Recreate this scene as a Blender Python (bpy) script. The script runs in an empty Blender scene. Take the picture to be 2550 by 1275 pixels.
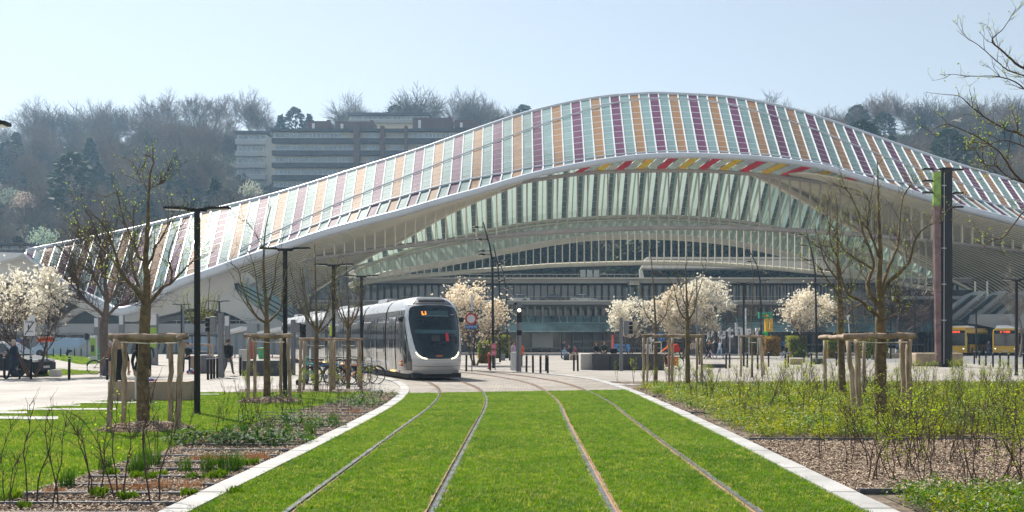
import bpy, bmesh, math, random
import numpy as np
from mathutils import Vector, Matrix, Euler, noise

R = math.radians
SC = bpy.context.scene
COL = SC.collection

# ---------------------------------------------------------------- camera
FPX, CX, HY, EYE = 2400.0, 1275.0, 848.0, 1.7      # focal length in photo pixels, centre column, horizon row, eye height
cam_d = bpy.data.cameras.new('camera')
cam = bpy.data.objects.new('camera', cam_d)
COL.objects.link(cam)
cam.location = (0, 0, EYE)
cam.rotation_euler = (R(90), 0, 0)
cam_d.sensor_fit = 'HORIZONTAL'
cam_d.sensor_width = 36.0
cam_d.lens = 36.0 * FPX / 2550.0
cam_d.shift_y = (HY - 637.5) / 2550.0
cam_d.clip_start = 0.1
cam_d.clip_end = 4000
SC.camera = cam

# ---------------------------------------------------------------- light
SUN_AZ = Vector((-0.56, 0.83))          # horizontal direction towards the sun (behind the station, to the left)
SUN_EL = R(50)
world = bpy.data.worlds.new('World')
SC.world = world
world.use_nodes = True
wn = world.node_tree.nodes
wn.clear()
sky = wn.new('ShaderNodeTexSky')
sky.sky_type = 'NISHITA'
sky.sun_disc = False
sky.sun_elevation = SUN_EL
sky.sun_rotation = math.atan2(SUN_AZ.x, SUN_AZ.y)
sky.air_density = 1.25
sky.dust_density = 0.3
sky.ozone_density = 1.0
bg = wn.new('ShaderNodeBackground')
bg.inputs['Strength'].default_value = 0.078
wo = wn.new('ShaderNodeOutputWorld')
hs_ = wn.new('ShaderNodeHueSaturation')
hs_.inputs['Saturation'].default_value = 0.52
world.node_tree.links.new(sky.outputs[0], hs_.inputs['Color'])
world.node_tree.links.new(hs_.outputs[0], bg.inputs[0])
world.node_tree.links.new(bg.outputs[0], wo.inputs[0])

sd = bpy.data.lights.new('sun', 'SUN')
sd.energy = 4.9
sd.angle = R(0.5)
sd.color = (1.0, 0.95, 0.85)
sun = bpy.data.objects.new('sun', sd)
COL.objects.link(sun)
h_ = SUN_AZ.normalized()
sdir = Vector((h_.x * math.cos(SUN_EL), h_.y * math.cos(SUN_EL), math.sin(SUN_EL)))
sun.rotation_euler = sdir.to_track_quat('Z', 'Y').to_euler()
sun.location = (-60, 80, 90)

SC.view_settings.view_transform = 'Standard'
SC.view_settings.look = 'None'
SC.view_settings.exposure = 0.76
SC.view_settings.gamma = 1.0
SC.view_settings.use_curve_mapping = False
SC.render.engine = 'CYCLES'
SC.cycles.max_bounces = 6
SC.cycles.diffuse_bounces = 3
SC.cycles.glossy_bounces = 3
SC.cycles.transmission_bounces = 4
SC.cycles.transparent_max_bounces = 12
SC.cycles.volume_bounces = 0
SC.cycles.use_denoising = True

# ---------------------------------------------------------------- picking points
def P(u, v, Y):
    return Vector(((u - CX) / FPX * Y, Y, EYE - (v - HY) / FPX * Y))

def G(u, v, z=0.0):
    Y = (EYE - z) * FPX / (v - HY)
    return Vector(((u - CX) / FPX * Y, Y, z))

def XZ(u, Y):
    return (u - CX) / FPX * Y

def interp(pts, x):
    if x <= pts[0][0]:
        return pts[0][1]
    for a, b in zip(pts, pts[1:]):
        if x <= b[0]:
            return a[1] + (b[1] - a[1]) * (x - a[0]) / (b[0] - a[0])
    return pts[-1][1]

def smooth(pts, n=6):
    """Catmull-Rom through the points"""
    pts = [Vector(p) for p in pts]
    out = []
    for i in range(len(pts) - 1):
        p0 = pts[i - 1] if i > 0 else pts[i] * 2 - pts[i + 1]
        p1, p2 = pts[i], pts[i + 1]
        p3 = pts[i + 2] if i + 2 < len(pts) else p2 * 2 - p1
        for k in range(n):
            t = k / n
            out.append(0.5 * ((2 * p1) + (p2 - p0) * t + (2 * p0 - 5 * p1 + 4 * p2 - p3) * t * t + (3 * p1 - p0 - 3 * p2 + p3) * t * t * t))
    out.append(pts[-1].copy())
    return out

def curvefn(pts, n=8):
    s = smooth([(p[0], p[1], 0) for p in pts], n)
    q = [(p.x, p.y) for p in s]
    return lambda x: interp(q, x)

def resample(path, step):
    out = [path[0].copy()]
    acc = 0.0
    for a, b in zip(path, path[1:]):
        L = (b - a).length
        while acc + L >= step and L > 1e-9:
            t = (step - acc) / L
            a = a.lerp(b, t)
            out.append(a.copy())
            L = (b - a).length
            acc = 0.0
        acc += L
    return out

# ---------------------------------------------------------------- materials
def _nt(name):
    m = bpy.data.materials.new(name)
    m.use_nodes = True
    return m, m.node_tree, m.node_tree.nodes, m.node_tree.links

def ramp(n, l, fac, stops):
    r = n.new('ShaderNodeValToRGB')
    while len(r.color_ramp.elements) < len(stops):
        r.color_ramp.elements.new(0.5)
    for e, (p, c) in zip(r.color_ramp.elements, stops):
        e.position = p
        e.color = (*c, 1)
    l.new(fac, r.inputs[0])
    return r

def noise_node(n, l, scale, detail=4, rough=0.6, coord='Object', stretch=None):
    tc = n.new('ShaderNodeTexCoord')
    src = tc.outputs[coord]
    if stretch:
        mp = n.new('ShaderNodeMapping')
        mp.inputs['Scale'].default_value = stretch
        l.new(src, mp.inputs[0])
        src = mp.outputs[0]
    nz = n.new('ShaderNodeTexNoise')
    nz.inputs['Scale'].default_value = scale
    nz.inputs['Detail'].default_value = detail
    nz.inputs['Roughness'].default_value = rough
    l.new(src, nz.inputs[0])
    return nz

def mat(name, c, rough=0.6, metal=0.0, var=0.15, scale=4.0, bump=0.0, bscale=None, spec=0.5, coat=0.0, stretch=None, c2=None,
        emit=None, estr=0.0, coord='Object', detail=4, alpha=1.0, sub=0.0):
    m, t, n, l = _nt(name)
    b = n['Principled BSDF']
    b.inputs['Roughness'].default_value = rough
    b.inputs['Metallic'].default_value = metal
    b.inputs['Specular IOR Level'].default_value = spec
    b.inputs['Coat Weight'].default_value = coat
    b.inputs['Alpha'].default_value = alpha
    if var > 0 or c2 is not None:
        nz = noise_node(n, l, scale, detail, 0.65, coord, stretch)
        lo = tuple(max(0, x * (1 - var)) for x in c)
        hi = tuple(min(1, x * (1 + var)) for x in (c2 or c))
        r = ramp(n, l, nz.outputs[0], [(0.32, lo), (0.68, hi)])
        l.new(r.outputs[0], b.inputs['Base Color'])
        rr = n.new('ShaderNodeMapRange')
        rr.inputs[3].default_value = max(0, rough - 0.08)
        rr.inputs[4].default_value = min(1, rough + 0.08)
        l.new(nz.outputs[0], rr.inputs[0])
        l.new(rr.outputs[0], b.inputs['Roughness'])
    else:
        b.inputs['Base Color'].default_value = (*c, 1)
    if bump > 0:
        nb = noise_node(n, l, bscale or scale * 4, 5, 0.7, coord, stretch)
        bp = n.new('ShaderNodeBump')
        bp.inputs['Strength'].default_value = bump
        bp.inputs['Distance'].default_value = 0.02
        l.new(nb.outputs[0], bp.inputs['Height'])
        l.new(bp.outputs[0], b.inputs['Normal'])
    if emit:
        b.inputs['Emission Color'].default_value = (*emit, 1)
        b.inputs['Emission Strength'].default_value = estr
    return m

def leafmat(name, c, trans=0.5, rough=0.5, c2=None, tc=None, spec=0.35, scale=3.0, world_=False):
    """thin sheet that lets light through: leaves, petals, printed glass"""
    m, t, n, l = _nt(name)
    b = n['Principled BSDF']
    b.inputs['Roughness'].default_value = rough
    b.inputs['Specular IOR Level'].default_value = spec
    oi = n.new('ShaderNodeObjectInfo')
    nz = noise_node(n, l, scale, 3)
    if world_:
        gp_ = n.new('ShaderNodeNewGeometry'); l.new(gp_.outputs['Position'], nz.inputs[0])
    add = n.new('ShaderNodeMath'); add.operation = 'MULTIPLY_ADD'
    add.inputs[1].default_value = 0.35; l.new(oi.outputs['Random'], add.inputs[0]); l.new(nz.outputs[0], add.inputs[2])
    r = ramp(n, l, add.outputs[0], [(0.4, c), (0.9, c2 or tuple(x * 1.3 for x in c))])
    l.new(r.outputs[0], b.inputs['Base Color'])
    tr = n.new('ShaderNodeBsdfTranslucent')
    if tc:
        tr.inputs[0].default_value = (*tc, 1)
    else:
        hs = n.new('ShaderNodeHueSaturation'); hs.inputs['Saturation'].default_value = 1.1; hs.inputs['Value'].default_value = 1.5
        l.new(r.outputs[0], hs.inputs['Color']); l.new(hs.outputs[0], tr.inputs[0])
    mx = n.new('ShaderNodeMixShader'); mx.inputs[0].default_value = trans
    l.new(b.outputs[0], mx.inputs[1]); l.new(tr.outputs[0], mx.inputs[2])
    l.new(mx.outputs[0], n['Material Output'].inputs[0])
    return m

def glassmat(name, c=(0.05, 0.07, 0.08), rough=0.06, var=0.3, scale=0.6):
    return mat(name, c, rough, 0.0, var, scale, spec=0.9, coat=0.3)

# ---------------------------------------------------------------- mesh builder
class MB:
    def __init__(s):
        s.v = []; s.f = []; s.m = []; s.mi = 0
    def add(s, vs, fs):
        o = len(s.v)
        s.v.extend([tuple(x) for x in vs])
        s.f.extend([tuple(i + o for i in f) for f in fs])
        s.m.extend([s.mi] * len(fs))
    def box(s, c, d, rz=0.0, rx=0.0, ry=0.0):
        M = Matrix.Translation(Vector(c)) @ Euler((rx, ry, rz)).to_matrix().to_4x4()
        hx, hy, hz = d[0] / 2, d[1] / 2, d[2] / 2
        vs = [M @ Vector((x, y, z)) for x in (-hx, hx) for y in (-hy, hy) for z in (-hz, hz)]
        s.add(vs, [(0, 1, 3, 2), (4, 6, 7, 5), (0, 4, 5, 1), (2, 3, 7, 6), (0, 2, 6, 4), (1, 5, 7, 3)])
        return s
    def bbox(s, c, d, b=0.02, rz=0.0):
        """box with chamfered edges"""
        bm = bmesh.new()
        bmesh.ops.create_cube(bm, size=1.0)
        for v in bm.verts:
            v.co = Vector((v.co.x * d[0], v.co.y * d[1], v.co.z * d[2]))
        bmesh.ops.bevel(bm, geom=bm.edges[:], offset=b, segments=2, affect='EDGES', profile=0.6)
        M = Matrix.Translation(Vector(c)) @ Matrix.Rotation(rz, 4, 'Z')
        bm.verts.index_update()
        s.add([M @ v.co for v in bm.verts], [[v.index for v in f.verts] for f in bm.faces])
        bm.free()
        return s
    def quad(s, a, b, c, d):
        s.add([a, b, c, d], [(0, 1, 2, 3)]); return s
    def poly(s, pts):
        s.add(pts, [tuple(range(len(pts)))]); return s
    def prism(s, pts, off, capa=True):
        """flat outline pts pushed along the vector off"""
        n = len(pts); off = Vector(off)
        vs = [Vector(p) for p in pts] + [Vector(p) + off for p in pts]
        fs = [(i, (i + 1) % n, n + (i + 1) % n, n + i) for i in range(n)]
        fs += [tuple(range(n))[::-1], tuple(range(n, 2 * n))]
        s.add(vs, fs); return s
    def tube(s, pts, rad, n=6, cap=True, flat=1.0):
        pts = [Vector(p) for p in pts]
        if not isinstance(rad, (list, tuple)):
            rad = [rad] * len(pts)
        vs = []; prev = None
        for i, p in enumerate(pts):
            d = (pts[min(i + 1, len(pts) - 1)] - pts[max(i - 1, 0)])
            if d.length < 1e-9: d = Vector((0, 0, 1))
            d.normalize()
            if prev is None:
                a = Vector((0, 0, 1)) if abs(d.z) < 0.9 else Vector((1, 0, 0))
                x = d.cross(a).normalized()
            else:
                x = (prev - d * prev.dot(d))
                x = x.normalized() if x.length > 1e-6 else d.orthogonal().normalized()
            prev = x
            y = d.cross(x)
            for k in range(n):
                t = 2 * math.pi * k / n
                vs.append(p + x * (math.cos(t) * rad[i]) + y * (math.sin(t) * rad[i] * flat))
        fs = []
        for i in range(len(pts) - 1):
            for k in range(n):
                fs.append((i * n + k, i * n + (k + 1) % n, (i + 1) * n + (k + 1) % n, (i + 1) * n + k))
        if cap:
            fs.append(tuple(range(n))[::-1])
            fs.append(tuple((len(pts) - 1) * n + k for k in range(n)))
        s.add(vs, fs); return s
    def lathe(s, prof, n=16, c=(0, 0, 0), axis='Z'):
        vs = []
        for r, z in prof:
            for k in range(n):
                t = 2 * math.pi * k / n
                a, b = math.cos(t) * r, math.sin(t) * r
                q = (a, b, z) if axis == 'Z' else ((z, a, b) if axis == 'X' else (a, z, b))
                vs.append(Vector(q) + Vector(c))
        fs = [(i * n + k, i * n + (k + 1) % n, (i + 1) * n + (k + 1) % n, (i + 1) * n + k) for i in range(len(prof) - 1) for k in range(n)]
        fs.append(tuple(range(n))[::-1]); fs.append(tuple((len(prof) - 1) * n + k for k in range(n)))
        s.add(vs, fs); return s
    def loft(s, rows, closed=False):
        n = len(rows[0])
        vs = [p for r in rows for p in r]
        kk = n if closed else n - 1
        fs = [(i * n + k, i * n + (k + 1) % n, (i + 1) * n + (k + 1) % n, (i + 1) * n + k) for i in range(len(rows) - 1) for k in range(kk)]
        s.add(vs, fs); return s
    def ball(s, c, r, n=10, sc=(1, 1, 1)):
        prof = []
        m = max(4, n // 2)
        vs = [Vector(c) + Vector((0, 0, -r * sc[2]))]
        for i in range(1, m):
            a = -math.pi / 2 + math.pi * i / m
            for k in range(n):
                t = 2 * math.pi * k / n
                vs.append(Vector(c) + Vector((math.cos(a) * math.cos(t) * r * sc[0], math.cos(a) * math.sin(t) * r * sc[1], math.sin(a) * r * sc[2])))
        vs.append(Vector(c) + Vector((0, 0, r * sc[2])))
        fs = [(0, 1 + (k + 1) % n, 1 + k) for k in range(n)]
        for i in range(m - 2):
            for k in range(n):
                fs.append((1 + i * n + k, 1 + i * n + (k + 1) % n, 1 + (i + 1) * n + (k + 1) % n, 1 + (i + 1) * n + k))
        L = len(vs) - 1
        fs += [(L, 1 + (m - 2) * n + k, 1 + (m - 2) * n + (k + 1) % n) for k in range(n)]
        s.add(vs, fs); return s
    def mesh(s, name, mats, smooth_=False, fix=True):
        me = bpy.data.meshes.new(name)
        me.from_pydata(s.v, [], s.f)
        for m in (mats if isinstance(mats, (list, tuple)) else [mats]):
            me.materials.append(m)
        me.polygons.foreach_set('material_index', s.m)
        if smooth_:
            me.polygons.foreach_set('use_smooth', [True] * len(s.f))
        if fix and len(s.f) < 20000:
            bm = bmesh.new(); bm.from_mesh(me)
            bmesh.ops.recalc_face_normals(bm, faces=bm.faces[:])
            bm.to_mesh(me); bm.free()
        me.update()
        return me
    def build(s, name, mats, parent=None, smooth_=False, loc=None, fix=True, **kw):
        return link(name, s.mesh(name, mats, smooth_, fix), parent, loc, **kw)

def link(name, me, parent=None, loc=None, label=None, cat=None, group=None, kind=None, rz=None):
    o = bpy.data.objects.new(name, me)
    COL.objects.link(o)
    if parent is not None: o.parent = parent
    if loc is not None: o.location = loc
    if rz is not None: o.rotation_euler = (0, 0, rz)
    tag(o, label, cat, group, kind)
    return o

def tag(o, label=None, cat=None, group=None, kind=None):
    if label: o['label'] = label
    if cat: o['category'] = cat
    if group: o['group'] = group
    if kind: o['kind'] = kind
    return o

def thing(name, label, cat, loc=(0, 0, 0), rz=0.0, group=None):
    o = bpy.data.objects.new(name, None)
    o.empty_display_size = 0.3
    COL.objects.link(o)
    o.location = loc
    o.rotation_euler = (0, 0, rz)
    return tag(o, label, cat, group)

KIDS = {}
def kids(o):
    return [c for c in o.children]

def dup(o, loc=None, rz=None, label=None, scale=None, parent=None):
    c = o.copy()
    COL.objects.link(c)
    if parent is not None: c.parent = parent
    if loc is not None: c.location = loc
    if rz is not None: c.rotation_euler = (0, 0, rz)
    if scale is not None: c.scale = (scale, scale, scale) if not isinstance(scale, (tuple, list)) else scale
    if label: c['label'] = label
    for ch in kids(o):
        dup(ch, parent=c)
    return c

def textmesh(body, size, depth=0.0, align='CENTER', bold=0.0):
    cu = bpy.data.curves.new('lettering', 'FONT')
    cu.body = body
    cu.size = size
    cu.extrude = depth
    cu.offset = bold
    cu.align_x = align
    cu.align_y = 'CENTER'
    cu.resolution_u = 3
    o = bpy.data.objects.new('lettering', cu)
    me = bpy.data.meshes.new_from_object(o)
    bpy.data.objects.remove(o)
    return me

def lettering(name, body, size, m, parent, loc, rot=(R(90), 0, 0), depth=0.002, bold=0.0, align='CENTER', label=None, squash=1.0):
    me = textmesh(body, size, depth, align, bold)
    me.materials.clear()
    me.materials.append(m)
    o = link(name, me, parent, loc)
    o.rotation_euler = rot
    o.scale = (squash, 1, 1)
    if label: o['label'] = label
    return o

def scatter(name, me_base, sources, density, smin, smax, seed, label, cat, kind='stuff', mats=None, parent=None, align=False, tilt=0.25):
    """one 'stuff' object: many small copies spread over the sheet me_base with geometry nodes"""
    o = link(name, me_base, parent, None, label=label, cat=cat, kind=kind)
    col = bpy.data.collections.new(name + '_source')
    for s in sources:
        col.objects.link(s)
    ng = bpy.data.node_groups.new(name, 'GeometryNodeTree')
    ng.interface.new_socket('Geometry', in_out='INPUT', socket_type='NodeSocketGeometry')
    ng.interface.new_socket('Geometry', in_out='OUTPUT', socket_type='NodeSocketGeometry')
    n, l = ng.nodes, ng.links
    gi = n.new('NodeGroupInput'); go = n.new('NodeGroupOutput')
    dp = n.new('GeometryNodeDistributePointsOnFaces')
    dp.inputs['Density'].default_value = density
    dp.inputs['Seed'].default_value = seed
    ci = n.new('GeometryNodeCollectionInfo')
    ci.inputs['Collection'].default_value = col
    ci.inputs['Separate Children'].default_value = True
    ci.inputs['Reset Children'].default_value = True
    ip = n.new('GeometryNodeInstanceOnPoints')
    ip.inputs['Pick Instance'].default_value = True
    rv = n.new('FunctionNodeRandomValue'); rv.data_type = 'FLOAT_VECTOR'
    rv.inputs[0].default_value = (-tilt, -tilt, 0); rv.inputs[1].default_value = (tilt, tilt, 6.283)
    rs = n.new('FunctionNodeRandomValue'); rs.data_type = 'FLOAT'
    rs.inputs[2].default_value = smin; rs.inputs[3].default_value = smax
    rs.inputs['Seed'].default_value = 3
    jg = n.new('GeometryNodeJoinGeometry')
    l.new(gi.outputs[0], dp.inputs['Mesh'])
    l.new(dp.outputs['Points'], ip.inputs['Points'])
    l.new(ci.outputs[0], ip.inputs['Instance'])
    l.new(rv.outputs[0], ip.inputs['Rotation'])
    l.new(rs.outputs[1], ip.inputs['Scale'])
    l.new(gi.outputs[0], jg.inputs[0])
    l.new(ip.outputs[0], jg.inputs[0])
    l.new(jg.outputs[0], go.inputs[0])
    md = o.modifiers.new('scatter', 'NODES')
    md.node_group = ng
    return o

def src(name, mb, m, smooth_=False):
    return bpy.data.objects.new(name, mb.mesh(name, m, smooth_, fix=False))
# ================================================================ GROUND
def sett_material(name, base, joint, sx, sy, var=0.25, scale=1.0, rough=0.75, bump=0.5):
    m, t, n, l = _nt(name)
    b = n['Principled BSDF']
    tc = n.new('ShaderNodeTexCoord')
    mp = n.new('ShaderNodeMapping'); mp.inputs['Scale'].default_value = (scale, scale, scale)
    l.new(tc.outputs['Object'], mp.inputs[0])
    br = n.new('ShaderNodeTexBrick')
    br.inputs['Color1'].default_value = (*base, 1)
    br.inputs['Color2'].default_value = (*[x * (1 - var) for x in base], 1)
    br.inputs['Mortar'].default_value = (*joint, 1)
    br.inputs['Scale'].default_value = 1.0
    br.inputs['Brick Width'].default_value = sx
    br.inputs['Row Height'].default_value = sy
    br.inputs['Mortar Size'].default_value = min(sx, sy) * 0.06
    br.inputs['Mortar Smooth'].default_value = 0.3
    l.new(mp.outputs[0], br.inputs[0])
    nz = noise_node(n, l, 0.35, 5, 0.65)
    nz2 = noise_node(n, l, 9.0, 4, 0.7)
    mul = n.new('ShaderNodeMix'); mul.data_type = 'RGBA'; mul.blend_type = 'MULTIPLY'; mul.inputs[0].default_value = 1.0
    r1 = ramp(n, l, nz.outputs[0], [(0.35, (0.68, 0.66, 0.64)), (0.62, (1.0, 1.0, 1.0))])
    r2 = ramp(n, l, nz2.outputs[0], [(0.3, (0.80, 0.78, 0.76)), (0.62, (1.0, 1.0, 1.0))])
    l.new(br.outputs[0], mul.inputs[6]); l.new(r1.outputs[0], mul.inputs[7])
    mul2 = n.new('ShaderNodeMix'); mul2.data_type = 'RGBA'; mul2.blend_type = 'MULTIPLY'; mul2.inputs[0].default_value = 1.0
    l.new(mul.outputs[2], mul2.inputs[6]); l.new(r2.outputs[0], mul2.inputs[7])
    l.new(mul2.outputs[2], b.inputs['Base Color'])
    b.inputs['Roughness'].default_value = rough
    bp = n.new('ShaderNodeBump'); bp.inputs['Strength'].default_value = bump; bp.inputs['Distance'].default_value = 0.012
    hh = n.new('ShaderNodeMath'); hh.operation = 'MULTIPLY_ADD'; hh.inputs[1].default_value = 0.6
    inv = n.new('ShaderNodeMath'); inv.operation = 'SUBTRACT'; inv.inputs[0].default_value = 1.0
    l.new(br.outputs['Fac'], inv.inputs[1]); l.new(nz2.outputs[0], hh.inputs[0]); l.new(inv.outputs[0], hh.inputs[2])
    l.new(hh.outputs[0], bp.inputs['Height']); l.new(bp.outputs[0], b.inputs['Normal'])
    return m

M_ = {}
M_['plaza'] = sett_material('plaza_paving', (0.41, 0.375, 0.335), (0.24, 0.22, 0.21), 0.9, 0.45, 0.14, rough=0.8)
M_['sett'] = sett_material('sett_paving', (0.43, 0.38, 0.33), (0.16, 0.135, 0.12), 0.22, 0.15, 0.38, rough=0.78, bump=0.9)
M_['walk'] = sett_material('light_paving', (0.45, 0.42, 0.395), (0.27, 0.25, 0.235), 0.6, 0.3, 0.16, rough=0.8)
M_['asphalt'] = mat('bus_road_asphalt', (0.17, 0.165, 0.165), 0.85, 0, 0.2, 0.5, bump=0.4, bscale=40)
M_['kerb'] = mat('pale_granite', (0.37, 0.36, 0.35), 0.75, 0, 0.22, 1.7, bump=0.25, bscale=60, detail=6)
M_['soil'] = mat('dark_soil', (0.07, 0.05, 0.04), 0.95, 0, 0.5, 5, bump=1.0, bscale=25, c2=(0.16, 0.12, 0.09))
M_['turf'] = mat('turf_base', (0.045, 0.085, 0.012), 0.95, 0, 0.4, 3, bump=0.8, bscale=50, c2=(0.07, 0.12, 0.016))
M_['white_paint'] = mat('road_paint', (0.65, 0.65, 0.62), 0.7, 0, 0.2, 8)
M_['steel'] = mat('rail_steel', (0.30, 0.295, 0.30), 0.28, 0.9, 0.25, 6)
M_['rust'] = mat('rail_rust', (0.30, 0.17, 0.10), 0.8, 0, 0.35, 10)
M_['groove'] = mat('rail_groove_dark', (0.02, 0.018, 0.016), 0.8, 0, 0.3, 8)
M_['seal'] = mat('sealing_mortar', (0.24, 0.165, 0.115), 0.9, 0, 0.3, 7, bump=0.5, bscale=40)
M_['edge'] = mat('grey_edging', (0.115, 0.12, 0.135), 0.55, 0.3, 0.3, 5)

# one sheet out to the horizon
mb = MB()
for i in range(-14, 14):
    pass
mb.add([(-440, -22, 0), (440, -22, 0), (440, 494, 0), (-440, 494, 0)], [(0, 1, 2, 3)])
mb.build('ground', M_['plaza'], kind='structure', label='pale stone paving of the station square', fix=False)

def flat(name, pts, z, m, label=None, kind='structure'):
    mb = MB(); mb.poly([(p[0], p[1], z) for p in pts])
    me = mb.mesh(name, m, fix=False)
    bm = bmesh.new(); bm.from_mesh(me)
    for f in bm.faces:
        f.normal_update()
        if f.normal.z < 0: f.normal_flip()
    bmesh.ops.triangulate(bm, faces=bm.faces[:])
    bm.to_mesh(me); bm.free()
    return me

def flatobj(name, pts, z, m, label, kind='structure'):
    return link(name, flat(name, pts, z, m), label=label, kind=kind)

LT = smooth([(-1.5, 2.5, 0), (-1.49, 9.5, 0), (-1.42, 18, 0), (-1.37, 24, 0), (-1.5, 29, 0), (-1.85, 33.5, 0), (-2.35, 37, 0), (-3.05, 40.5, 0),
             (-5.1, 46.5, 0), (-7.9, 54, 0), (-11, 62, 0), (-15.1, 73, 0), (-19.2, 84, 0), (-23.3, 95, 0), (-31, 112, 0)], 8)
RT = smooth([(1.65, 2.5, 0), (1.7, 9.5, 0), (1.84, 20, 0), (1.95, 25.3, 0), (1.88, 30, 0), (1.58, 36, 0), (1.0, 40.5, 0), (0.0, 45, 0),
             (-1.3, 49.5, 0), (-4.2, 57, 0), (-7.3, 65, 0), (-11.5, 76, 0), (-15.6, 87, 0), (-20, 98.5, 0), (-28, 116, 0)], 8)

def offset(path, d):
    out = []
    for i, p in enumerate(path):
        t = (path[min(i + 1, len(path) - 1)] - path[max(i - 1, 0)]).normalized()
        out.append(p + Vector((t.y, -t.x, 0)) * d)      # right of the travel direction
    return out

def ribbon(mb, path, a, b, z0, z1=None, zb=None):
    A, B = offset(path, a), offset(path, b)
    z1 = z0 if z1 is None else z1
    if zb is None:
        mb.loft([[Vector((p.x, p.y, z0)), Vector((q.x, q.y, z1))] for p, q in zip(A, B)])
    else:
        mb.loft([[Vector((p.x, p.y, zb)), Vector((p.x, p.y, z0)), Vector((q.x, q.y, z1)), Vector((q.x, q.y, zb))] for p, q in zip(A, B)])

KL = smooth([(-3.47, 2.5, 0), (-3.42, 9.56, 0), (-3.31, 16.6, 0), (-3.29, 23.7, 0), (-3.46, 28.7, 0), (-3.84, 33.2, 0), (-4.5, 37.4, 0), (-5.3, 40.9, 0), (-6.6, 45, 0)], 8)
KR = smooth([(3.7, 2.5, 0), (3.75, 9.56, 0), (3.93, 16.4, 0), (4.05, 22.8, 0), (4.12, 30.4, 0), (4.05, 34.5, 0), (3.69, 40.8, 0), (2.69, 46.0, 0), (1.24, 49.6, 0), (-0.6, 52.0, 0), (-3.2, 56, 0)], 8)

# light sett paving under the tracks beyond the grass
LTo = [p for p in offset(LT, -2.6)]
sp = [(p.x, p.y) for p in offset(KL, 0.14) if p.y > 30] + [(-9.5, 52), (-14, 64), (-30, 105), (-24, 108), (-8, 72), (-3.0, 57)] + [(p.x, p.y) for p in reversed(KR) if p.y > 32 and p.y < 56]
flatobj('tram_road', sp, 0.006, M_['sett'], 'pale stone setts around the curving tram rails')

# grass track
def clipy(path, y1):
    out = []
    for a, b in zip(path, path[1:]):
        out.append(a)
        if b.y > y1:
            t = (y1 - a.y) / (b.y - a.y); out.append(a.lerp(b, t)); break
    return out
def strip_mesh(name, pairs, z, m):
    """sheets between two lines, in short quads; the bare sealing beside the rails is left free"""
    mb = MB()
    for A, B in pairs:
        n = 40
        def at(C, t):
            k = t * (len(C) - 1); i = min(len(C) - 2, int(k)); return C[i].lerp(C[i + 1], k - i)
        A, B = resample(A, .3) + [A[-1]], resample(B, .3) + [B[-1]]
        mb.loft([[Vector((at(A, i / n).x, at(A, i / n).y, z)), Vector((at(B, i / n).x, at(B, i / n).y, z))] for i in range(n + 1)])
    me = mb.mesh(name, m, fix=False)
    bm = bmesh.new(); bm.from_mesh(me)
    for f in bm.faces:
        f.normal_update()
        if f.normal.z < 0: f.normal_flip()
    bm.to_mesh(me); bm.free()
    return me
def yend(x): return 30.2 + (x + 3.6) / 7.6 * 2.3
def ln(path, d): 
    o = offset(path, d); x = [p for p in o if p.y > 28][0].x; return clipy(o, yend(x))
cuts = [ln(KL, .29), ln(LT, -.7175 - .045), ln(LT, -.7175 + .095), ln(LT, .7175 - .095), ln(LT, .7175 + .045), ln(RT, -.7175 - .045), ln(RT, -.7175 + .095), ln(RT, .7175 - .095), ln(RT, .7175 + .045), ln(KR, -.29)]
TG = strip_mesh('track_grass', [(cuts[i], cuts[i + 1]) for i in (0, 2, 4, 6, 8)], 0.014, M_['turf'])

def kerbline(name, path, w, side, label):
    root = thing(name, label, 'kerb'); root['kind'] = 'structure'
    del root['category']
    rs = resample(path, 1.0)
    rr = random.Random(5)
    A, B = rs, offset(rs, w * side)
    for i in range(len(rs) - 1):
        if rs[i].y < 3: pass
        dz = rr.uniform(-0.004, 0.004)
        g = 0.008
        t = (rs[i + 1] - rs[i]).normalized() * g
        q = [A[i] + t, A[i + 1] - t, B[i + 1] - t, B[i] + t]
        b = MB(); b.prism([(p.x, p.y, -0.05) for p in q], (0, 0, 0.10 + dz))
        b.build('kerb_stone', M_['kerb'], root)
    return root
kerbline('kerb', KL, 0.29, 1, 'pale granite kerb along the left edge of the grass track')
kerbline('kerb', KR, 0.29, -1, 'pale granite kerb along the right edge of the grass track')

def rail(path, d, sgn, label, gm='groove'):
    root = thing('tram_rail', label, 'rail', group='steel tram rails')
    b = MB(); ribbon(b, path, d - 0.025, d + 0.025, 0.036, zb=0.0); b.build('rail_head', M_['steel'], root)
    b = MB(); ribbon(b, path, d + sgn * 0.025, d + sgn * 0.062, 0.016); b.build('rail_groove', M_[gm], root)
    b = MB(); ribbon(b, path, d + sgn * 0.062, d + sgn * 0.076, 0.034, zb=0.0); b.build('rail_lip', M_['rust'], root)
    b = MB(); ribbon(b, path, d - sgn * 0.026, d - sgn * 0.056, 0.026, zb=0.0); b.mi = 0
    ribbon(b, path, d + sgn * 0.077, d + sgn * 0.108, 0.024, zb=0.0); b.build('sealing_strip', M_['seal'], root)
rail(LT, -0.7175, 1, 'outermost left tram rail, curving in front of the tram')
rail(LT, 0.7175, -1, 'second tram rail from the left, passing under the tram')
rail(RT, -0.7175, 1, 'third tram rail from the left, on the empty right track', 'rust')
rail(RT, 0.7175, -1, 'outermost right tram rail beside the right kerb', 'rust')

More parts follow.
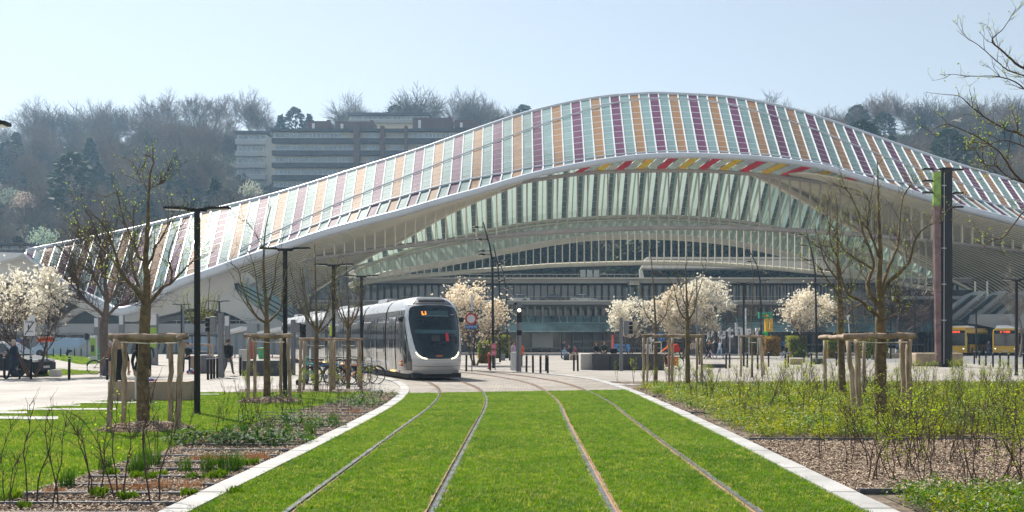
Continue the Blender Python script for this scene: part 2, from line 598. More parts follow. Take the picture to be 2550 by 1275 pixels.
# lawn left of the beds
lawn_poly = [(-24, 3)] + [(-5.35, 3), (-5.35, 16), (-5.2, 19), (-5.0, 24), (-4.6, 29.5), (-4.3, 31.2), (-10.4, 31.0), (-11.3, 27), (-11.5, 24.3), (-12, 22.5), (-24, 21)]
LW = flat('lawn', lawn_poly, 0.010, M_['turf'])
flatobj('planting_bed', [(-5.35, 3), (-3.44, 3), (-3.3, 18), (-3.28, 24), (-3.47, 28.7), (-3.7, 31.2), (-4.4, 31.2), (-4.6, 29.5), (-5.0, 24), (-5.2, 19), (-5.35, 16)], 0.012, M_['soil'], 'mulched planting bed left of the grass track')
# light path and paving at left
flatobj('footpath', [(-60, 21.3), (-12.1, 22.6), (-11.4, 27.2), (-10.5, 31.2), (-4.4, 31.4), (-4.7, 38.0), (-6.0, 42.5), (-60, 39.5)], 0.005, M_['walk'], 'light paved footpath behind the lawn')
# right beds
flatobj('planting_bed', [(4.05 + 0.0, 3), (26, 3), (26, 37.6), (4.0, 36.4), (4.14, 30.4), (4.07, 22.8), (3.95, 16.4), (3.77, 9.5), (3.72, 3)], 0.012, M_['soil'], 'mulched planting bed right of the grass track')
for i, (y0, y1) in enumerate([(36.6, 37.4), (38.6, 39.6)]):
    flatobj('footpath', [(4.4, y0), (40, y0 + 0.6), (40, y1 + 0.7), (4.3, y1)], 0.02, M_['kerb'], 'thin pale stone strip behind the right planting bed' if i == 0 else 'second pale stone strip behind the right planting bed')
# bus road at right
flatobj('road', [(22, 76), (60, 62), (160, 62), (160, 150), (40, 150), (32, 112), (24, 92)], 0.006, M_['asphalt'], 'grey bus road in front of the station')
flatobj('road', [(-34, 56), (-200, 56), (-200, 100), (-60, 100), (-36, 74)], 0.006, M_['asphalt'], 'grey street at far left')
flatobj('road_marking', [(34, 84), (34.3, 84), (62, 128), (61.5, 128)], 0.011, M_['white_paint'], 'white line along the bus road')
flatobj('road_marking', [(26, 74.0), (60, 77.5), (60, 77.8), (26, 74.3)], 0.011, M_['white_paint'], 'white line across the bus road entrance')
flatobj('bus_platform', [(20, 97), (30, 95.5), (36, 112), (22, 114)], 0.011, M_['walk'], 'pale kerbed island where passengers wait for the bus')

# stone slabs lying in the lawn
slab_m = M_['kerb']
rr = random.Random(3)
slabs = [(-30, 56, 1042, 1049), (58, 145, 1043, 1050), (-40, 68, 1030, 1035), (65, 205, 1022, 1026), (208, 290, 1022, 1025.5), (145, 200, 1013, 1015.5),
         (200, 310, 1005, 1008.5), (318, 390, 1005, 1008), (250, 330, 1000, 1002), (405, 470, 985, 987), (470, 545, 985, 986.5)]
for k, (u0, u1, v0, v1) in enumerate(slabs):
    a, b_, c, d = G(u0, v1), G(u1, v1), G(u1, v0), G(u0, v0)
    q = MB(); q.prism([(p.x, p.y, 0.0) for p in (a, b_, c, d)], (0, 0, 0.055))
    w = ['half hidden at the photo edge', 'beside the edge slab', 'at the lawn border', 'in the second row', 'under the tree guard', 'small piece near the path', 'behind the tree guard',
         'right of the tree trunk', 'next to the stone bench', 'behind the lamp post', 'farthest right behind the lamp']
    q.build('stepping_stone', slab_m, label='pale stepping stone in the lawn, ' + w[k], cat='stone slab', group='stone slabs in the lawn')

# dark edging strips crossing the left bed, and the long ones in the right bed
def edging(x0, x1, y, label, h=0.045, dy=0.0):
    b = MB(); b.box(((x0 + x1) / 2, y, h / 2 + 0.012), (x1 - x0, 0.035, h), rz=dy)
    b.box(((x0 + x1) / 2, y + 0.045, 0.028), (x1 - x0, 0.03, 0.03), rz=dy)
    return b.build('bed_edging', M_['edge'], label=label, cat='edging', group='grey edging strips in the planting beds')
left_ends = [-5.9, -6.1, -6.0, -5.6, -5.3, -5.2, -5.15, -5.1, -5.3, -5.1, -5.0, -5.15, -4.9, -4.8, -5.0, -4.9, -5.1, -4.95]
yy = 8.1
for k in range(24):
    xe = interp([(p.y, p.x) for p in KL], yy) - 0.03
    lab = 'grey edging strip across the left bed, %s' % (['at the very front', 'just behind the front one', 'third from the front', 'between the two bare forked saplings', 'before the brown stubble', 'behind the brown stubble', 'before the yellow-green plants', 'behind the yellow-green plants', 'before the tall grass clumps', 'under the tall grass clumps', 'behind the tall grass clumps', 'before the dark hellebores',
        'under the dark hellebores', 'behind the dark hellebores', 'beside the lamp shadow', 'before the second guard', 'level with the second guard', 'behind the second guard', 'third before the bend', 'second before the bend', 'at the bend', 'just past the bend', 'second to last', 'last before the paving'][k])
    edging(left_ends[k % len(left_ends)] + (0.4 if k > 12 else 0), xe, yy, lab)
    yy += 0.56 + 0.02 * k
for y, x0, nm in ((10.6, 3.82, 'nearest, before the mulch'), (16.15, 3.97, 'between mulch and ground cover'), (22.05, 4.08, 'middle of the ground cover'), (28.5, 4.15, 'far part of the ground cover')):
    edging(x0, 25, y, 'long grey strip in the right bed, ' + nm, 0.06)

# ---------------------------------------------------------------- grass, ground cover, mulch
G1 = leafmat('grass_blade', (0.055, 0.15, 0.008), 0.45, 0.55, (0.17, 0.28, 0.02), scale=0.55, spec=.25, world_=True)
G2 = leafmat('grass_blade_pale', (0.12, 0.23, 0.02), 0.5, 0.5, (0.33, 0.34, 0.07), scale=0.9, spec=.3, world_=True)
def tuft(seed, n=18, h=0.046, spread=0.055, w=0.003):
    r = random.Random(seed); b = MB()
    for _ in range(n):
        a = r.uniform(0, 6.28); d = r.uniform(0, spread)
        x, y = math.cos(a) * d, math.sin(a) * d
        t = r.uniform(0, 6.28); hh = h * r.uniform(0.5, 1.15); lean = r.uniform(0.2, 0.9) * hh
        wx, wy = math.cos(t) * w, math.sin(t) * w
        lx, ly = math.cos(t + 1.4) * lean, math.sin(t + 1.4) * lean
        m0 = (x + lx * .3, y + ly * .3, hh * .6)
        b.add([(x - wx, y - wy, 0), (x + wx, y + wy, 0), (m0[0] + wx * .8, m0[1] + wy * .8, m0[2]), (m0[0] - wx * .8, m0[1] - wy * .8, m0[2]), (x + lx, y + ly, hh)],
              [(0, 1, 2, 3), (3, 2, 4)])
    return b
gs = [src('grass_tuft', tuft(i), [G1, G1, G2][i % 3]) for i in range(6)]
scatter('track_grass', TG, gs, 800, 0.5, 1.2, 1, 'bright mown grass between and beside the tram rails', 'grass')
gs2 = [src('grass_tuft', tuft(20 + i, 16, 0.044), [G1, G2][i % 2]) for i in range(4)]
scatter('lawn', LW, gs2, 420, 0.6, 1.3, 2, 'sunlit lawn with stepping stones and young trees', 'grass')

BK = [mat('bark_chip_a', (0.26, 0.17, 0.115), 0.85, 0, 0.3, 20), mat('bark_chip_b', (0.46, 0.36, 0.265), 0.8, 0, 0.3, 20), mat('bark_chip_c', (0.12, 0.07, 0.045), 0.9, 0, 0.3, 20)]
def chips(seed, n=10):
    r = random.Random(seed); b = MB()
    for _ in range(n):
        b.mi = r.choice((0, 1, 1, 2))
        b.box((r.uniform(-.07, .07), r.uniform(-.07, .07), r.uniform(0.003, 0.025)), (r.uniform(.015, .042), r.uniform(.005, .013), r.uniform(.003, .007)), r.uniform(0, 3), r.uniform(-.5, .5), r.uniform(-.5, .5))
    return b
cs = [bpy.data.objects.new('bark_chips', chips(i).mesh('bark_chips', BK, fix=False)) for i in range(5)]
bedL = flat('bark_mulch', [(-5.3, 3), (-3.5, 3), (-3.35, 18), (-3.33, 24), (-3.52, 28.7), (-3.8, 31), (-4.4, 31), (-4.65, 29), (-4.95, 24), (-5.2, 18), (-5.3, 14)], 0.016, M_['soil'])
scatter('bark_mulch', bedL, cs, 150, 0.7, 1.3, 4, 'brown bark chips covering the left bed', 'bark mulch', tilt=0.1)
bedR = flat('bark_mulch', [(3.8, 10.7), (16, 10.7), (20, 16.1), (3.98, 16.1)], 0.016, M_['soil'])
scatter('bark_mulch', bedR, cs, 165, 0.7, 1.4, 5, 'brown bark chips under the bare saplings at right', 'bark mulch', tilt=0.1)
bedR2 = flat('bark_mulch', [(4.0, 16.2), (20, 16.2), (26, 36), (4.1, 34)], 0.016, M_['soil'])
scatter('bark_mulch', bedR2, cs, 18, 0.9, 1.6, 6, 'bark chips between the far ground cover plants', 'bark mulch', tilt=0.1)

L1 = leafmat('cover_leaf', (0.03, 0.085, 0.006), 0.35, 0.45, (0.13, 0.24, 0.014), spec=0.4, scale=4)
L2 = leafmat('cover_leaf_yellow', (0.08, 0.13, 0.008), 0.4, 0.5, (0.36, 0.36, 0.03), spec=0.3, scale=4)
def cover(seed, n=52, rad=0.16, h=0.22, size=0.025):
    r = random.Random(seed); b = MB()
    for k in range(n):
        a = r.uniform(0, 6.28); d = rad * math.sqrt(r.random())
        z = h * (1 - (d / rad) ** 2 * 0.6) * r.uniform(0.35, 1.0)
        c = Vector((math.cos(a) * d, math.sin(a) * d, z))
        t = Vector((r.gauss(0, 1), r.gauss(0, 1), r.uniform(0.0, 0.9))).normalized()
        s_ = t.cross(Vector((r.gauss(0, .4), r.gauss(0, .4), 1))).normalized()
        L = size * r.uniform(0.6, 1.4)
        b.mi = 0
        b.add([c - t * L * .2, c + s_ * L * .35 + t * L * .4, c + t * L, c - s_ * L * .35 + t * L * .4], [(0, 1, 2, 3)])
    return b
cvs = [src('cover_plant', cover(i), [L1, L2, L1][i % 3]) for i in range(6)]
scatter('ground_cover', flat('ground_cover', [(3.95, 3), (26, 3), (14, 10.4), (4.0, 10.4)], 0.02, M_['soil']), cvs, 95, 0.7, 1.35, 7, 'glossy green ground cover in the near right corner', 'ground cover')
cv2 = [src('cover_plant', cover(20 + i, 60, 0.2, 0.22, 0.030), [L1, L2, L2][i % 3]) for i in range(6)]
scatter('ground_cover', flat('ground_cover', [(4.25, 16.5), (20, 16.6), (24, 21.7), (4.3, 21.5)], 0.02, M_['soil']), cv2, 46, 0.7, 1.4, 8, 'low green ground cover behind the mulch at right', 'ground cover')
scatter('ground_cover', flat('ground_cover', [(4.4, 22.5), (24, 22.6), (26, 34.6), (4.5, 34.0)], 0.02, M_['soil']), cv2, 26, 0.9, 1.6, 9, 'yellow green ground cover in the far part of the right bed', 'ground cover')
# ================================================================ STATION
S_WHITE = mat('white_steel', (0.72, 0.73, 0.74), 0.35, 0, 0.06, 0.3, spec=0.5)
S_TUBE = mat('arch_paint', (0.62, 0.65, 0.70), 0.3, 0, 0.08, 0.2, coat=0.2)
S_BEIGE = mat('beige_steel', (0.60, 0.57, 0.46), 0.5, 0, 0.1, 0.5)
S_BROWN = mat('brown_steel', (0.42, 0.37, 0.32), 0.5, 0, 0.15, 0.5)
S_CONC = mat('white_concrete', (0.66, 0.64, 0.59), 0.7, 0, 0.07, 0.2, bump=0.1, bscale=8)
S_GREYC = mat('grey_concrete', (0.36, 0.355, 0.34), 0.8, 0, 0.12, 0.4, bump=0.15, bscale=6)
S_SLAT = mat('soffit_slat_paint', (0.78, 0.71, 0.53), 0.55, 0, 0.08, 0.4)
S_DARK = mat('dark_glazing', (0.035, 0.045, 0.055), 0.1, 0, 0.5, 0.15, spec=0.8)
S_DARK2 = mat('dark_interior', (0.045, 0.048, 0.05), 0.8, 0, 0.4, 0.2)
S_GLASSB = mat('blue_grey_glazing', (0.15, 0.20, 0.26), 0.08, 0, 0.45, 0.25, spec=0.9)
def striped(name, c, line, freq, trans=0.25, rough=0.3, tc=None, w=0.16, spec=0.5, see=0.0):
    """printed glass: fine horizontal louvres as colour and relief"""
    m, t, n, l = _nt(name)
    b = n['Principled BSDF']
    b.inputs['Roughness'].default_value = rough
    b.inputs['Specular IOR Level'].default_value = spec
    tc_ = n.new('ShaderNodeTexCoord')
    sx = n.new('ShaderNodeSeparateXYZ'); l.new(tc_.outputs['Object'], sx.inputs[0])
    mu = n.new('ShaderNodeMath'); mu.operation = 'MULTIPLY'; mu.inputs[1].default_value = freq; l.new(sx.outputs[2], mu.inputs[0])
    fr = n.new('ShaderNodeMath'); fr.operation = 'FRACT'; l.new(mu.outputs[0], fr.inputs[0])
    gt = n.new('ShaderNodeMath'); gt.operation = 'LESS_THAN'; gt.inputs[1].default_value = w; l.new(fr.outputs[0], gt.inputs[0])
    nz = noise_node(n, l, 0.22, 4)
    r = ramp(n, l, nz.outputs[0], [(0.3, tuple(x * 0.78 for x in c)), (0.7, tuple(min(1, x * 1.18) for x in c))])
    mx = n.new('ShaderNodeMix'); mx.data_type = 'RGBA'
    l.new(gt.outputs[0], mx.inputs[0]); l.new(r.outputs[0], mx.inputs[6]); mx.inputs[7].default_value = (*line, 1)
    l.new(mx.outputs[2], b.inputs['Base Color'])
    tr = n.new('ShaderNodeBsdfTranslucent')
    tr.inputs[0].default_value = (*(tc or c), 1)
    ms = n.new('ShaderNodeMixShader'); ms.inputs[0].default_value = trans
    l.new(b.outputs[0], ms.inputs[1]); l.new(tr.outputs[0], ms.inputs[2]); l.new(ms.outputs[0], n['Material Output'].inputs[0])
    if see > 0:
        tp_ = n.new('ShaderNodeBsdfTransparent'); tp_.inputs[0].default_value = (*(tc or c), 1)
        m2 = n.new('ShaderNodeMixShader'); m2.inputs[0].default_value = see
        l.new(ms.outputs[0], m2.inputs[1]); l.new(tp_.outputs[0], m2.inputs[2]); l.new(m2.outputs[0], n['Material Output'].inputs[0])
    return m
R_TEAL = striped('roof_glass_teal', (0.27, 0.39, 0.40), (0.15, 0.22, 0.23), 2.2, 0.3, 0.5, spec=0.16, tc=(0.68, 0.80, 0.77), see=.40)
R_PURP = striped('roof_glass_purple', (0.175, 0.085, 0.155), (0.14, 0.07, 0.125), 2.2, 0.3, 0.5, spec=0.16, tc=(0.62, 0.24, 0.42), see=.40)
R_ORAN = striped('roof_glass_orange', (0.36, 0.25, 0.155), (0.30, 0.21, 0.13), 2.2, 0.3, 0.5, spec=0.16, tc=(0.88, 0.58, 0.28), see=.40)
V_TEAL = striped('vault_glass_teal', (0.36, 0.43, 0.38), (0.25, 0.31, 0.28), 1.1, 0.45, 0.4, see=.28, tc=(0.50, 0.60, 0.53), w=0.1)
V_GREEN = striped('vault_glass_green', (0.24, 0.31, 0.28), (0.16, 0.21, 0.19), 1.1, 0.4, 0.4, see=.28, tc=(0.34, 0.46, 0.41), w=0.12)
V_DARK = striped('vault_gap_louvre', (0.10, 0.12, 0.115), (0.34, 0.37, 0.33), 1.1, 0.12, 0.3, see=.2, w=0.14)
V_FIN = leafmat('vault_fin', (0.55, 0.60, 0.52), 0.55, 0.5, (0.62, 0.66, 0.58), tc=(0.78, 0.84, 0.74), scale=0.3)
C_RED = leafmat('backlit_red', (0.60, 0.03, 0.035), 0.8, 0.4, (0.55, 0.04, 0.04), tc=(0.95, 0.08, 0.07), scale=0.3)  # sunlight coming through the roof panes, put into the strip colours
C_ORG = leafmat('backlit_orange', (0.95, 0.60, 0.02), 0.8, 0.4, (0.95, 0.62, 0.02), tc=(1.0, 0.85, 0.05), scale=0.3)
C_WHT = leafmat('backlit_white', (0.75, 0.82, 0.75), 0.8, 0.4, (0.65, 0.70, 0.64), tc=(0.85, 0.92, 0.86), scale=0.3)
S_TEALROOF = mat('green_glass_band', (0.23, 0.36, 0.33), 0.2, 0, 0.3, 0.3, spec=0.7)
S_CANOPY = mat('teal_canopy_glass', (0.16, 0.27, 0.28), 0.12, 0, 0.55, 0.22, spec=0.9, coat=0.3)

station = thing('station_building', 'huge white arched railway station with striped glass roof', 'train station', (0, 130, 0))
def sb(mb, name, m, parent=None, **kw):
    """part of the station; world-space geometry moved into the station's frame"""
    mb.v = [(x, y - 130, z) for x, y, z in mb.v]
    return mb.build(name, m, parent or station, **kw)

TUBE = curvefn([(61, 632), (149, 699), (192, 725), (253, 757), (290, 776), (330, 770), (373, 750), (416, 720), (467, 697), (520, 680), (602, 650), (684, 622), (806, 581), (908, 553), (1000, 529), (1100, 500), (1200, 473),
                (1270, 452), (1353, 430), (1461, 409), (1560, 394), (1640, 388), (1720, 387), (1800, 389), (1900, 395), (2035, 413), (2110, 433), (2190, 457), (2318, 495), (2400, 519), (2550, 558), (2800, 628)], 6)
CREST = curvefn([(64, 628), (300, 580), (500, 532), (700, 482), (900, 420), (1050, 373), (1200, 320), (1300, 287), (1400, 262), (1500, 244), (1600, 236), (1650, 235), (1800, 243), (1900, 258), (2000, 282), (2100, 315),
                 (2200, 350), (2300, 385), (2400, 417), (2500, 447), (2650, 494), (2850, 552)], 6)
_F = [(540, 664), (614, 630), (663, 608), (716, 588), (773, 566), (834, 543), (950, 505), (1049, 477), (1147, 452), (1257, 432), (1327, 418), (1400, 406), (1500, 391), (1570, 384),
      (1640, 379), (1720, 378), (1800, 380), (1900, 386), (2000, 400), (2150, 434), (2318, 472), (2400, 490), (2550, 528), (2800, 596)]
FOLDc = curvefn(_F, 6)
def FOLD(u):
    return TUBE(u) - 9 if u < 540 else min(FOLDc(u), TUBE(u) - 8)
LEAN = [(60, -0.34), (300, -0.32), (480, -0.26), (620, -0.21), (757, -0.18), (1020, -0.115), (1130, -0.08), (1230, -0.02), (1350, 0.03), (1450, 0.07), (1700, 0.18), (2000, 0.34), (2180, 0.5), (2350, 0.62), (2550, 0.7), (2800, 0.75)]
YT, YF, YC = 125.0, 128.5, 150.0
def ribline(u):
    """one roof rib from the crest to the front tube: points with photo direction and real depth"""
    k = interp(LEAN, u)
    v0 = CREST(u)
    uu, vv = u, v0
    while vv < FOLD(uu) and vv < 900:
        vv += 1.5; uu += 1.5 * k
    return (u, v0), (uu, vv)
YL = [(60, 6.0), (300, 14), (540, 22), (700, YC - YF)]
NROW = 10
def rib_pts(u):
    (u0, v0), (u1, v1) = ribline(u)
    dep = interp([(60, 3.0), (160, 8), (400, 16), (700, 21.5), (2400, 21.5), (2800, 18)], u)
    fy = interp([(420, 126.0), (700, 128.5)], u1)
    pts = []
    for i in range(NROW + 1):
        t = i / NROW
        # slightly hollow slope: steep near the crest, flatter towards the fold
        yy = fy + dep * ((1 - t) ** 1.15)
        sag = interp([(60, 0), (540, 6), (900, 6), (1300, 2), (1800, 0), (2300, 5), (2800, 6)], u) * math.sin(math.pi * t)
        pts.append(P(u0 + (u1 - u0) * t, v0 + (v1 - v0) * t + sag * 0.0, yy))
    # brim from the fold down to the tube
    kb = interp([(60, 0), (540, -0.5), (900, -0.45), (1300, -0.2), (1560, 0.1), (2000, 0.5), (2300, 1.3), (2800, 1.6)], u1)
    vt = TUBE(u1 + kb * (TUBE(u1) - v1)) - 5
    vt = max(vt, v1 + 1)
    brim = P(u1 + kb * (vt - v1), vt, YT + 0.35)
    return pts, brim

us = [66 + 24.2 * i for i in range(114)]
RIBS = [rib_pts(u) for u in us]
stuff_b = {0: MB(), 1: MB(), 2: MB()}
bt = MB()
npane = 0
rib_src = None
cells = []
for i in range(len(RIBS) - 1):
    (A, a), (B, b) = RIBS[i], RIBS[i + 1]
    kind = [0, 1, 0, 2][(i + 1) % 4]
    if us[i] < 70 and False: continue
    for r in range(NROW):
        g = 0.07
        n0 = (B[r] - A[r]).cross(A[r + 1] - A[r]).normalized()
        if n0.z < 0: n0 = -n0
        p = [A[r].lerp(A[r + 1], g * .5), A[r + 1].lerp(A[r], g * .5), B[r + 1].lerp(B[r], g * .5), B[r].lerp(B[r + 1], g * .5)]
        p = [q + n0 * 0.03 for q in p]
        area = (A[r + 1] - A[r]).length * (B[r] - A[r]).length
        cells.append((kind, p, area, n0, i))
    q = MB()
    stuff_b[kind].prism([A[-1], a, b, B[-1]], Vector((0, -0.0, -0.05)))
pick = sorted([c for c in cells if c[0] != 0 and 500 < 66 + 24.2 * c[4] < 2540], key=lambda c: -c[2])[:300]
pk = set(id(c) for c in pick)
for c in cells:
    if id(c) in pk:
        q = MB(); q.prism(c[1], -c[3] * 0.04)
        sb(q, 'glass_pane', [R_PURP, R_ORAN][c[0] - 1])
    else:
        stuff_b[c[0]].prism(c[1], -c[3] * 0.04)
for k, mm in ((0, R_TEAL), (1, R_PURP), (2, R_ORAN)):
    o = sb(stuff_b[k], 'glass_panes', mm, fix=False); o['kind'] = 'stuff'
# dark backing lattice under the panes and the white ribs
for i, (A, a) in enumerate(RIBS):
    q = MB()
    rows = []
    n0 = Vector((0, -0.6, 0.8))
    w = Vector((interp([(60, .045), (600, .075), (1000, .085)], us[i]), 0, 0))
    for p in A + [a]:
        rows.append([p - w - n0 * .1, p - w + n0 * 0.15, p + w + n0 * 0.15, p + w - n0 * .1])
    q.loft(rows)
    sb(q, 'roof_rib', S_WHITE)
q = MB()
for i in range(len(RIBS) - 1):
    A, B = RIBS[i][0], RIBS[i + 1][0]
    for r_ in range(1, NROW + 1):
        n0 = (B[r_] - A[r_]).cross(A[r_ - 1] - A[r_]); n0.normalize()
        if n0.z < 0: n0 = -n0
        up_ = (A[r_ - 1] - A[r_]).normalized() * .02
        q.prism([A[r_] + up_ + n0 * .03, A[r_] - up_ + n0 * .03, B[r_] - up_ + n0 * .03, B[r_] + up_ + n0 * .03], n0 * .035)
o = sb(q, 'glazing_bars', S_WHITE, fix=False); o['kind'] = 'stuff'
# thin white line near the crest, fold beam, crest beam
def beam(name, fn, us_, Y, r, m, n=8, flat=1.0, fy=None):
    q = MB(); q.tube([P(u, fn(u), fy(u) if fy else Y) for u in us_], r, n, flat=flat)
    return sb(q, name, m, smooth_=True)
U = lambda a, b, s=20: [a + (b - a) * k / max(1, int((b - a) / s)) for k in range(max(1, int((b - a) / s)) + 1)]
q = MB(); q.tube([A[0] + Vector((0, 0.2, 0.2)) for A, a in RIBS], 0.3, 8); sb(q, 'crest_beam', S_TUBE, smooth_=True)
q = MB(); q.tube([A[-1] + Vector((0, -0.05, 0.12)) for A, a in RIBS if A[-1].x > XZ(540, 128)], 0.14, 6); sb(q, 'fold_beam', S_TUBE, smooth_=True)
q = MB()
line = []
for i, (A, a) in enumerate(RIBS):
    t = 0.10 + 0.85 * abs(us[i] - 1560) / 1000.0
    t = min(1, max(0.09, t if us[i] < 1560 else 0.09 + 0.85 * (us[i] - 1750) / 1000.0))
    k = t * NROW; k0 = min(NROW - 1, int(k))
    line.append(A[k0].lerp(A[k0 + 1], k - k0) + Vector((0, -.1, .2)))
q.tube([p for p, u in zip(line, us) if 600 < u < 2700], 0.10, 5); sb(q, 'roof_stringer', S_WHITE)
# the big front tube
q = MB(); uu = U(61, 2800, 22)
q.tube([P(u, TUBE(u), YT - interp([(61, -1), (300, 2), (520, 0)], u)) for u in uu], [interp([(61, .2), (250, .62), (520, .62), (900, .52), (1300, .42), (2000, .36), (2550, .46), (2800, .5)], u) for u in uu], 14)
sb(q, 'front_arch_tube', S_TUBE, smooth_=True)
# white closing mass left of the fold, under the tube down to the pier
def slab(name, pts, Y, depth, m, parent=None, **kw):
    q = MB(); q.prism([P(u, v, Y) for u, v in pts], (0, depth, 0)); return sb(q, name, m, parent, **kw)
slab('arch_pier', [(500, 690), (540, 682), (600, 664), (640, 700), (600, 720), (585, 722), (584, 708), (600, 735), (640, 765), (700, 800), (730, 830), (640, 830), (620, 808), (590, 790), (560, 778), (520, 770), (470, 768), (440, 778), (390, 790), (330, 802), (295, 800), (300, 780), (380, 752), (430, 722)], 128.0, 6.0, S_CONC)
slab('arch_pier', [(690, 800), (740, 835), (740, 880), (600, 880), (600, 812), (640, 800)], 128.4, 5.5, S_CONC)
# cave-like vault under the pier at left with dark ribs
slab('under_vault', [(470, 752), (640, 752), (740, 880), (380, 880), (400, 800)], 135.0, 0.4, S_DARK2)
for k in range(7):
    a = P(505 + k * 24, 764 + k * 5, 134.6); b = P(470 + k * 40, 812, 134.6)
    q = MB(); q.tube([a, a.lerp(b, .5) + Vector((.3, 0, .2)), b], 0.16, 5); sb(q, 'vault_rib', S_GREYC)
# lens shaped glass side canopy beside the pier
lens = smooth([(584, 705, 0), (610, 706, 0), (650, 722, 0), (700, 745, 0), (740, 775, 0), (780, 812, 0)], 5)
lens2 = smooth([(584, 708, 0), (595, 728, 0), (630, 755, 0), (670, 780, 0), (720, 805, 0), (780, 822, 0)], 5)
q = MB()
q.loft([[P(a.x, a.y, 127.2), P((a.x + b.x) / 2, (a.y + b.y) / 2, 126.6), P(b.x, b.y, 127.4)] for a, b in zip(lens, lens2)])
cn = sb(q, 'side_canopy', S_TEALROOF, smooth_=True)
for f in (0.3, 0.55, 0.8):
    q = MB(); q.tube([P(a.x + (b.x - a.x) * f, a.y + (b.y - a.y) * f, 126.4) for a, b in zip(lens, lens2)], 0.09, 4); sb(q, 'canopy_rail', S_DARK2, cn)
for k in range(6):
    q = MB(); u = 618 + k * 27; v = 712 + k * 15
    q.tube([P(u, v - 20, 127), P(u, v + 8, 127)], 0.16, 5); sb(q, 'canopy_post', S_GREYC, cn)

# ---- soffits: fans of beige slats between the tube and the inner arch edge
def soffit(Apts, Bpts, n, Y0, Y1, nm, ext=12, w=0.16, back=True):
    A = smooth([(a, b, 0) for a, b in Apts], 8); B = smooth([(a, b, 0) for a, b in Bpts], 8)
    m = 24
    def at(C, t):
        k = t * (len(C) - 1); i = min(len(C) - 2, int(k)); return C[i].lerp(C[i + 1], k - i)
    q = MB(); rows = []
    for i in range(m + 1):
        t = i / m; a, b = at(A, t), at(B, t)
        rows.append([P(a.x + (b.x - a.x) * s / 6, a.y + (b.y - a.y) * s / 6, (Y0 + (Y1 - Y0) * s / 6) + 0.5) for s in range(7)])
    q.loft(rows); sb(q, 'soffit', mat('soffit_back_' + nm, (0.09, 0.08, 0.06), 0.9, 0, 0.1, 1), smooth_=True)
    for k in range(n):
        s = (k + 0.5) / n
        q = MB()
        pts = []
        for i in range(m + 1):
            t = i / m; a, b = at(A, t), at(B, t)
            pts.append(P(a.x + (b.x - a.x) * s, a.y + (b.y - a.y) * s, Y0 + (Y1 - Y0) * s))
        q.tube(pts, w, 4)
        sb(q, 'soffit_slat', S_SLAT)
soffit([(590, 664), (640, 646), (760, 604), (908, 563), (1000, 539), (1100, 510), (1200, 483), (1300, 452)],
       [(700, 790), (740, 758), (800, 712), (900, 650), (1001, 598), (1104, 540), (1179, 505), (1300, 458)], 26, 125.6, 141, 'left', w=0.11)
soffit([(1990, 430), (2050, 436), (2190, 466), (2318, 505), (2400, 529), (2550, 568), (2700, 612), (2800, 640)],
       [(1880, 439), (1936, 470), (1993, 502), (2106, 564), (2219, 623), (2323, 677), (2440, 745), (2560, 860)], 36, 125.6, 146, 'right', w=0.12)
# pale flat bands on the inner edge of both soffits
for nm, pts, Y in (('l', [(760, 742, 0), (900, 652, 0), (1001, 600, 0), (1104, 542, 0), (1179, 506, 0), (1229, 486, 0), (1260, 468, 0)], 141), ('r', [(1862, 432, 0), (1936, 468, 0), (1993, 500, 0), (2106, 563, 0), (2219, 623, 0), (2323, 677, 0), (2420, 728, 0)], 142)):
    c = smooth(pts, 6); q = MB()
    w = [(interp([(0, 4), (.5, 12), (.9, 14), (1, 3)] if nm == 'l' else [(0, 6), (.2, 22), (.5, 12), (1, 8)], i / (len(c) - 1))) for i in range(len(c))]
    q.loft([[P(p.x, p.y - w[i], Y - 1.4), P(p.x, p.y - w[i] * .3, Y - 1.8), P(p.x, p.y + 2, Y - .8), P(p.x, p.y + 2, Y + 1)] for i, p in enumerate(c)])
    sb(q, 'edge_beam', S_SLAT, smooth_=True)

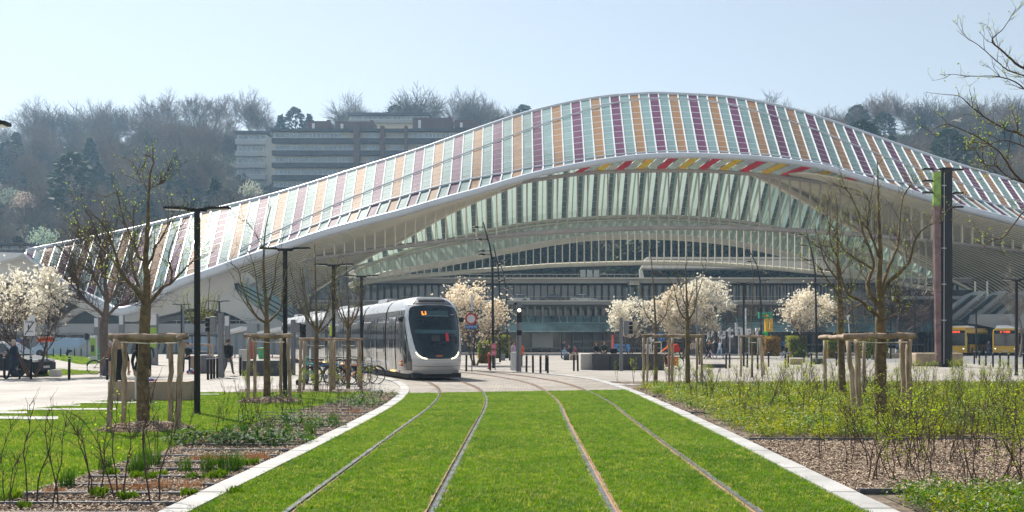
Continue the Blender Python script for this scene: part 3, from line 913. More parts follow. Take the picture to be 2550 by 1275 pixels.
# ---- inner vault seen through the opening
RING = curvefn([(860, 690), (900, 668), (1000, 630), (1100, 603), (1174, 585), (1280, 563), (1400, 549), (1550, 541), (1678, 541), (1800, 549), (1900, 562), (2000, 585), (2100, 615), (2200, 652), (2320, 700), (2420, 745)], 6)
OPEN = curvefn([(860, 716), (900, 703), (966, 683), (1141, 651), (1273, 624), (1400, 602), (1500, 592), (1650, 591), (1800, 603), (1900, 622), (2000, 646), (2100, 674), (2250, 716), (2420, 770)], 6)
TOP = curvefn([(860, 655), (1001, 580), (1104, 515), (1229, 455), (1353, 425), (1560, 400), (1750, 395), (1880, 420), (1993, 478), (2106, 540), (2219, 600), (2323, 655), (2420, 705)], 6)
YU0, YU1, YO = 158.0, 166.0, 156.0
vp = {0: MB(), 1: MB(), 2: MB(), 3: MB()}
u = 880.0
k = 0
while u < 2400:
    kt = 0 if u < 1850 else 1
    for (du, w, kind) in ((0, 12, 2), (12, 3.6, 9), (15.6, 9.5, kt), (25.1, 1.8, 9), (26.9, 10.1, kt)):
        a0 = u + du; a1 = u + du + w
        def top(x):
            k_ = (x - 1300) / 2500.0; dv = RING(x) - TOP(x)
            x2 = x + max(-0.12, k_) * dv * (1 if k_ > 0 else 1); return x2, TOP(x2)
        t0, t1 = top(a0), top(a1)
        if RING(a0) - t0[1] < 6: continue
        rows = []
        for s in range(7):
            f = s / 6; Y = YU0 + (YU1 - YU0) * math.sin(f * math.pi / 2)
            rows.append([P(t0[0] + (a0 - t0[0]) * f, t0[1] + (RING(a0) - t0[1]) * f, Y - (1.2 if kind == 9 else 0)),
                         P(t1[0] + (a1 - t1[0]) * f, t1[1] + (RING(a1) - t1[1]) * f, Y - (1.2 if kind == 9 else 0))])
        if kind == 9:
            q = MB(); q.loft([[r[0] + Vector((0, 1.4, 0)), r[0], r[1], r[1] + Vector((0, 1.4, 0))] for r in rows])
            sb(q, 'vault_rib', V_FIN)
        else:
            q = MB(); q.loft(rows)
            sb(q, 'vault_panel', [V_TEAL, V_GREEN, V_DARK][kind], fix=False)
    # lower band: fins standing off the ring
    for j in range(2):
        a0 = u + 18.5 * j; a1 = a0 + 18.5
        lean = (a0 - 1350) / 2200.0
        b0 = a0 - lean * (OPEN(a0) - RING(a0)); b1 = a1 - lean * (OPEN(a1) - RING(a1))
        q = vp[3]
        q.loft([[P(a0, RING(a0), YU1), P(a1, RING(a1), YU1)], [P(b0, OPEN(b0), YO), P(b1, OPEN(b1), YO)]])
        if OPEN(b0) - RING(a0) > 4:
            wd = 11 if u > 1200 else 7
            tip = 4 + 2.5 * abs(a0 - 1500) / 600
            q = MB()
            q.prism([P(a0, RING(a0) + 1, YU1 - .4), P(a0 + wd, RING(a0 + wd) + 1, YU1 - .8), P(b0 - lean * 14 - 1, OPEN(b0) + 1, YO - 1.6), P(b0 - lean * 14 - 3, OPEN(b0) + 1, YO - .6)], (0, 0.25, 0))
            sb(q, 'vault_fin', V_FIN)
    u += 37; k += 1
o = sb(vp[3], 'vault_glass_band', V_TEAL, fix=False)
beam('ring_beam', lambda x: RING(x) - 1, U(870, 2400), YU1 - 1.2, 0.32, S_BEIGE)
beam('ring_beam', lambda x: RING(x) + 8, U(870, 2400), YU1 - 2.2, 0.22, S_BEIGE)
beam('opening_beam', OPEN, U(870, 2400), YO - .9, 0.42, S_BEIGE)
beam('opening_beam', lambda x: OPEN(x) - 6, U(870, 2400), YO - 1.0, 0.18, S_BEIGE)

# ---- suspended glazing: arches, chord and mullions in front of the vault
GA = curvefn([(1240, 474), (1298, 455), (1353, 445), (1461, 431), (1569, 426), (1678, 425), (1786, 427), (1900, 436), (1965, 443), (2049, 454), (2134, 464), (2238, 480), (2330, 500)], 6)
CH = curvefn([(560, 680), (620, 668), (704, 654), (847, 634), (900, 627), (1032, 609), (1185, 591), (1400, 576), (1600, 568), (1750, 567), (1880, 569), (2050, 578), (2160, 586), (2350, 602), (2560, 626), (2800, 660)], 6)
BA = curvefn([(860, 712), (944, 698), (1032, 688), (1120, 681), (1207, 673), (1306, 666), (1400, 660), (1600, 655), (1750, 657), (1900, 666), (2060, 681), (2200, 700), (2330, 722)], 6)
L2 = curvefn([(860, 672), (900, 660), (1000, 638), (1100, 614), (1200, 600), (1300, 590), (1400, 582), (1900, 578), (2100, 590), (2250, 610), (2400, 640)], 6)
YM = 131.0
beam('glazing_arch', GA, U(1245, 2330), YM, 0.27, S_BROWN)
beam('glazing_chord', CH, U(600, 2800), YM, 0.33, S_BROWN)
beam('glazing_foot_arch', BA, U(880, 2330), YM + 6, 0.33, S_BEIGE, flat=1.0)
beam('glazing_middle_arch', lambda x: L2(x), U(880, 1420), YM + 4, 0.16, S_BEIGE)
u = 682.0
while u < 2790:
    v0 = TUBE(u) + 8 if u < 1290 or u > 2240 else GA(u) if 1290 <= u <= 2240 else 0
    y0 = YT + 1
    q = MB(); a = P(u, v0 - (6 if 1400 < u < 2100 else 0), YM - (2 if u < 1290 or u > 2240 else 0)); b = P(u, CH(u), YM)
    q.box(((a.x + b.x) / 2, (a.y + b.y) / 2, (a.z + b.z) / 2), (0.17, 0.34, (a.z - b.z)))
    if a.z - b.z > .5: sb(q, 'mullion', S_BROWN if 1250 < u < 2250 else S_SLAT)
    u += 25.2
u = 912.0
while u < 2330:
    t = L2(u) if u < 1400 else CH(u)
    a = P(u, t, YM + 5); b = P(u, BA(u), YM + 6)
    q = MB(); q.box(((a.x + b.x) / 2, (a.y + b.y) / 2, (a.z + b.z) / 2), (0.15, 0.3, (a.z - b.z)))
    if a.z - b.z > .5: sb(q, 'mullion', S_BEIGE)
    u += 18.1
# added strips under the tube, coloured like sun through the roof panes
k = 0; u = 1430.0
while u < 2150:
    tb = lambda x: TUBE(x) + 7
    sh = interp([(1430, 26), (1600, 28), (1800, 44), (1950, 60), (2150, 90)], u)
    hh = interp([(1400, .5), (1560, 1), (1900, 1), (2020, .85), (2150, .4)], u)
    lo = lambda x: tb(x) + (GA(x) - 4 - tb(x)) * 1.0
    q = MB()
    pts = [(u, lo(u)), (u + 21, lo(u + 21)), (u + 21 + sh, tb(u + 21 + sh)), (u + sh, tb(u + sh))]
    q.prism([P(a_, b_, YM + 1.0 if i < 2 else YT + 1.0) for i, (a_, b_) in enumerate(pts)], (0, 0, 0.08))
    sb(q, 'backlit_strip', [C_RED, C_WHT, C_ORG, C_WHT][k % 4])
    u += 25.6; k += 1

# ---- lower facade behind: slabs, glazing bands, colonnade
YFAC = 142.0
def band(name, u0, v0, u1, v1, Y, d, m, parent=None):
    a, b = P(u0, v0, Y), P(u1, v1, Y)
    q = MB(); q.box(((a.x + b.x) / 2, Y + d / 2, (a.z + b.z) / 2), (b.x - a.x, d, abs(a.z - b.z)))
    return sb(q, name, m, parent)
band('terrace_slab', 880, 692.5, 2420, 705, YFAC, 14, S_GREYC)
band('terrace_edge', 880, 691, 2420, 694, YFAC - .5, 1, S_CONC)
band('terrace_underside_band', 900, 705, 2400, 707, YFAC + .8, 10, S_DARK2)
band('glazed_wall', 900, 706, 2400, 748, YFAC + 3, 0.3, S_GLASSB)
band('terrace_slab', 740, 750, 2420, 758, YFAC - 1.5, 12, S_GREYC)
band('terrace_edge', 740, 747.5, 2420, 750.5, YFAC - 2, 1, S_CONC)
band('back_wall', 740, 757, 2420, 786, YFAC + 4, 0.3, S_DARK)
q = MB()
q.loft([[P(u, 757, YFAC - 1.0), P(u, 770, YFAC + 3.5)] for u in U(740, 2420, 60)]); sb(q, 'sloped_soffit', mat('olive_soffit', (0.26, 0.25, 0.20), 0.7, 0, 0.1, .3), fix=False)
u = 905
while u < 2400:
    a = P(u, 706, YFAC + 2.2); b = P(u, 748, YFAC + 2.2)
    q = MB(); q.box((a.x, a.y, (a.z + b.z) / 2), (0.16, 0.4, a.z - b.z)); sb(q, 'facade_post', mat('bronze_post', (0.075, 0.058, 0.045), 0.6) if 'bronze_post' not in bpy.data.materials else bpy.data.materials['bronze_post'])
    u += 17
u = 800
while u < 2400:
    a = P(u, 760, YFAC + 0.8); b = P(u, 787, YFAC + 0.8)
    q = MB(); q.prism([(a.x - .18, a.y, a.z), (a.x + .18, a.y, a.z), (b.x + .1, a.y, b.z), (b.x - .1, a.y, b.z)], (0, 1.4, 0)); sb(q, 'colonnade_post', S_GREYC)
    u += 19
# railings
for v0, v1, Y, uu0, uu1 in ((683, 691, YFAC - .2, 900, 1600), (738, 748, YFAC - 1.8, 1000, 2400)):
    rl = MB(); rl.tube([P(uu0, v0, Y), P(uu1, v0, Y)], 0.03, 4); r_ = sb(rl, 'terrace_railing', S_GREYC)
    u = uu0
    while u <= uu1:
        q = MB(); q.tube([P(u, v0, Y), P(u, v1, Y)], 0.025, 4); sb(q, 'railing_post', S_GREYC, r_); u += 18
    a, b = P(uu0, v0 + 1, Y + .04), P(uu1, v1, Y + .04)
# teal canopy and shopfront glazing
cm = MB()
rows = [[P(u, 786, YFAC - 1), P(u, 803, YFAC - 4), P(u, 824, YFAC - 5.2), P(u, 827, YFAC - 5.2)] for u in U(1240, 2420, 15)]
cm.loft(rows); can = sb(cm, 'glass_canopy', S_CANOPY)
rr = random.Random(9)
u = 1252
while u < 2300:
    q = MB(); d = rr.uniform(-3, 3)
    q.tube([P(u, 786.5, YFAC - 1.2), P(u + d + 2, 803, YFAC - 4.2)], 0.06, 4); sb(q, 'canopy_bar', S_BEIGE if rr.random() < .4 else S_DARK2, can)
    u += 20
q = MB(); q.tube([P(1240, 804, YFAC - 4.3), P(2420, 804, YFAC - 4.3)], 0.07, 4); sb(q, 'canopy_rail', S_TEALROOF, can)
band('shop_front', 860, 786, 2420, 880, YFAC + 1.5, 0.3, S_DARK)
u = 1244
while u < 2400:
    a = P(u, 827, YFAC + .6); q = MB(); q.box((a.x, a.y, 1.5 + .1), (0.1, 0.4, 3.2)); sb(q, 'shop_mullion', S_GREYC); u += 26
for (u0, v0, u1, v1, m) in ((1325, 829, 1352, 865, S_CONC), (1352, 829, 1377, 865, S_CONC), (1424, 848, 1700, 852, S_GREYC), (1300, 865, 1700, 868, S_GREYC), (1880, 856, 2300, 860, S_GREYC)):
    band('shop_panel', u0, v0, u1, v1, YFAC + .2, 0.15, m)
# advertising screens on the terrace and the white foot bridge
for i, u in enumerate((1446, 1463, 1480)):
    band('advert_screen', u, 672, u + 12, 689, YFAC - .2, 0.3, mat('pale_screen', (0.42, 0.50, 0.55), 0.4) if i == 0 else bpy.data.materials['pale_screen'])
bridge = band('foot_bridge', 1612, 640, 2060, 668, YFAC + 4, 4, S_WHITE)
band('bridge_window', 1625, 645, 2050, 648, YFAC + 3.9, 0.2, S_GREYC, station)
slab('bridge_end', [(1600, 668), (1612, 668), (1612, 640)], YFAC + 4, 4, S_CONC)
slab('white_column', [(1592, 672), (1600, 672), (1604, 691), (1594, 691)], YFAC - .5, .6, S_WHITE)
for u in (1708, 1835, 1885, 1960):
    a = P(u, 640, YFAC + 3.8); q = MB(); q.box((a.x, a.y, P(0, 654, YFAC + 3.8).z), (0.08, 0.1, 1.7)); sb(q, 'bridge_joint', S_GREYC)
kios = band('lift_box', 1566, 700, 1594, 709, YFAC - .6, 1.2, S_BEIGE)
lettering('lettering', '\u25c4 STOP \u25ba', 0.45, S_DARK, kios, (0, 0, 0))
kl = station.children[-1]
for o in kios.children:
    o.location = (P(1580, 705, YFAC - .65).x, YFAC - .65 - 130, P(1580, 705, YFAC).z)
for u in (1569, 1591):
    a = P(u, 709, YFAC - .3); b = P(u, 749, YFAC - .3); q = MB(); q.tube([a, b], 0.08, 5); sb(q, 'lift_post', S_TEALROOF)

# ---- right: sloping escalator roofs and grey wall
for k in range(5):
    u0 = 2330 + k * 52; dz = k * 6
    pts = [(u0, 800), (u0 + 85, 733), (u0 + 112, 724), (u0 + 128, 726), (u0 + 120, 733), (u0 + 36, 804)]
    q = MB(); q.prism([P(a_, b_, 120 + k * .7) for a_, b_ in pts], (0, 1.5, 0)); e = sb(q, 'escalator_roof', S_GREYC)
    q = MB(); q.prism([P(a_, b_, 119.8 + k * .7) for a_, b_ in [(u0 + 8, 798), (u0 + 88, 735), (u0 + 106, 729), (u0 + 22, 800)]], (0, .15, 0)); sb(q, 'escalator_glass', S_TEALROOF, e)
    for j in range(3):
        q = MB(); q.tube([P(u0 + 10 + 5 * j, 800, 119.6 + k * .7), P(u0 + 92 + 5 * j, 735, 119.6 + k * .7)], 0.07, 4); sb(q, 'escalator_rail', S_DARK2, e)
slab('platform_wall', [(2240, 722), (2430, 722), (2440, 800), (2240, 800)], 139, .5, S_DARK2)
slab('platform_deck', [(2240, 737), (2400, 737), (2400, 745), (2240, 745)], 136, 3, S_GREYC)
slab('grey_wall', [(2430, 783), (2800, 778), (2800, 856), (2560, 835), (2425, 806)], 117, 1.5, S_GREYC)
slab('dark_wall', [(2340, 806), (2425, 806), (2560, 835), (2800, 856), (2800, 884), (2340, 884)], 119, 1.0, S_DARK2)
for u in (2428, 2458):
    q = MB(); a = P(u, 742, 121); q.lathe([(0.5, 0), (0.2, .6), (0.13, 1.2), (0.12, 2.4)], 8, (a.x, a.y, P(0, 748, 121).z)); sb(q, 'strut', S_BEIGE)

# ---- left: viaduct parapet, white roof end, struts, ramp wall
slab('roof_end_shell', [(-300, 660), (0, 640), (40, 634), (61, 632), (110, 665), (150, 702), (190, 728), (255, 760), (285, 780), (240, 790), (160, 745), (60, 700), (-300, 700)], 129, 1.2, S_CONC)
slab('roof_end_shell', [(-300, 640), (0, 628), (61, 630), (40, 640), (0, 650), (-300, 672)], 127, 3, S_WHITE)
for k in range(9):
    q = MB(); a = P(-30 + k * 14, 650, 131); b = P(-30 + k * 14 + 4, 800, 131); q.tube([a, b], 0.1, 4); sb(q, 'mullion', S_BEIGE)
for k in range(4):
    q = MB(); q.tube([P(-60, 665 + 30 * k, 130.5), P(60, 660 + 32 * k, 130.5), P(160, 700 + 30 * k, 130.5)], 0.2, 5); sb(q, 'soffit_slat', S_SLAT)
slab('back_wall', [(-300, 690), (260, 700), (420, 790), (640, 800), (640, 870), (-300, 870)], 140, .5, S_DARK2)
slab('arch_strut', [(130, 806), (180, 772), (262, 742), (268, 748), (190, 780), (150, 808)], 131, 1.0, S_GREYC)
slab('arch_strut', [(360, 806), (400, 792), (480, 778), (520, 772), (500, 784), (420, 800), (390, 808)], 130, 1.0, S_GREYC)
band('viaduct_parapet', -300, 806, 640, 829, 124, 1.2, S_GREYC)
band('viaduct_deck', -300, 829, 640, 834, 124.3, 8, S_GREYC)
for k in range(16):
    u = 12 + k * 40; q = MB(); a = P(u, 832, 126)
    q.prism([(a.x - .35, 126, a.z), (a.x + .35, 126, a.z), (a.x + (.9 if k % 2 else -.5), 126, 0), (a.x + (.4 if k % 2 else -1.0), 126, 0)], (0, 1, 0)); sb(q, 'viaduct_strut', S_GREYC)
band('shop_front', -300, 834, 640, 884, 131, .4, S_DARK)
for k in range(12):
    u = 420 + k * 20; band('glass_door', u, 838, u + 17, 878, 121.0, .1, S_GLASSB)
for k in range(8):
    q = MB(); u = 440 + k * 26; q.tube([P(u, 798, 123.9), P(u, 806, 123.9)], .04, 4); sb(q, 'railing_post', S_GREYC)
q = MB(); q.tube([P(430, 798, 123.9), P(640, 798, 123.9)], .05, 4); sb(q, 'parapet_railing', S_GREYC)
# ================================================================ HILL, WOOD, HOUSES ON THE HILL
SKYL = [(-1600, 330), (-300, 400), (0, 395), (100, 370), (200, 370), (400, 345), (560, 350), (700, 400), (900, 380), (1150, 370), (1300, 380), (1500, 400), (1800, 400), (1950, 400), (2100, 365), (2290, 345), (2550, 345), (2900, 350), (4500, 380)]
YB, YTOP = 205.0, 400.0
def hill_z(x, y):
    u = CX + x / max(y, 1) * FPX
    ztop = EYE + (HY - interp(SKYL, u)) / FPX * YTOP
    t = (y - YB) / (YTOP - YB)
    if t <= 0: return 0.02
    n = noise.noise(Vector((x * 0.015, y * 0.015, 0))) * 5 * min(1, t * 3)
    if t < 1:
        return max(0.02, ztop * (0.15 * t + 0.85 * (t ** 0.75)) + n)
    return ztop + (t - 1) * 4 + n
mb = MB(); rows = []
for j in range(26):
    y = YB + j * (YTOP * 1.25 - YB) / 25
    rows.append([Vector((x, y, hill_z(x, y))) for x in range(-420, 421, 14)])
rows.insert(0, [Vector((x, YB - 3, -0.5)) for x in range(-420, 421, 14)])
mb.loft(rows)
mb.build('hill', mat('hill_floor', (0.045, 0.04, 0.028), 0.95, 0, 0.5, 0.05, bump=0.6, bscale=0.6, c2=(0.075, 0.07, 0.04)), smooth_=True, kind='structure', label='wooded hillside behind the station', fix=False)

BARK = mat('grey_bark', (0.26, 0.23, 0.19), 0.9, 0, 0.3, 0.8)
TWIG = mat('twig_haze', (0.16, 0.13, 0.085), 0.9, 0, 0.3, 0.5)
TWIG_B = mat('twig_brown', (0.20, 0.13, 0.08), 0.9, 0, 0.3, 0.5)
FIR = leafmat('evergreen_needles', (0.018, 0.04, 0.018), 0.15, 0.7, (0.04, 0.07, 0.025), scale=0.4)
def rdir(r, d, spread):
    p = d.orthogonal().normalized()
    p.rotate(Matrix.Rotation(r.uniform(0, 6.28), 3, d))
    return (d * math.cos(spread) + p * math.sin(spread)).normalized()
def grow(tk, tw, p, d, L, rad, lev, maxl, r, up=0.15, spread=(0.35, 0.8), kids_=(3, 5), shrink=0.68, leafs=None, thin=0.018, first=0.35):
    n = 4 if lev < 2 else 3
    pts = [p.copy()]; q = p.copy(); dd = d.copy()
    for i in range(n):
        dd = (dd + Vector((r.gauss(0, .11), r.gauss(0, .11), r.gauss(0, .06) + up * 0.25))).normalized()
        q = q + dd * (L / n); pts.append(q.copy())
    rads = [max(thin, rad * (1 - 0.55 * i / n)) for i in range(n + 1)]
    (tk if lev < 2 else tw).tube(pts, rads, 5 if lev == 0 else (4 if lev == 1 else 3), cap=False)
    if lev >= maxl:
        if leafs is not None: leafs.append((pts[-1], dd))
        return
    k = r.randint(*kids_)
    for i in range(k):
        t = first + (1 - first) * (i + r.random()) / k
        j = min(n - 1, int(t * n)); s = pts[j].lerp(pts[j + 1], t * n - j)
        nd = rdir(r, dd, r.uniform(*spread)); nd.z += up; nd.normalize()
        grow(tk, tw, s, nd, L * shrink * r.uniform(0.75, 1.15), rads[j] * 0.62, lev + 1, maxl, r, up, spread, kids_, shrink, leafs, thin, 0.15)
    grow(tk, tw, pts[-1], dd, L * shrink, rads[-1] * 0.9, lev + 1, maxl, r, up, spread, kids_, shrink, leafs, thin, 0.15)

proto_dec = []
for i in range(8):
    r = random.Random(100 + i)
    tk, tw = MB(), MB()
    if i % 2: grow(tk, tw, Vector((0, 0, 0)), Vector((0, 0, 1)), r.uniform(6.0, 8.0), 0.34, 0, 5, r, up=0.10, spread=(0.4, 0.95), kids_=(3, 4), shrink=0.73, thin=0.03, first=0.5)
    else: grow(tk, tw, Vector((0, 0, 0)), Vector((0, 0, 1)), r.uniform(6.0, 8.0), 0.38, 0, 4, r, up=0.06, spread=(0.4, 1.05), kids_=(5, 7), shrink=0.74, thin=0.042, first=0.45)
    # trunk as part, twig crown as part
    root = thing('bare_tree', 'bare tree', 'tree', (0, 0, -500), group='bare trees on the hillside')
    tk.build('trunk', BARK, root, fix=False)
    tw.build('crown', [TWIG, TWIG_B][i % 2], root, fix=False)
    proto_dec.append(root)
proto_fir = []
for i in range(3):
    r = random.Random(200 + i); tk, fo = MB(), MB()
    Ht = 14.0
    tk.tube([(0, 0, 0), (0.1, 0, Ht * .5), (0, 0, Ht)], [0.3, .2, .04], 6)
    for k in range(900):
        z = Ht * (0.15 + 0.85 * r.random()); w = (Ht - z) / Ht
        rad = (3.6 * w ** 0.8 + .2) * math.sqrt(r.uniform(.2, 1)) if i != 2 else (3.6 * math.sin(math.pi * min(1, max(0, (z / Ht - .15) / .85))) ** .6 + .3) * math.sqrt(r.uniform(.2, 1))
        a = r.uniform(0, 6.28) ; a = round(a * 2.2 + z) / 2.2 + r.gauss(0, .2) if i != 2 else a
        c = Vector((math.cos(a) * rad, math.sin(a) * rad, z - rad * .15))
        t = Vector((math.cos(a), math.sin(a), r.gauss(0, .4))).normalized(); s_ = t.cross(Vector((r.gauss(0, 1), r.gauss(0, 1), 1))).normalized()
        L = r.uniform(.4, .95)
        fo.add([c - t * L, c + s_ * L * .45, c + t * L, c - s_ * L * .45], [(0, 1, 2, 3)])
    root = thing('evergreen_tree', 'evergreen', 'tree', (0, 0, -500), group='evergreens on the hillside')
    tk.build('trunk', BARK, root, fix=False); fo.build('crown', FIR, root, fix=False)
    proto_fir.append(root)
IVY = leafmat('ivy_leaves', (0.035, 0.06, 0.015), 0.25, 0.6, (0.09, 0.12, 0.03), scale=0.5)

r = random.Random(77)
first_used = set()
spots = []
def place_tree(protos, x, y, h, label, rz=None, wd=1.0):
    i = r.randrange(len(protos)); p = protos[i]
    H0 = PH[p.name] if protos is proto_dec else 14.0
    s = h / H0
    key = p.name
    z = hill_z(x, y) - 0.3
    if key not in first_used:
        first_used.add(key); o = p; o.location = (x, y, z); o['label'] = label; o.rotation_euler = (0, 0, r.uniform(0, 6.28)); o.scale = (s * wd, s * wd, s)
    else:
        o = dup(p, (x, y, z), r.uniform(0, 6.28), label, (s * wd, s * wd, s))
    return o
# measure the real height of the prototypes
def hgt(o):
    return max(v.co.z for c in o.children for v in c.data.vertices)
PH = {p.name: hgt(p) for p in proto_dec}
def loc_words(u, y):
    Z = [(80, 'at far left'), (200, 'above the left roof tip'), (330, 'above the old tree'), (440, 'left of tall lamp'), (540, 'right of tall lamp'), (620, 'below pale flats'), (760, 'below long block'), (900, 'mid long block'), (1080, 'right in long block'), (1300, 'above roof slope'),
         (1700, 'behind the arch'), (2000, 'right of crest'), (2180, 'on right slope'), (2340, 'left of column'), (2450, 'right of column'), (9999, 'at far right')]
    a = [w for m, w in Z if u < m][0]
    b = 'on skyline' if y > 370 else 'high up' if y > 335 else 'upper middle' if y > 300 else 'lower middle' if y > 255 else 'at hill foot'
    return a, b
# skyline: placed by direction and by the height of the tops
tops = [(-60, 300), (15, 285), (60, 282), (105, 243), (150, 250), (205, 256), (250, 262), (300, 245), (345, 262), (385, 236), (430, 224), (475, 226), (520, 232), (575, 240), (620, 236), (660, 252), (700, 292),
        (865, 224), (905, 246), (1020, 262), (1065, 224), (1130, 216), (1165, 222), (1215, 250), (1255, 254), (1290, 268), (1930, 236), (2040, 276), (2090, 266), (2140, 262), (2190, 240), (2230, 236), (2262, 236), (2330, 240), (2375, 244),
        (2420, 240), (2470, 244), (2520, 236), (2570, 240), (2640, 236), (-130, 300), (-200, 290), (2720, 236)]
shapes = ['broad round crown', 'tall narrow crown', 'open wispy crown', 'dense twiggy crown', 'leaning crown']
words = ['thick', 'slender', 'ivy-dark', 'pale', 'brownish', 'greyish']
for i, (u, v) in enumerate(tops):
    y = r.uniform(372, 398); x = XZ(u, y); zt = EYE + (HY - v) / FPX * y
    h = max(9, zt - hill_z(x, y))
    p = proto_dec[r.randrange(8)]
    s = h / PH[p.name]
    lab = 'bare skyline tree, %s, %s, %s' % (shapes[i % 5], loc_words(u, y)[0], ['where the ridge dips', 'on the high ridge', 'by a taller tree', 'left of a gap', 'right of a gap', 'above darker wood', 'against open sky', 'beside a round crown'][i % 8])
    if p.name not in first_used:
        first_used.add(p.name); p.location = (x, y, zt - h); p.scale = (s, s, s); p['label'] = lab
    else:
        dup(p, (x, y, zt - h), r.uniform(0, 6.28), lab, (s * 1.3, s * 1.3, s * 1.08))
cnt = 0
tries = 0
while cnt < 215 and tries < 6000:
    tries += 1
    y = r.choice([r.uniform(212, 250), r.uniform(250, 310), r.uniform(310, 372)])
    u = r.uniform(-150, 2700)
    if 560 < u < 1290 and y > 262 and not (y < 285): continue
    if 1250 < u < 1950 and (y > 235 or r.random() < .3): continue
    x = XZ(u, y)
    if any((x - a) ** 2 + (y - b) ** 2 < 30 for a, b in spots): continue
    spots.append((x, y)); cnt += 1
    a, b = loc_words(u, y)
    h = r.uniform(13, 20)
    if 560 < u < 1290: h = r.uniform(10, 14)
    place_tree(proto_dec, x, y, h, 'bare %s tree with %s, %s, %s' % (words[cnt % 6], shapes[cnt % 5], a, b))
for i, (u, v, y) in enumerate([(735, 268, 380), (770, 285, 375), (985, 262, 385), (1030, 262, 385), (700, 288, 380), (2135, 262, 378), (2060, 290, 375), (40, 330, 330), (20, 350, 320), (225, 345, 300), (440, 330, 330), (2200, 280, 350),
                               (60, 430, 290), (15, 470, 280), (500, 420, 300), (430, 395, 310), (2300, 300, 350), (1305, 262, 390), (45, 590, 214), (1750, 620, 214), (1950, 630, 216), (1650, 600, 218), (120, 560, 235)] + [(180 + (k * 97) % 420, 380 + (k * 53) % 120, 240 + (k * 31) % 60) for k in range(9)] + [(2150 + (k * 71) % 380, 300 + (k * 37) % 90, 250 + (k * 31) % 80) for k in range(6)] + [(1120 + 37 * k, 560 + (k * 29) % 50, 207 + (k * 13) % 12) for k in range(30)]):
    x = XZ(u, y); zt = EYE + (HY - v) / FPX * y; h = max(6, min(18, zt - hill_z(x, y)))
    p = proto_fir[2 if i in (0, 5, 2, 3) or i > 37 else i % 3]; s = h / 14.0
    lab = 'dark evergreen %s, %s, %s' % (['with rounded top', 'with pointed top', 'with broad dense crown'][i % 3], loc_words(u, y)[0], ['beside the flats', 'in front of bare trees', 'behind the house roof', 'among bare crowns', 'above the station roof'][i % 5])
    if p.name not in first_used:
        first_used.add(p.name); p.location = (x, y, zt - h); p.scale = (s, s, s); p['label'] = lab
    else:
        dup(p, (x, y, zt - h), r.uniform(0, 6.28), lab, (s * r.uniform(1, 1.3), s * 1.1, s))
for p in proto_dec + proto_fir:
    if p.location.z < -400:
        p.location = (XZ(300, 300), 300, hill_z(XZ(300, 300), 300)); p['label'] = 'bare tree in the middle of the left wood'; p.scale = (.5, .5, .5)

# undergrowth between the trunks: one mass
UG = [leafmat('undergrowth', (0.07, 0.055, 0.03), 0.2, 0.8, (0.13, 0.10, 0.05), scale=0.3), leafmat('undergrowth_green', (0.035, 0.06, 0.018), 0.2, 0.8, (0.09, 0.13, 0.035), scale=0.3)]
def bush(seed, n=70, rad=2.2, h=2.4):
    q = random.Random(seed); b = MB()
    for _ in range(n):
        a = q.uniform(0, 6.28); d = rad * math.sqrt(q.random()); z = h * q.uniform(0.1, 1) * (1 - .5 * (d / rad) ** 2)
        c = Vector((math.cos(a) * d, math.sin(a) * d, z)); t = Vector((q.gauss(0, 1), q.gauss(0, 1), q.gauss(0.5, 1))).normalized(); s_ = t.orthogonal().normalized()
        L = q.uniform(.25, .6)
        b.add([c - t * L, c + s_ * L * .25, c + t * L, c - s_ * L * .25], [(0, 1, 2, 3)])
    return b
hm = MB(); rows = []
for j in range(20):
    y = YB + 2 + j * (YTOP * 1.05 - YB) / 19
    rows.append([Vector((x, y, hill_z(x, y) + 0.1)) for x in range(-260, 261, 10)])
hm.loft(rows)
scatter('undergrowth', hm.mesh('undergrowth', bpy.data.materials['hill_floor'], fix=False), [src('bush', bush(i), UG[i % 2]) for i in range(5)], 0.05, 0.7, 1.5, 11, 'brown and green undergrowth covering the wooded hill', 'undergrowth', tilt=0.1)

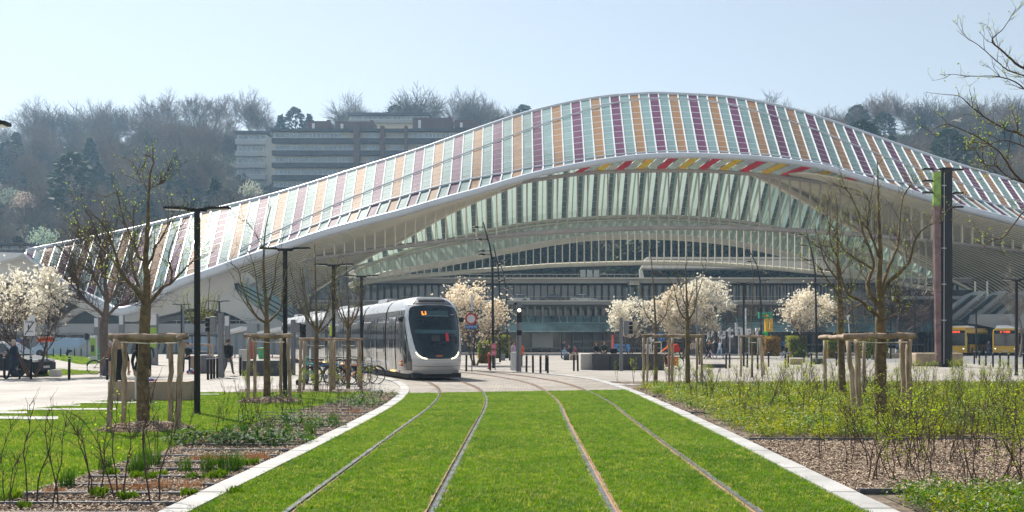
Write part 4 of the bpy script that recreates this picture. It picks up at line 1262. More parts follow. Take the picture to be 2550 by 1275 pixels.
# ---- apartment buildings
B_PALE = mat('pale_render', (0.66, 0.60, 0.48), 0.8, 0, 0.08, 0.2)
B_BRICK = mat('dark_brick', (0.14, 0.075, 0.06), 0.85, 0, 0.2, 1.0)
B_BALC = mat('dark_balcony', (0.065, 0.055, 0.055), 0.8, 0, 0.15, 0.5)
B_WIN = mat('flat_window_glass', (0.26, 0.34, 0.40), 0.25, 0, 0.4, 0.2, spec=0.9)
B_FRAME = mat('white_window_frame', (0.80, 0.81, 0.82), 0.5)
YA = 305.0
def flats(label, u0, u1, vtop, floors, fh, cream, balc, wins, seed, Y=YA, depth=14, group=None, cores=()):
    base = P((u0 + u1) / 2, vtop + floors * fh, Y)
    root = thing('apartment_building', label, 'apartment building', (base.x, Y, base.z))
    off = Vector((base.x, Y, base.z))
    def part(name, q, m, par=None):
        q.v = [tuple(Vector(v) - off) for v in q.v]
        return q.build(name, m, par or root)
    def bx(a0, b0, a1, b1, yo, d):
        a, b = P(a0, b0, Y), P(a1, b1, Y); q = MB(); q.box(((a.x + b.x) / 2, Y + yo + d / 2, (a.z + b.z) / 2), (b.x - a.x, d, abs(a.z - b.z))); return q
    part('wall', bx(u0, vtop + 4, u1, vtop + floors * fh + 40, 1.5, depth), cream)
    part('roof', bx(u0 - 3, vtop - 2, u1 + 3, vtop + 4, -0.6, depth + 3), B_BALC)
    rr = random.Random(seed)
    for f in range(floors):
        v = vtop + 4 + f * fh
        part('balcony', bx(u0, v + fh * .58, u1, v + fh * .98, -0.8, 1.6), balc)
        part('balcony_rail', bx(u0, v + fh * .55, u1, v + fh * .58, -0.85, .1), B_FRAME)
        u = u0 + 4
        while u < u1 - 10:
            w = rr.uniform(*wins)
            if not any(a - w < u < b for a, b in cores):
                wd = part('window', bx(u, v + fh * .08, u + w, v + fh * .56, 1.25, .3), B_FRAME)
                n = max(1, int(w / 9))
                for k in range(n):
                    part('pane', bx(u + w * k / n + .8, v + fh * .13, u + w * (k + 1) / n - .8, v + fh * .54, 1.15, .1), B_WIN, wd)
            u += w + rr.uniform(2, 6)
    for a, b in cores:
        part('stair_tower', bx(a, vtop - 8, b, vtop + floors * fh, -1.2, 4), B_BRICK)
    return root, part, bx
fb, part, bx = flats('long brown apartment block with stepped balconies on the hill', 678, 1262, 323, 7, 30.5, B_PALE, B_BALC, (20, 42), 4, cores=((882, 896), (948, 958), (1008, 1014)))
for (a, b, c, d) in ((758, 296, 818, 321), (830, 297, 928, 321), (1025, 288, 1125, 315), (1130, 294, 1190, 313)):
    q = part('roof_house', bx(a, b, c, d, 3, 7), B_BRICK)
    part('window', bx(a + 14, b + 6, a + 21, d - 1, 2.85, .2), B_FRAME)
    part('chimney', bx(c - 12, b - 7, c - 4, b, 5, 2), B_BRICK)
flats('pale narrow apartment block left of the long block', 587, 662, 328, 6, 29, mat('light_render', (0.50, 0.51, 0.50), .8), mat('light_balcony', (0.42, 0.44, 0.45), .7), (8, 14), 8, Y=318)
flats('flat-roofed white building on the ridge above the long block', 868, 1068, 283, 1, 20, B_PALE, mat('ridge_balcony', (0.35, 0.35, 0.35), .7), (12, 30), 3, Y=350)
b2, part, bx = flats('low grey house roof on the right hillside', 2120, 2168, 322, 1, 14, S_GREYC, S_GREYC, (8, 12), 5, Y=300, depth=8)
flats('low brown building at the hill foot, far left', -120, 62, 606, 1, 20, B_BRICK, B_BALC, (12, 26), 6, Y=190, depth=8)

# flowering bushes on the slope
for i, (u, v, y, c) in enumerate([(60, 500, 250, (0.30, 0.24, 0.20)), (25, 490, 260, (0.18, 0.22, 0.17)), (110, 590, 215, (0.25, 0.32, 0.24)), (300, 430, 300, (0.32, 0.34, 0.24)), (625, 470, 270, (0.28, 0.29, 0.22)), (1120, 180, 0, None)]):
    if c is None: continue
    q = random.Random(i); b = MB()
    for _ in range(420):
        a = q.uniform(0, 6.28); e = math.acos(q.uniform(-.3, 1)); d = 3.6 * q.uniform(.4, 1)
        cc = Vector((math.cos(a) * math.sin(e) * d, math.sin(a) * math.sin(e) * d, 2.0 + math.cos(e) * d)); t = Vector((q.gauss(0, 1), q.gauss(0, 1), q.gauss(0, 1))).normalized(); s_ = t.orthogonal().normalized()
        b.add([cc - t * .3, cc + s_ * .16, cc + t * .3, cc - s_ * .16], [(0, 1, 2, 3)])
    b.tube([(0, 0, -1), (0, 0, 2.5)], .15, 5)
    x = XZ(u, y); zt = EYE + (HY - v) / FPX * y
    b.build('flowering_bush', leafmat('bush_blossom_%d' % i, c, 0.4, 0.6, scale=.5), loc=(x, y, max(hill_z(x, y) - .3, zt - 3)), fix=False, label=['pinkish blossoming bush at the left foot of the hill', 'pale green bush beside the pinkish one', 'silvery bush above the left roof tip', 'light budding bush in the left wood', 'white flowering bush below the pale flats'][i], cat='bush', group='pale bushes on the hillside')

# ---------------------------------------------------------------- the air
q = MB(); q.box((0, 235, 64.5), (900, 530, 131))
hz = bpy.data.materials.new('haze'); hz.use_nodes = True
hn, hl = hz.node_tree.nodes, hz.node_tree.links
hn.clear(); pv = hn.new('ShaderNodeVolumePrincipled'); hout = hn.new('ShaderNodeOutputMaterial')
pv.inputs['Color'].default_value = (0.46, 0.72, 1.0, 1); pv.inputs['Density'].default_value = 0.00045; pv.inputs['Anisotropy'].default_value = 0.35
hl.new(pv.outputs[0], hout.inputs['Volume'])
q.build('haze', hz, kind='stuff', label='thin blue spring haze over the square and the hillside')
# ================================================================ TRAM
T_SIL = mat('tram_silver', (0.58, 0.58, 0.60), 0.28, 0.35, 0.05, 1.0, coat=0.4)
T_WHT = mat('tram_white', (0.50, 0.495, 0.50), 0.3, 0.1, 0.05, 1.0, coat=0.3)
T_ROOF = mat('tram_roof', (0.56, 0.57, 0.60), 0.3, 0.2, 0.05, 0.5, coat=0.3)
T_BLK = mat('tram_dark_panel', (0.06, 0.055, 0.055), 0.16, 0.1, 0.25, 0.8, coat=0.6)
T_GLS = mat('tram_window_glass', (0.05, 0.055, 0.06), 0.05, 0.0, 0.4, 0.6, spec=1.0, coat=0.6)
T_WS = mat('windscreen_glass', (0.010, 0.020, 0.026), 0.05, 0.0, 0.4, 1.0, spec=0.5)
T_RUB = mat('black_rubber', (0.018, 0.018, 0.018), 0.75, 0, 0.2, 5)
T_HOOD = mat('tram_hood_grey', (0.12, 0.12, 0.125), 0.35, 0.2, 0.1, 2)
T_LED = mat('headlamp_glow', (0.9, 0.85, 0.7), 0.3, 0, 0, 1, emit=(1.0, 0.90, 0.62), estr=2.2)
T_LEDC = mat('headlamp_glass', (0.75, 0.74, 0.66), 0.15, 0, 0.1, 3, coat=0.6)
T_ORG = mat('display_orange', (0.9, 0.2, 0.02), 0.5, 0, 0, 1, emit=(1.0, 0.22, 0.02), estr=2.5)
T_RED = mat('logo_red', (0.62, 0.03, 0.05), 0.4, 0, 0, 1)
T_YEL = mat('logo_yellow', (0.80, 0.52, 0.05), 0.4, 0, 0, 1)
T_DOORLT = mat('door_step_lamp', (0.9, 0.6, 0.15), 0.4, 0, 0, 1, emit=(1.0, 0.62, 0.2), estr=1.2)
T_BLU = mat('cab_teal', (0.04, 0.10, 0.12), 0.4, 0, 0.2, 2)

TP = [p for p in LT if p.y >= 40.0]
TPATH = resample([Vector((-3.05, 40.6, 0))] + [p for p in TP if p.y > 41.5], 0.25)
def tpos(s):
    k = max(0, s) / 0.25; i = min(len(TPATH) - 2, int(k)); p = TPATH[i].lerp(TPATH[i + 1], k - i)
    j0, j1 = max(0, i - 6), min(len(TPATH) - 1, i + 7)
    t = (TPATH[j1] - TPATH[j0]).normalized()
    if s < 0: p = p + t * s
    return p, t
def tl(s, x, z):
    """tram coordinates: s metres behind the nose, x to the side (negative = left in the picture), z up"""
    p, t = tpos(s)
    n = Vector((t.y, -t.x, 0))
    return Vector((p.x + n.x * x, p.y + n.y * x, z))
SEC = [(1.20, 0.30), (1.27, 0.36), (1.30, 0.80), (1.325, 1.30), (1.325, 1.9), (1.30, 2.4), (1.26, 2.86), (1.235, 3.02), (1.15, 3.25), (0.98, 3.45), (0.72, 3.58), (0.35, 3.63), (0.0, 3.64)]
tram = thing('tram', 'grey and silver articulated tram showing L1, curving into the square', 'tram', (-3.05, 40.6, 0))
TO = Vector((-3.05, 40.6, 0))
def tp(q, name, m, parent=None, sm=False, **kw):
    q.v = [tuple(Vector(v) - TO) for v in q.v]
    return q.build(name, m, parent or tram, smooth_=sm, **kw)
def sweep(s0, s1, prof, step=0.5):
    q = MB(); n = max(1, int((s1 - s0) / step)); rows = []
    for i in range(n + 1):
        s = s0 + (s1 - s0) * i / n
        rows.append([tl(s, x, z) for x, z in prof])
    q.loft(rows); return q
def secx(z):
    return interp([(b, a) for a, b in SEC], z)
def sidep(z0, z1, off=0.0, sgn=-1, n=4):
    return [(sgn * (secx(z0 + (z1 - z0) * i / n) + off), z0 + (z1 - z0) * i / n) for i in range(n + 1)]
LEN = 45.0
seams = [4.9, 10.2, 13.5, 20.5, 24.5, 31.5, 34.8, 40.1]
edges = [2.2] + seams + [LEN - 2.2]
full = [(-x, z) for x, z in SEC] + [(x, z) for x, z in reversed(SEC)][1:]
for i in range(len(edges) - 1):
    a = edges[i] + (0.14 if i else 0); b = edges[i + 1] - (0.14 if i < len(edges) - 2 else 0)
    mod = tp(sweep(a, b, [(-x, z) for x, z in SEC[7:]] + [(x, z) for x, z in reversed(SEC[7:])][1:]), 'roof_shell', T_ROOF, sm=True)
    for sg in (-1, 1):
        tp(sweep(a, b, [(sg * x, z) for x, z in SEC[2:8]]), 'side_panel', T_BLK, sm=True)
        if i in (0, len(edges) - 2):
            pass
        else:
            tp(sweep(a, b, [(sg * x, z) for x, z in SEC[:3]]), 'skirt_panel', T_WHT, sm=True)
        tp(sweep(a, b, [(sg * (secx(2.84) + .012), 2.84), (sg * (secx(3.0) + .012), 3.0)]), 'cant_rail', T_HOOD)
    L = b - a
    # doors and windows in each module
    s = a + 0.25
    kinds = ['d', 'w'] if L < 4.6 else (['w', 'd', 'w'] if L < 6 else ['w', 'd', 'w', 'w'])
    if i == 0: kinds = ['d']
    tw = sum(1.35 if k == 'd' else 1.5 for k in kinds); gap = (L - 0.5 - tw) / max(1, len(kinds)); s += gap / 2
    for k in kinds:
        w = 1.35 if k == 'd' else 1.5
        for sg in (-1, 1):
            if k == 'w':
                tp(sweep(s, s + w, sidep(1.15, 2.55, 0.012, sg)), 'window', T_GLS, sm=True)
            else:
                d = tp(sweep(s, s + w / 2 - .02, sidep(0.42, 2.75, 0.022, sg)), 'door', T_GLS, sm=True)
                d2 = tp(sweep(s + w / 2 + .02, s + w, sidep(0.42, 2.75, 0.022, sg)), 'door', T_GLS, sm=True)
                for q_, dd, s_ in ((0, d, s), (1, d2, s + w / 2 + .02)):
                    tp(sweep(s_ + .08 + q_ * .38, s_ + .13 + q_ * .38, sidep(0.95, 1.7, 0.045, sg)), 'handle', T_SIL, dd)
                tp(sweep(s + .2, s + w - .2, sidep(0.31, 0.36, 0.05, sg, 1)), 'step_lamp', T_DOORLT)
        s += w + gap
# bellows between the modules
for s in seams:
    tp(sweep(s - .16, s + .16, [(-x * 0.975, z if z > .4 else .4) for x, z in SEC] + [(x * .975, z if z > .4 else .4) for x, z in reversed(SEC)][1:]), 'bellows', T_RUB)
# underframe and bogies
tp(sweep(1.0, LEN - 1.0, [(-1.1, .36), (-1.1, .1), (1.1, .1), (1.1, .36)]), 'underframe', T_RUB)
for s in (7.5, 22.5, 37.5):
    for sg in (-1, 1):
        for d in (-.9, .9):
            q = MB(); c = tl(s + d, sg * .72, .3); p, t = tpos(s); n = Vector((t.y, -t.x, 0))
            ring = [c + n * (.06 * e) + (t * math.cos(a) + Vector((0, 0, 1)) * math.sin(a)) * .29 for e in (-1, 1) for a in [2 * math.pi * k / 14 for k in range(14)]]
            q.add(ring, [(k, (k + 1) % 14, 14 + (k + 1) % 14, 14 + k) for k in range(14)] + [tuple(range(14)), tuple(range(14, 28))[::-1]])
            tp(q, 'wheel', M_['steel'])
# roof equipment boxes
for s, l in ((7.0, 2.0), (16.5, 3.0), (28, 3.0), (37, 2.0)):
    tp(sweep(s, s + l, [(-.8, 3.55), (-.75, 3.74), (.75, 3.74), (.8, 3.55)], .5), 'roof_box', T_ROOF)

# ---- cab noses
S0 = [(0.28, .30), (.5, .08), (.8, 0), (1.0, .04), (1.5, .17), (2.2, .45), (2.7, .70), (3.0, .90), (3.22, 1.08), (3.45, 1.36), (3.6, 1.85), (3.64, 2.2)]
XG = [(.90, 0.0), (.91, .32), (.935, .52), (1.0, .70), (1.12, .84), (1.3, .92), (1.6, .98), (2.1, 1.05), (2.6, 1.08), (2.95, 1.04), (3.10, .98), (3.18, .84), (3.225, .4), (3.24, 0.0)]
XF = [(.28, 1.02), (.9, 1.06), (1.3, 1.12), (1.8, 1.17), (2.6, 1.20), (3.0, 1.15), (3.3, 1.02), (3.55, .75), (3.64, .45)]
NE = 2.2
def nose_pt(x, z, out=0.0):
    w = secx(z) if z > .36 else 1.22
    r = min(1.0, abs(x) / w)
    ex = 2.8
    s = interp(S0, z) + (NE - interp(S0, z)) * (1 - (1 - r ** ex) ** (1 / ex)) if r < 1 else NE
    return (s - out, x, z)
def nose(rear):
    zs = sorted(set([.28, .34, .42, .5, .6, .7, .8, .87, .90, .905, .92, .935, .96, 1.0, 1.06, 1.12, 1.2, 1.3, 1.45, 1.6, 1.8, 2.0, 2.2, 2.4, 2.6, 2.8, 2.95, 3.02, 3.1, 3.15, 3.18, 3.2, 3.225, 3.24, 3.3, 3.38, 3.45, 3.52, 3.58, 3.62]))
    def tlx(p):
        s, x, z = p
        return tl(LEN - s, x, z) if rear else tl(s, x, z)
    def region(x0f, x1f, zz0, zz1, n, name, m, out=0.0, sides=(-1, 1), ease=False):
        for sg in sides:
            q = MB(); rows = []
            for z in zs:
                if z < zz0 - 1e-6 or z > zz1 + 1e-6: continue
                a, b = x0f(z), x1f(z)
                row = []
                for i in range(n + 1):
                    t = i / n
                    if ease:  # crowd the points at the rounded corner
                        t = 1 - (1 - t) ** 2.4
                    np_ = nose_pt(sg * (a + (b - a) * t), z, out)
                    row.append(tlx((np_[0], np_[1] + (sg * out if len(sides) == 2 else 0), np_[2])))
                rows.append(row)
            q.loft(rows)
            tp(q, name, m, sm=True)
    W = lambda z: (secx(z) if z > .36 else 1.22)
    xg = lambda z: interp(XG, z)
    xf = lambda z: min(interp(XF, z), W(z) - .03)
    region(lambda z: -xg(z), xg, .905, 3.225, 20, 'windscreen', T_WS, 0.0, sides=(1,))
    region(lambda z: -xf(z), xf, .28, .905, 20, 'bumper', T_WHT, sides=(1,))
    region(xg, xf, .905, 3.225, 3, 'windscreen_frame', T_SIL, .015)
    region(lambda z: -(xf(z) - .16 if z > 3.24 else xf(z) - .05), lambda z: (xf(z) - .16 if z > 3.24 else xf(z) - .05), 3.225, 3.62, 12, 'front_hood', T_HOOD, sides=(1,))
    region(lambda z: xf(z) - .18, xf, 3.225, 3.62, 3, 'windscreen_frame', T_SIL, .02)
    region(xf, W, .87, 3.02, 14, 'cab_side', T_BLK, ease=True)
    region(xf, W, .42, .87, 14, 'cab_side', T_BLK, ease=True)
    region(xf, W, .28, .42, 14, 'cab_skirt', T_WHT, ease=True)
    region(xf, W, 3.02, 3.62, 14, 'cab_roof_side', T_ROOF, ease=True)
    return tlx
nx = nose(True)
nx = nose(False)
# swoop of dark panel into the skirt on the cab sides, cab window, lamps
def patch(pts2, name, m, parent=None, out=0.012, n=8):
    """patch on the left or right cab side given by (s, z) rows"""
    for sg in (-1, 1):
        q = MB(); rows = []
        for a, b in pts2:
            row = []
            for i in range(n + 1):
                t = i / n; s, z = a[0] + (b[0] - a[0]) * t, a[1] + (b[1] - a[1]) * t
                if s < NE:
                    # find x whose nose depth is s
                    lo_, hi_ = 0.3, secx(z)
                    for _ in range(24):
                        mid = (lo_ + hi_) / 2
                        if nose_pt(mid, z)[0] < s: lo_ = mid
                        else: hi_ = mid
                    x = lo_
                else: x = secx(z)
                row.append(tl(s - (out * .6 if s < NE else 0), sg * (x + out), z))
            rows.append(row)
        q.loft(rows); tp(q, name, m, parent, sm=True)
patch([((1.02 + .05 * (z - 1.05), z), (1.75, z)) for z in (1.12, 1.5, 1.9, 2.3)], 'cab_window', T_GLS, out=.016)
for sg in (-1, 1):
    q = MB(); q.loft([[tl(s_, sg * (secx(z_) + .004), z_) for z_ in (.30, .36, (.36 + t_) / 2, t_)] for s_, t_ in ((2.2, .42), (2.7, .43), (3.1, .47), (3.5, .55), (3.9, .66), (4.3, .75), (4.76, .80))]); tp(q, 'skirt_panel', T_WHT, sm=True)
    q = MB(); q.loft([[tl(s_, sg * (secx(z_)), z_) for z_ in (.36, .5, .65, .82)] for s_ in (2.2, 3, 4, 4.76)]); tp(q, 'side_panel', T_BLK, sm=True)
patch([((1.2, z), (4.7, z)) for z in (2.75, 2.80)], 'trim_line', T_HOOD, out=.02, n=14)
# lamps at the lower corners of the windscreen
for sg in (-1, 1):
    q = MB(); rows = []
    for z in (.905, .93, .96, 1.0, 1.05, 1.12, 1.2, 1.28):
        a = interp(XG, z) + .01; b = a + interp([(.9, .30), (1.0, .20), (1.12, .13), (1.28, .07)], z)
        rows.append([tl(*nose_pt(sg * (a + (min(b, interp(XF, z) - .01) - a) * t / 4), z, .03)) for t in range(5)])
    q.loft(rows); lamp = tp(q, 'headlight', T_LEDC, sm=True)
    q = MB(); pts = [tl(*nose_pt(sg * (interp(XG, z) + .05), z, .045)) for z in (.93, .96, 1.0, 1.06, 1.14, 1.2)]
    q.tube(pts, .022, 5); tp(q, 'lamp_strip', T_LED, lamp)
q = MB(); q.tube([tl(*nose_pt(x / 10, .905 - .0 + .02 * (abs(x) / 7) ** 2, .025)) for x in range(-7, 8)], .022, 5); tp(q, 'bumper_edge', T_LEDC, sm=True)
q = MB(); q.tube([tl(*nose_pt(x / 10, .60 + .03 * (abs(x) / 10) ** 2, .004)) for x in range(-10, 11)], .008, 4); tp(q, 'bumper_joint', T_RUB)
# grille, display, cab interior hints, wiper, mirrors, camera
q = MB()
for k in range(3):
    q.tube([tl(*nose_pt(x / 10, 3.50 - .05 * k, .012)) for x in range(-6, 7)], .014, 4)
tp(q, 'roof_grille', T_RUB)
q = MB(); q.tube([tl(*nose_pt(x / 10, 3.30, .006)) for x in range(-9, 10)], .008, 4); tp(q, 'hood_joint', T_RUB)
p0, tt0 = tpos(0.3); ang = math.atan2(tt0.y, tt0.x) - math.pi / 2
def onnose(name, q, x, z, m, out=.02, parent=None):
    pass
def ntext(body, size, x, z, m, out=.03, name='lettering', tilt=0, bold=0.004):
    p = tl(*nose_pt(x, z, out)) - TO
    p1 = tl(*nose_pt(x, z + .1, out)) - TO
    sl = math.atan2(-((p - p1).length ** 2 - .01) ** .5 if (p - p1).length > .1 else 0, .1)
    o = lettering(name, body, size, m, tram, p, (R(90) + sl, 0, ang), bold=bold)
    return o
q = MB(); rows = [[tl(*nose_pt(x / 10, z, .006)) for x in range(-5, 7)] for z in (2.78, 2.88, 2.98)]
q.loft(rows); disp = tp(q, 'destination_display', mat('display_face', (0.05, 0.09, 0.095), .3))
ntext('L1', .24, -.47, 2.87, T_ORG, .04)
ntext('5108', .07, .78, 2.82, T_WHT, .03)
q = MB(); q.tube([tl(*nose_pt(x / 10, 2.755, .008)) for x in range(-6, 7)], .012, 4); tp(q, 'display_edge', T_TB if 'T_TB' in globals() else mat('pale_teal_line', (.25, .38, .4), .4))
q = MB(); rows = [[tl(*nose_pt(x / 10, z, .003)) for x in range(-9, 10)] for z in (2.0, 2.1, 2.16)]
q.loft(rows); tp(q, 'windscreen_band', T_BLU)  # teal band laid across the windscreen
for (x, z, w, h, m) in ((.42, 1.85, .13, .35, T_RED), (-.1, 1.8, .35, .25, mat('cab_seat', (.05, .045, .05), .7)), (.85, 1.72, .16, .28, T_RUB), (0.0, 2.66, .2, .12, T_RUB)):
    c = tl(*nose_pt(x, z, -.0)); q = MB(); rows = [[tl(*nose_pt(x + w * (i - 1) / 2, z + h * (j - 1) / 2, .004)) for i in range(3)] for j in range(3)]
    q.loft(rows); tp(q, 'cab_fitting', m)
q = MB(); q.tube([tl(*nose_pt(-.85, 2.15, .04)), tl(*nose_pt(-.78, 1.75, .05)), tl(*nose_pt(-.35, 1.35, .05)), tl(*nose_pt(-.1, 1.2, .05))], .014, 4)
q.tube([tl(*nose_pt(-.82, 1.95, .05)), tl(*nose_pt(-.3, 1.5, .06))], .01, 4); tp(q, 'wiper', T_RUB)
for sg in (-1, 1):
    q = MB(); c = tl(1.45, sg * 1.36, 2.62); q.ball(c, .12, 8, (1, 1, 1.1)); q.tube([c, tl(1.6, sg * 1.2, 2.75)], .03, 4); tp(q, 'mirror_camera', T_RUB, sm=True)
# logo: three short bars, red, yellow and red
for dz, m, w in ((.03, T_RED, .22), (0, T_YEL, .3), (-.03, T_RED, .16)):
    q = MB(); q.tube([tl(*nose_pt(x * w / 8, 1.05 + dz, .012)) for x in range(-4, 5)], .011, 4); tp(q, 'logo_bar', m)
for dz, m, w in ((.09, T_RED, .34), (0, T_YEL, .46), (-.09, T_RED, .34)):
    for sg in (-1,):
        q = MB(); rows = []
        for z in (1.0 + dz - .035 - .3, 1.0 + dz + .035 - .3):
            rows.append([tl(1.62 + w * i / 4 - w / 2, sg * (1.318), z) for i in range(5)])
        a = []
        q = MB(); q.tube([tl(1.72 + w * i / 4 - w / 2, sg * 1.30, .72 + dz) for i in range(5)], .035, 5); tp(q, 'logo_bar', m)
q = MB(); q.box(tl(.75, 0, .21), (2.1, .7, .2), rz=ang); tp(q, 'obstacle_deflector', T_RUB)

# ================================================================ OTHER VEHICLES
def rim_wheel(parent, x, y, r, w=.2, axis_y=True):
    q = MB(); q.lathe([(r * .62, -w / 2), (r * .95, -w / 2), (r, -w / 2 + .03), (r, w / 2 - .03), (r * .95, w / 2), (r * .62, w / 2)], 18, (0, 0, 0), 'Y')
    t = q.build('wheel', T_RUB, parent, loc=(x, y, r))
    q = MB(); q.lathe([(r * .12, -w / 2 - .005), (r * .62, -w / 2 + .015), (r * .62, w / 2 - .015), (r * .12, w / 2 + .005)], 14, (0, 0, 0), 'Y')
    for s_ in (-1, 1):
        for k in range(5):
            a = 2 * math.pi * k / 5
            q.tube([(0, s_ * (w / 2 + .005), 0), (math.cos(a) * r * .6, s_ * (w / 2), math.sin(a) * r * .6)], r * .07, 4)
    q.build('rim', M_['steel'], t)
    return t

def car(label, x, y, rz, paint, L=4.5, Hh=1.65, W=1.85, kind='suv', name='parked_car', wheel=.35, plate=True):
    """local +x is the car's nose"""
    root = thing(name, label, 'car' if name != 'parked_van' else 'van', (x, y, 0), rz)
    low = [(-L / 2, .35), (-L / 2, .95), (-L / 2 + .15, Hh * .62), (L * .12, Hh * .60), (L * .30, Hh * .585), (L * .46, Hh * .48), (L / 2, Hh * .38), (L / 2, .28), (-L / 2 + .1, .28)]
    rows = []
    ys = [(-W / 2, .93), (-W / 2 + .05, .98), (-W * .3, 1.0), (0, 1.01), (W * .3, 1.0), (W / 2 - .05, .98), (W / 2, .93)]
    q = MB()
    for yy, s in ys:
        rows.append([Vector((a * (s if abs(a) > L * .4 else 1), yy, b if b < .5 else b * (0.97 + .03 * s))) for a, b in low])
    q.loft(rows, True); q.poly(rows[0]); q.poly(rows[-1][::-1])
    q.build('body', paint, root, smooth_=False)
    if kind == 'suv': gh = [(-L / 2 + .18, Hh * .6), (-L * .40, Hh * .94), (-L * .2, Hh), (L * .02, Hh * .985), (L * .12, Hh * .93), (L * .27, Hh * .60)]
    elif kind == 'van': gh = [(-L / 2 + .03, Hh * .55), (-L / 2 + .1, Hh * .98), (0, Hh), (L * .2, Hh * .98), (L * .28, Hh * .9), (L * .42, Hh * .52)]
    else: gh = [(-L * .40, Hh * .6), (-L * .27, Hh * .93), (-L * .1, Hh), (L * .04, Hh * .97), (L * .22, Hh * .6)]
    q = MB(); rows = []
    for yy, s in ((-W / 2 + .04, 0), (-W / 2 + .16, 1), (0, 1.0), (W / 2 - .16, 1), (W / 2 - .04, 0)):
        rows.append([Vector((a, yy, b if s else Hh * .6)) for a, b in gh])
    q = MB()
    wl, wt = W / 2 - .04, W / 2 - .2
    def at(a, b, sg): f = (b - Hh * .6) / (Hh * .4); return Vector((a, sg * (wl + (wt - wl) * max(0, f)), b))
    q.loft([[at(a, b, -1), at(a, b, 1)] for a, b in gh]); q.poly([at(a, b, -1) for a, b in gh]); q.poly([at(a, b, 1) for a, b in gh][::-1])
    cab = q.build('cabin', paint, root)
    for sg in (-1, 1):
        for a0, a1 in (((-.30, -.04), (-.02, .15)) if kind != 'van' else ((.16, .27),)):
            q = MB(); top = Hh * .92; bot = Hh * .63
            sh = .06 * L if a1 > .1 else 0
            sb0 = -.0 if a0 > -.2 else -.04 * L
            pts = [(a0 * L + sb0, bot), (a1 * L + sh, bot), (a1 * L - .0, top), (a0 * L, top)]
            q.poly([at(a, b, sg) + Vector((0, sg * .012, 0)) for a, b in pts]); q.build('window', T_GLS, cab, fix=False)
    g = gh[-1], gh[-2]
    q = MB(); a, b = g[0], g[1]
    q.poly([at(a[0] - .02, a[1] + .03, -1) + Vector((.02, .08, .012)), at(a[0] - .02, a[1] + .03, 1) + Vector((.02, -.08, .012)), at(b[0], b[1] - .02, 1) + Vector((.02, -.06, .012)), at(b[0], b[1] - .02, -1) + Vector((.02, .06, .012))])
    q.build('windscreen', T_GLS, root, fix=False)
    for sg in (-1, 1):
        for xx in (-L * .30, L * .31):
            rim_wheel(root, xx, sg * (W / 2 - .11), wheel, .22)
        q = MB(); q.lathe([(wheel * 1.18, 0), (wheel * 1.18, .02)], 18, (L * .31, sg * (W / 2 + (-.012 if sg > 0 else -.008)), wheel), 'Y'); q.lathe([(wheel * 1.18, 0), (wheel * 1.18, .02)], 18, (-L * .30, sg * (W / 2 - .01), wheel), 'Y'); q.build('wheel_arch', T_RUB, root)
        q = MB(); q.bbox((L * .455, sg * (W / 2 - .26), Hh * .44), (.25, .42, .14), .04); q.build('headlight', S_WHITE if False else T_LEDC, root)
        q = MB(); q.bbox((L * .20, sg * (W / 2 + .08), Hh * .66), (.12, .18, .13), .03); q.build('mirror', paint, root)
        q = MB(); q.bbox((-L * .49, sg * (W / 2 - .15), Hh * .5), (.1, .2, .25), .02); q.build('tail_light', T_RED, root)
    q = MB(); q.box((L / 2 + .005, 0, .62), (.03, W * .55, .16)); q.build('grille', T_RUB, root)
    q = MB(); q.box((L / 2 + .02, 0, .45), (.02, .5, .11)); q.build('number_plate', T_WHT, root)
    return root
navy = mat('navy_car_paint', (0.010, 0.018, 0.030), 0.5, 0.0, 0.1, 1, spec=0.3)
c_ = G(-28, 936)
car('dark navy family car parked at the left edge behind the walking man', XZ(2, 46.2), 46.2, R(-6), navy, 4.6, 1.68, 1.86)
car('pale blue delivery van parked behind the left traffic area', XZ(148, 100), 100, R(180), mat('pale_blue_paint', (0.30, 0.42, 0.55), .3, .1, .05, 1, coat=.5), 5.0, 2.0, 1.9, 'van', 'parked_van')
zc = P(0, 748, 141.5).z
for (u, c, lab) in ((1454, (0.5, 0.52, 0.5), 'silver hatchback parked on the upper terrace'), (1285, (0.55, .56, .57), 'white car roof behind the terrace railing, next to the traffic light'), (1372, (.03, .03, .035), 'dark car on the upper terrace left of the silver hatchback')):
    o = car(lab, XZ(u, 141.6), 141.6, R(180 if u != 1454 else 0), mat('terrace_car_paint_%d' % u, c, .3, .2, .05, 1, coat=.6), 4.1, 1.45, 1.75, 'hatch')
    o.location.z = zc - .55

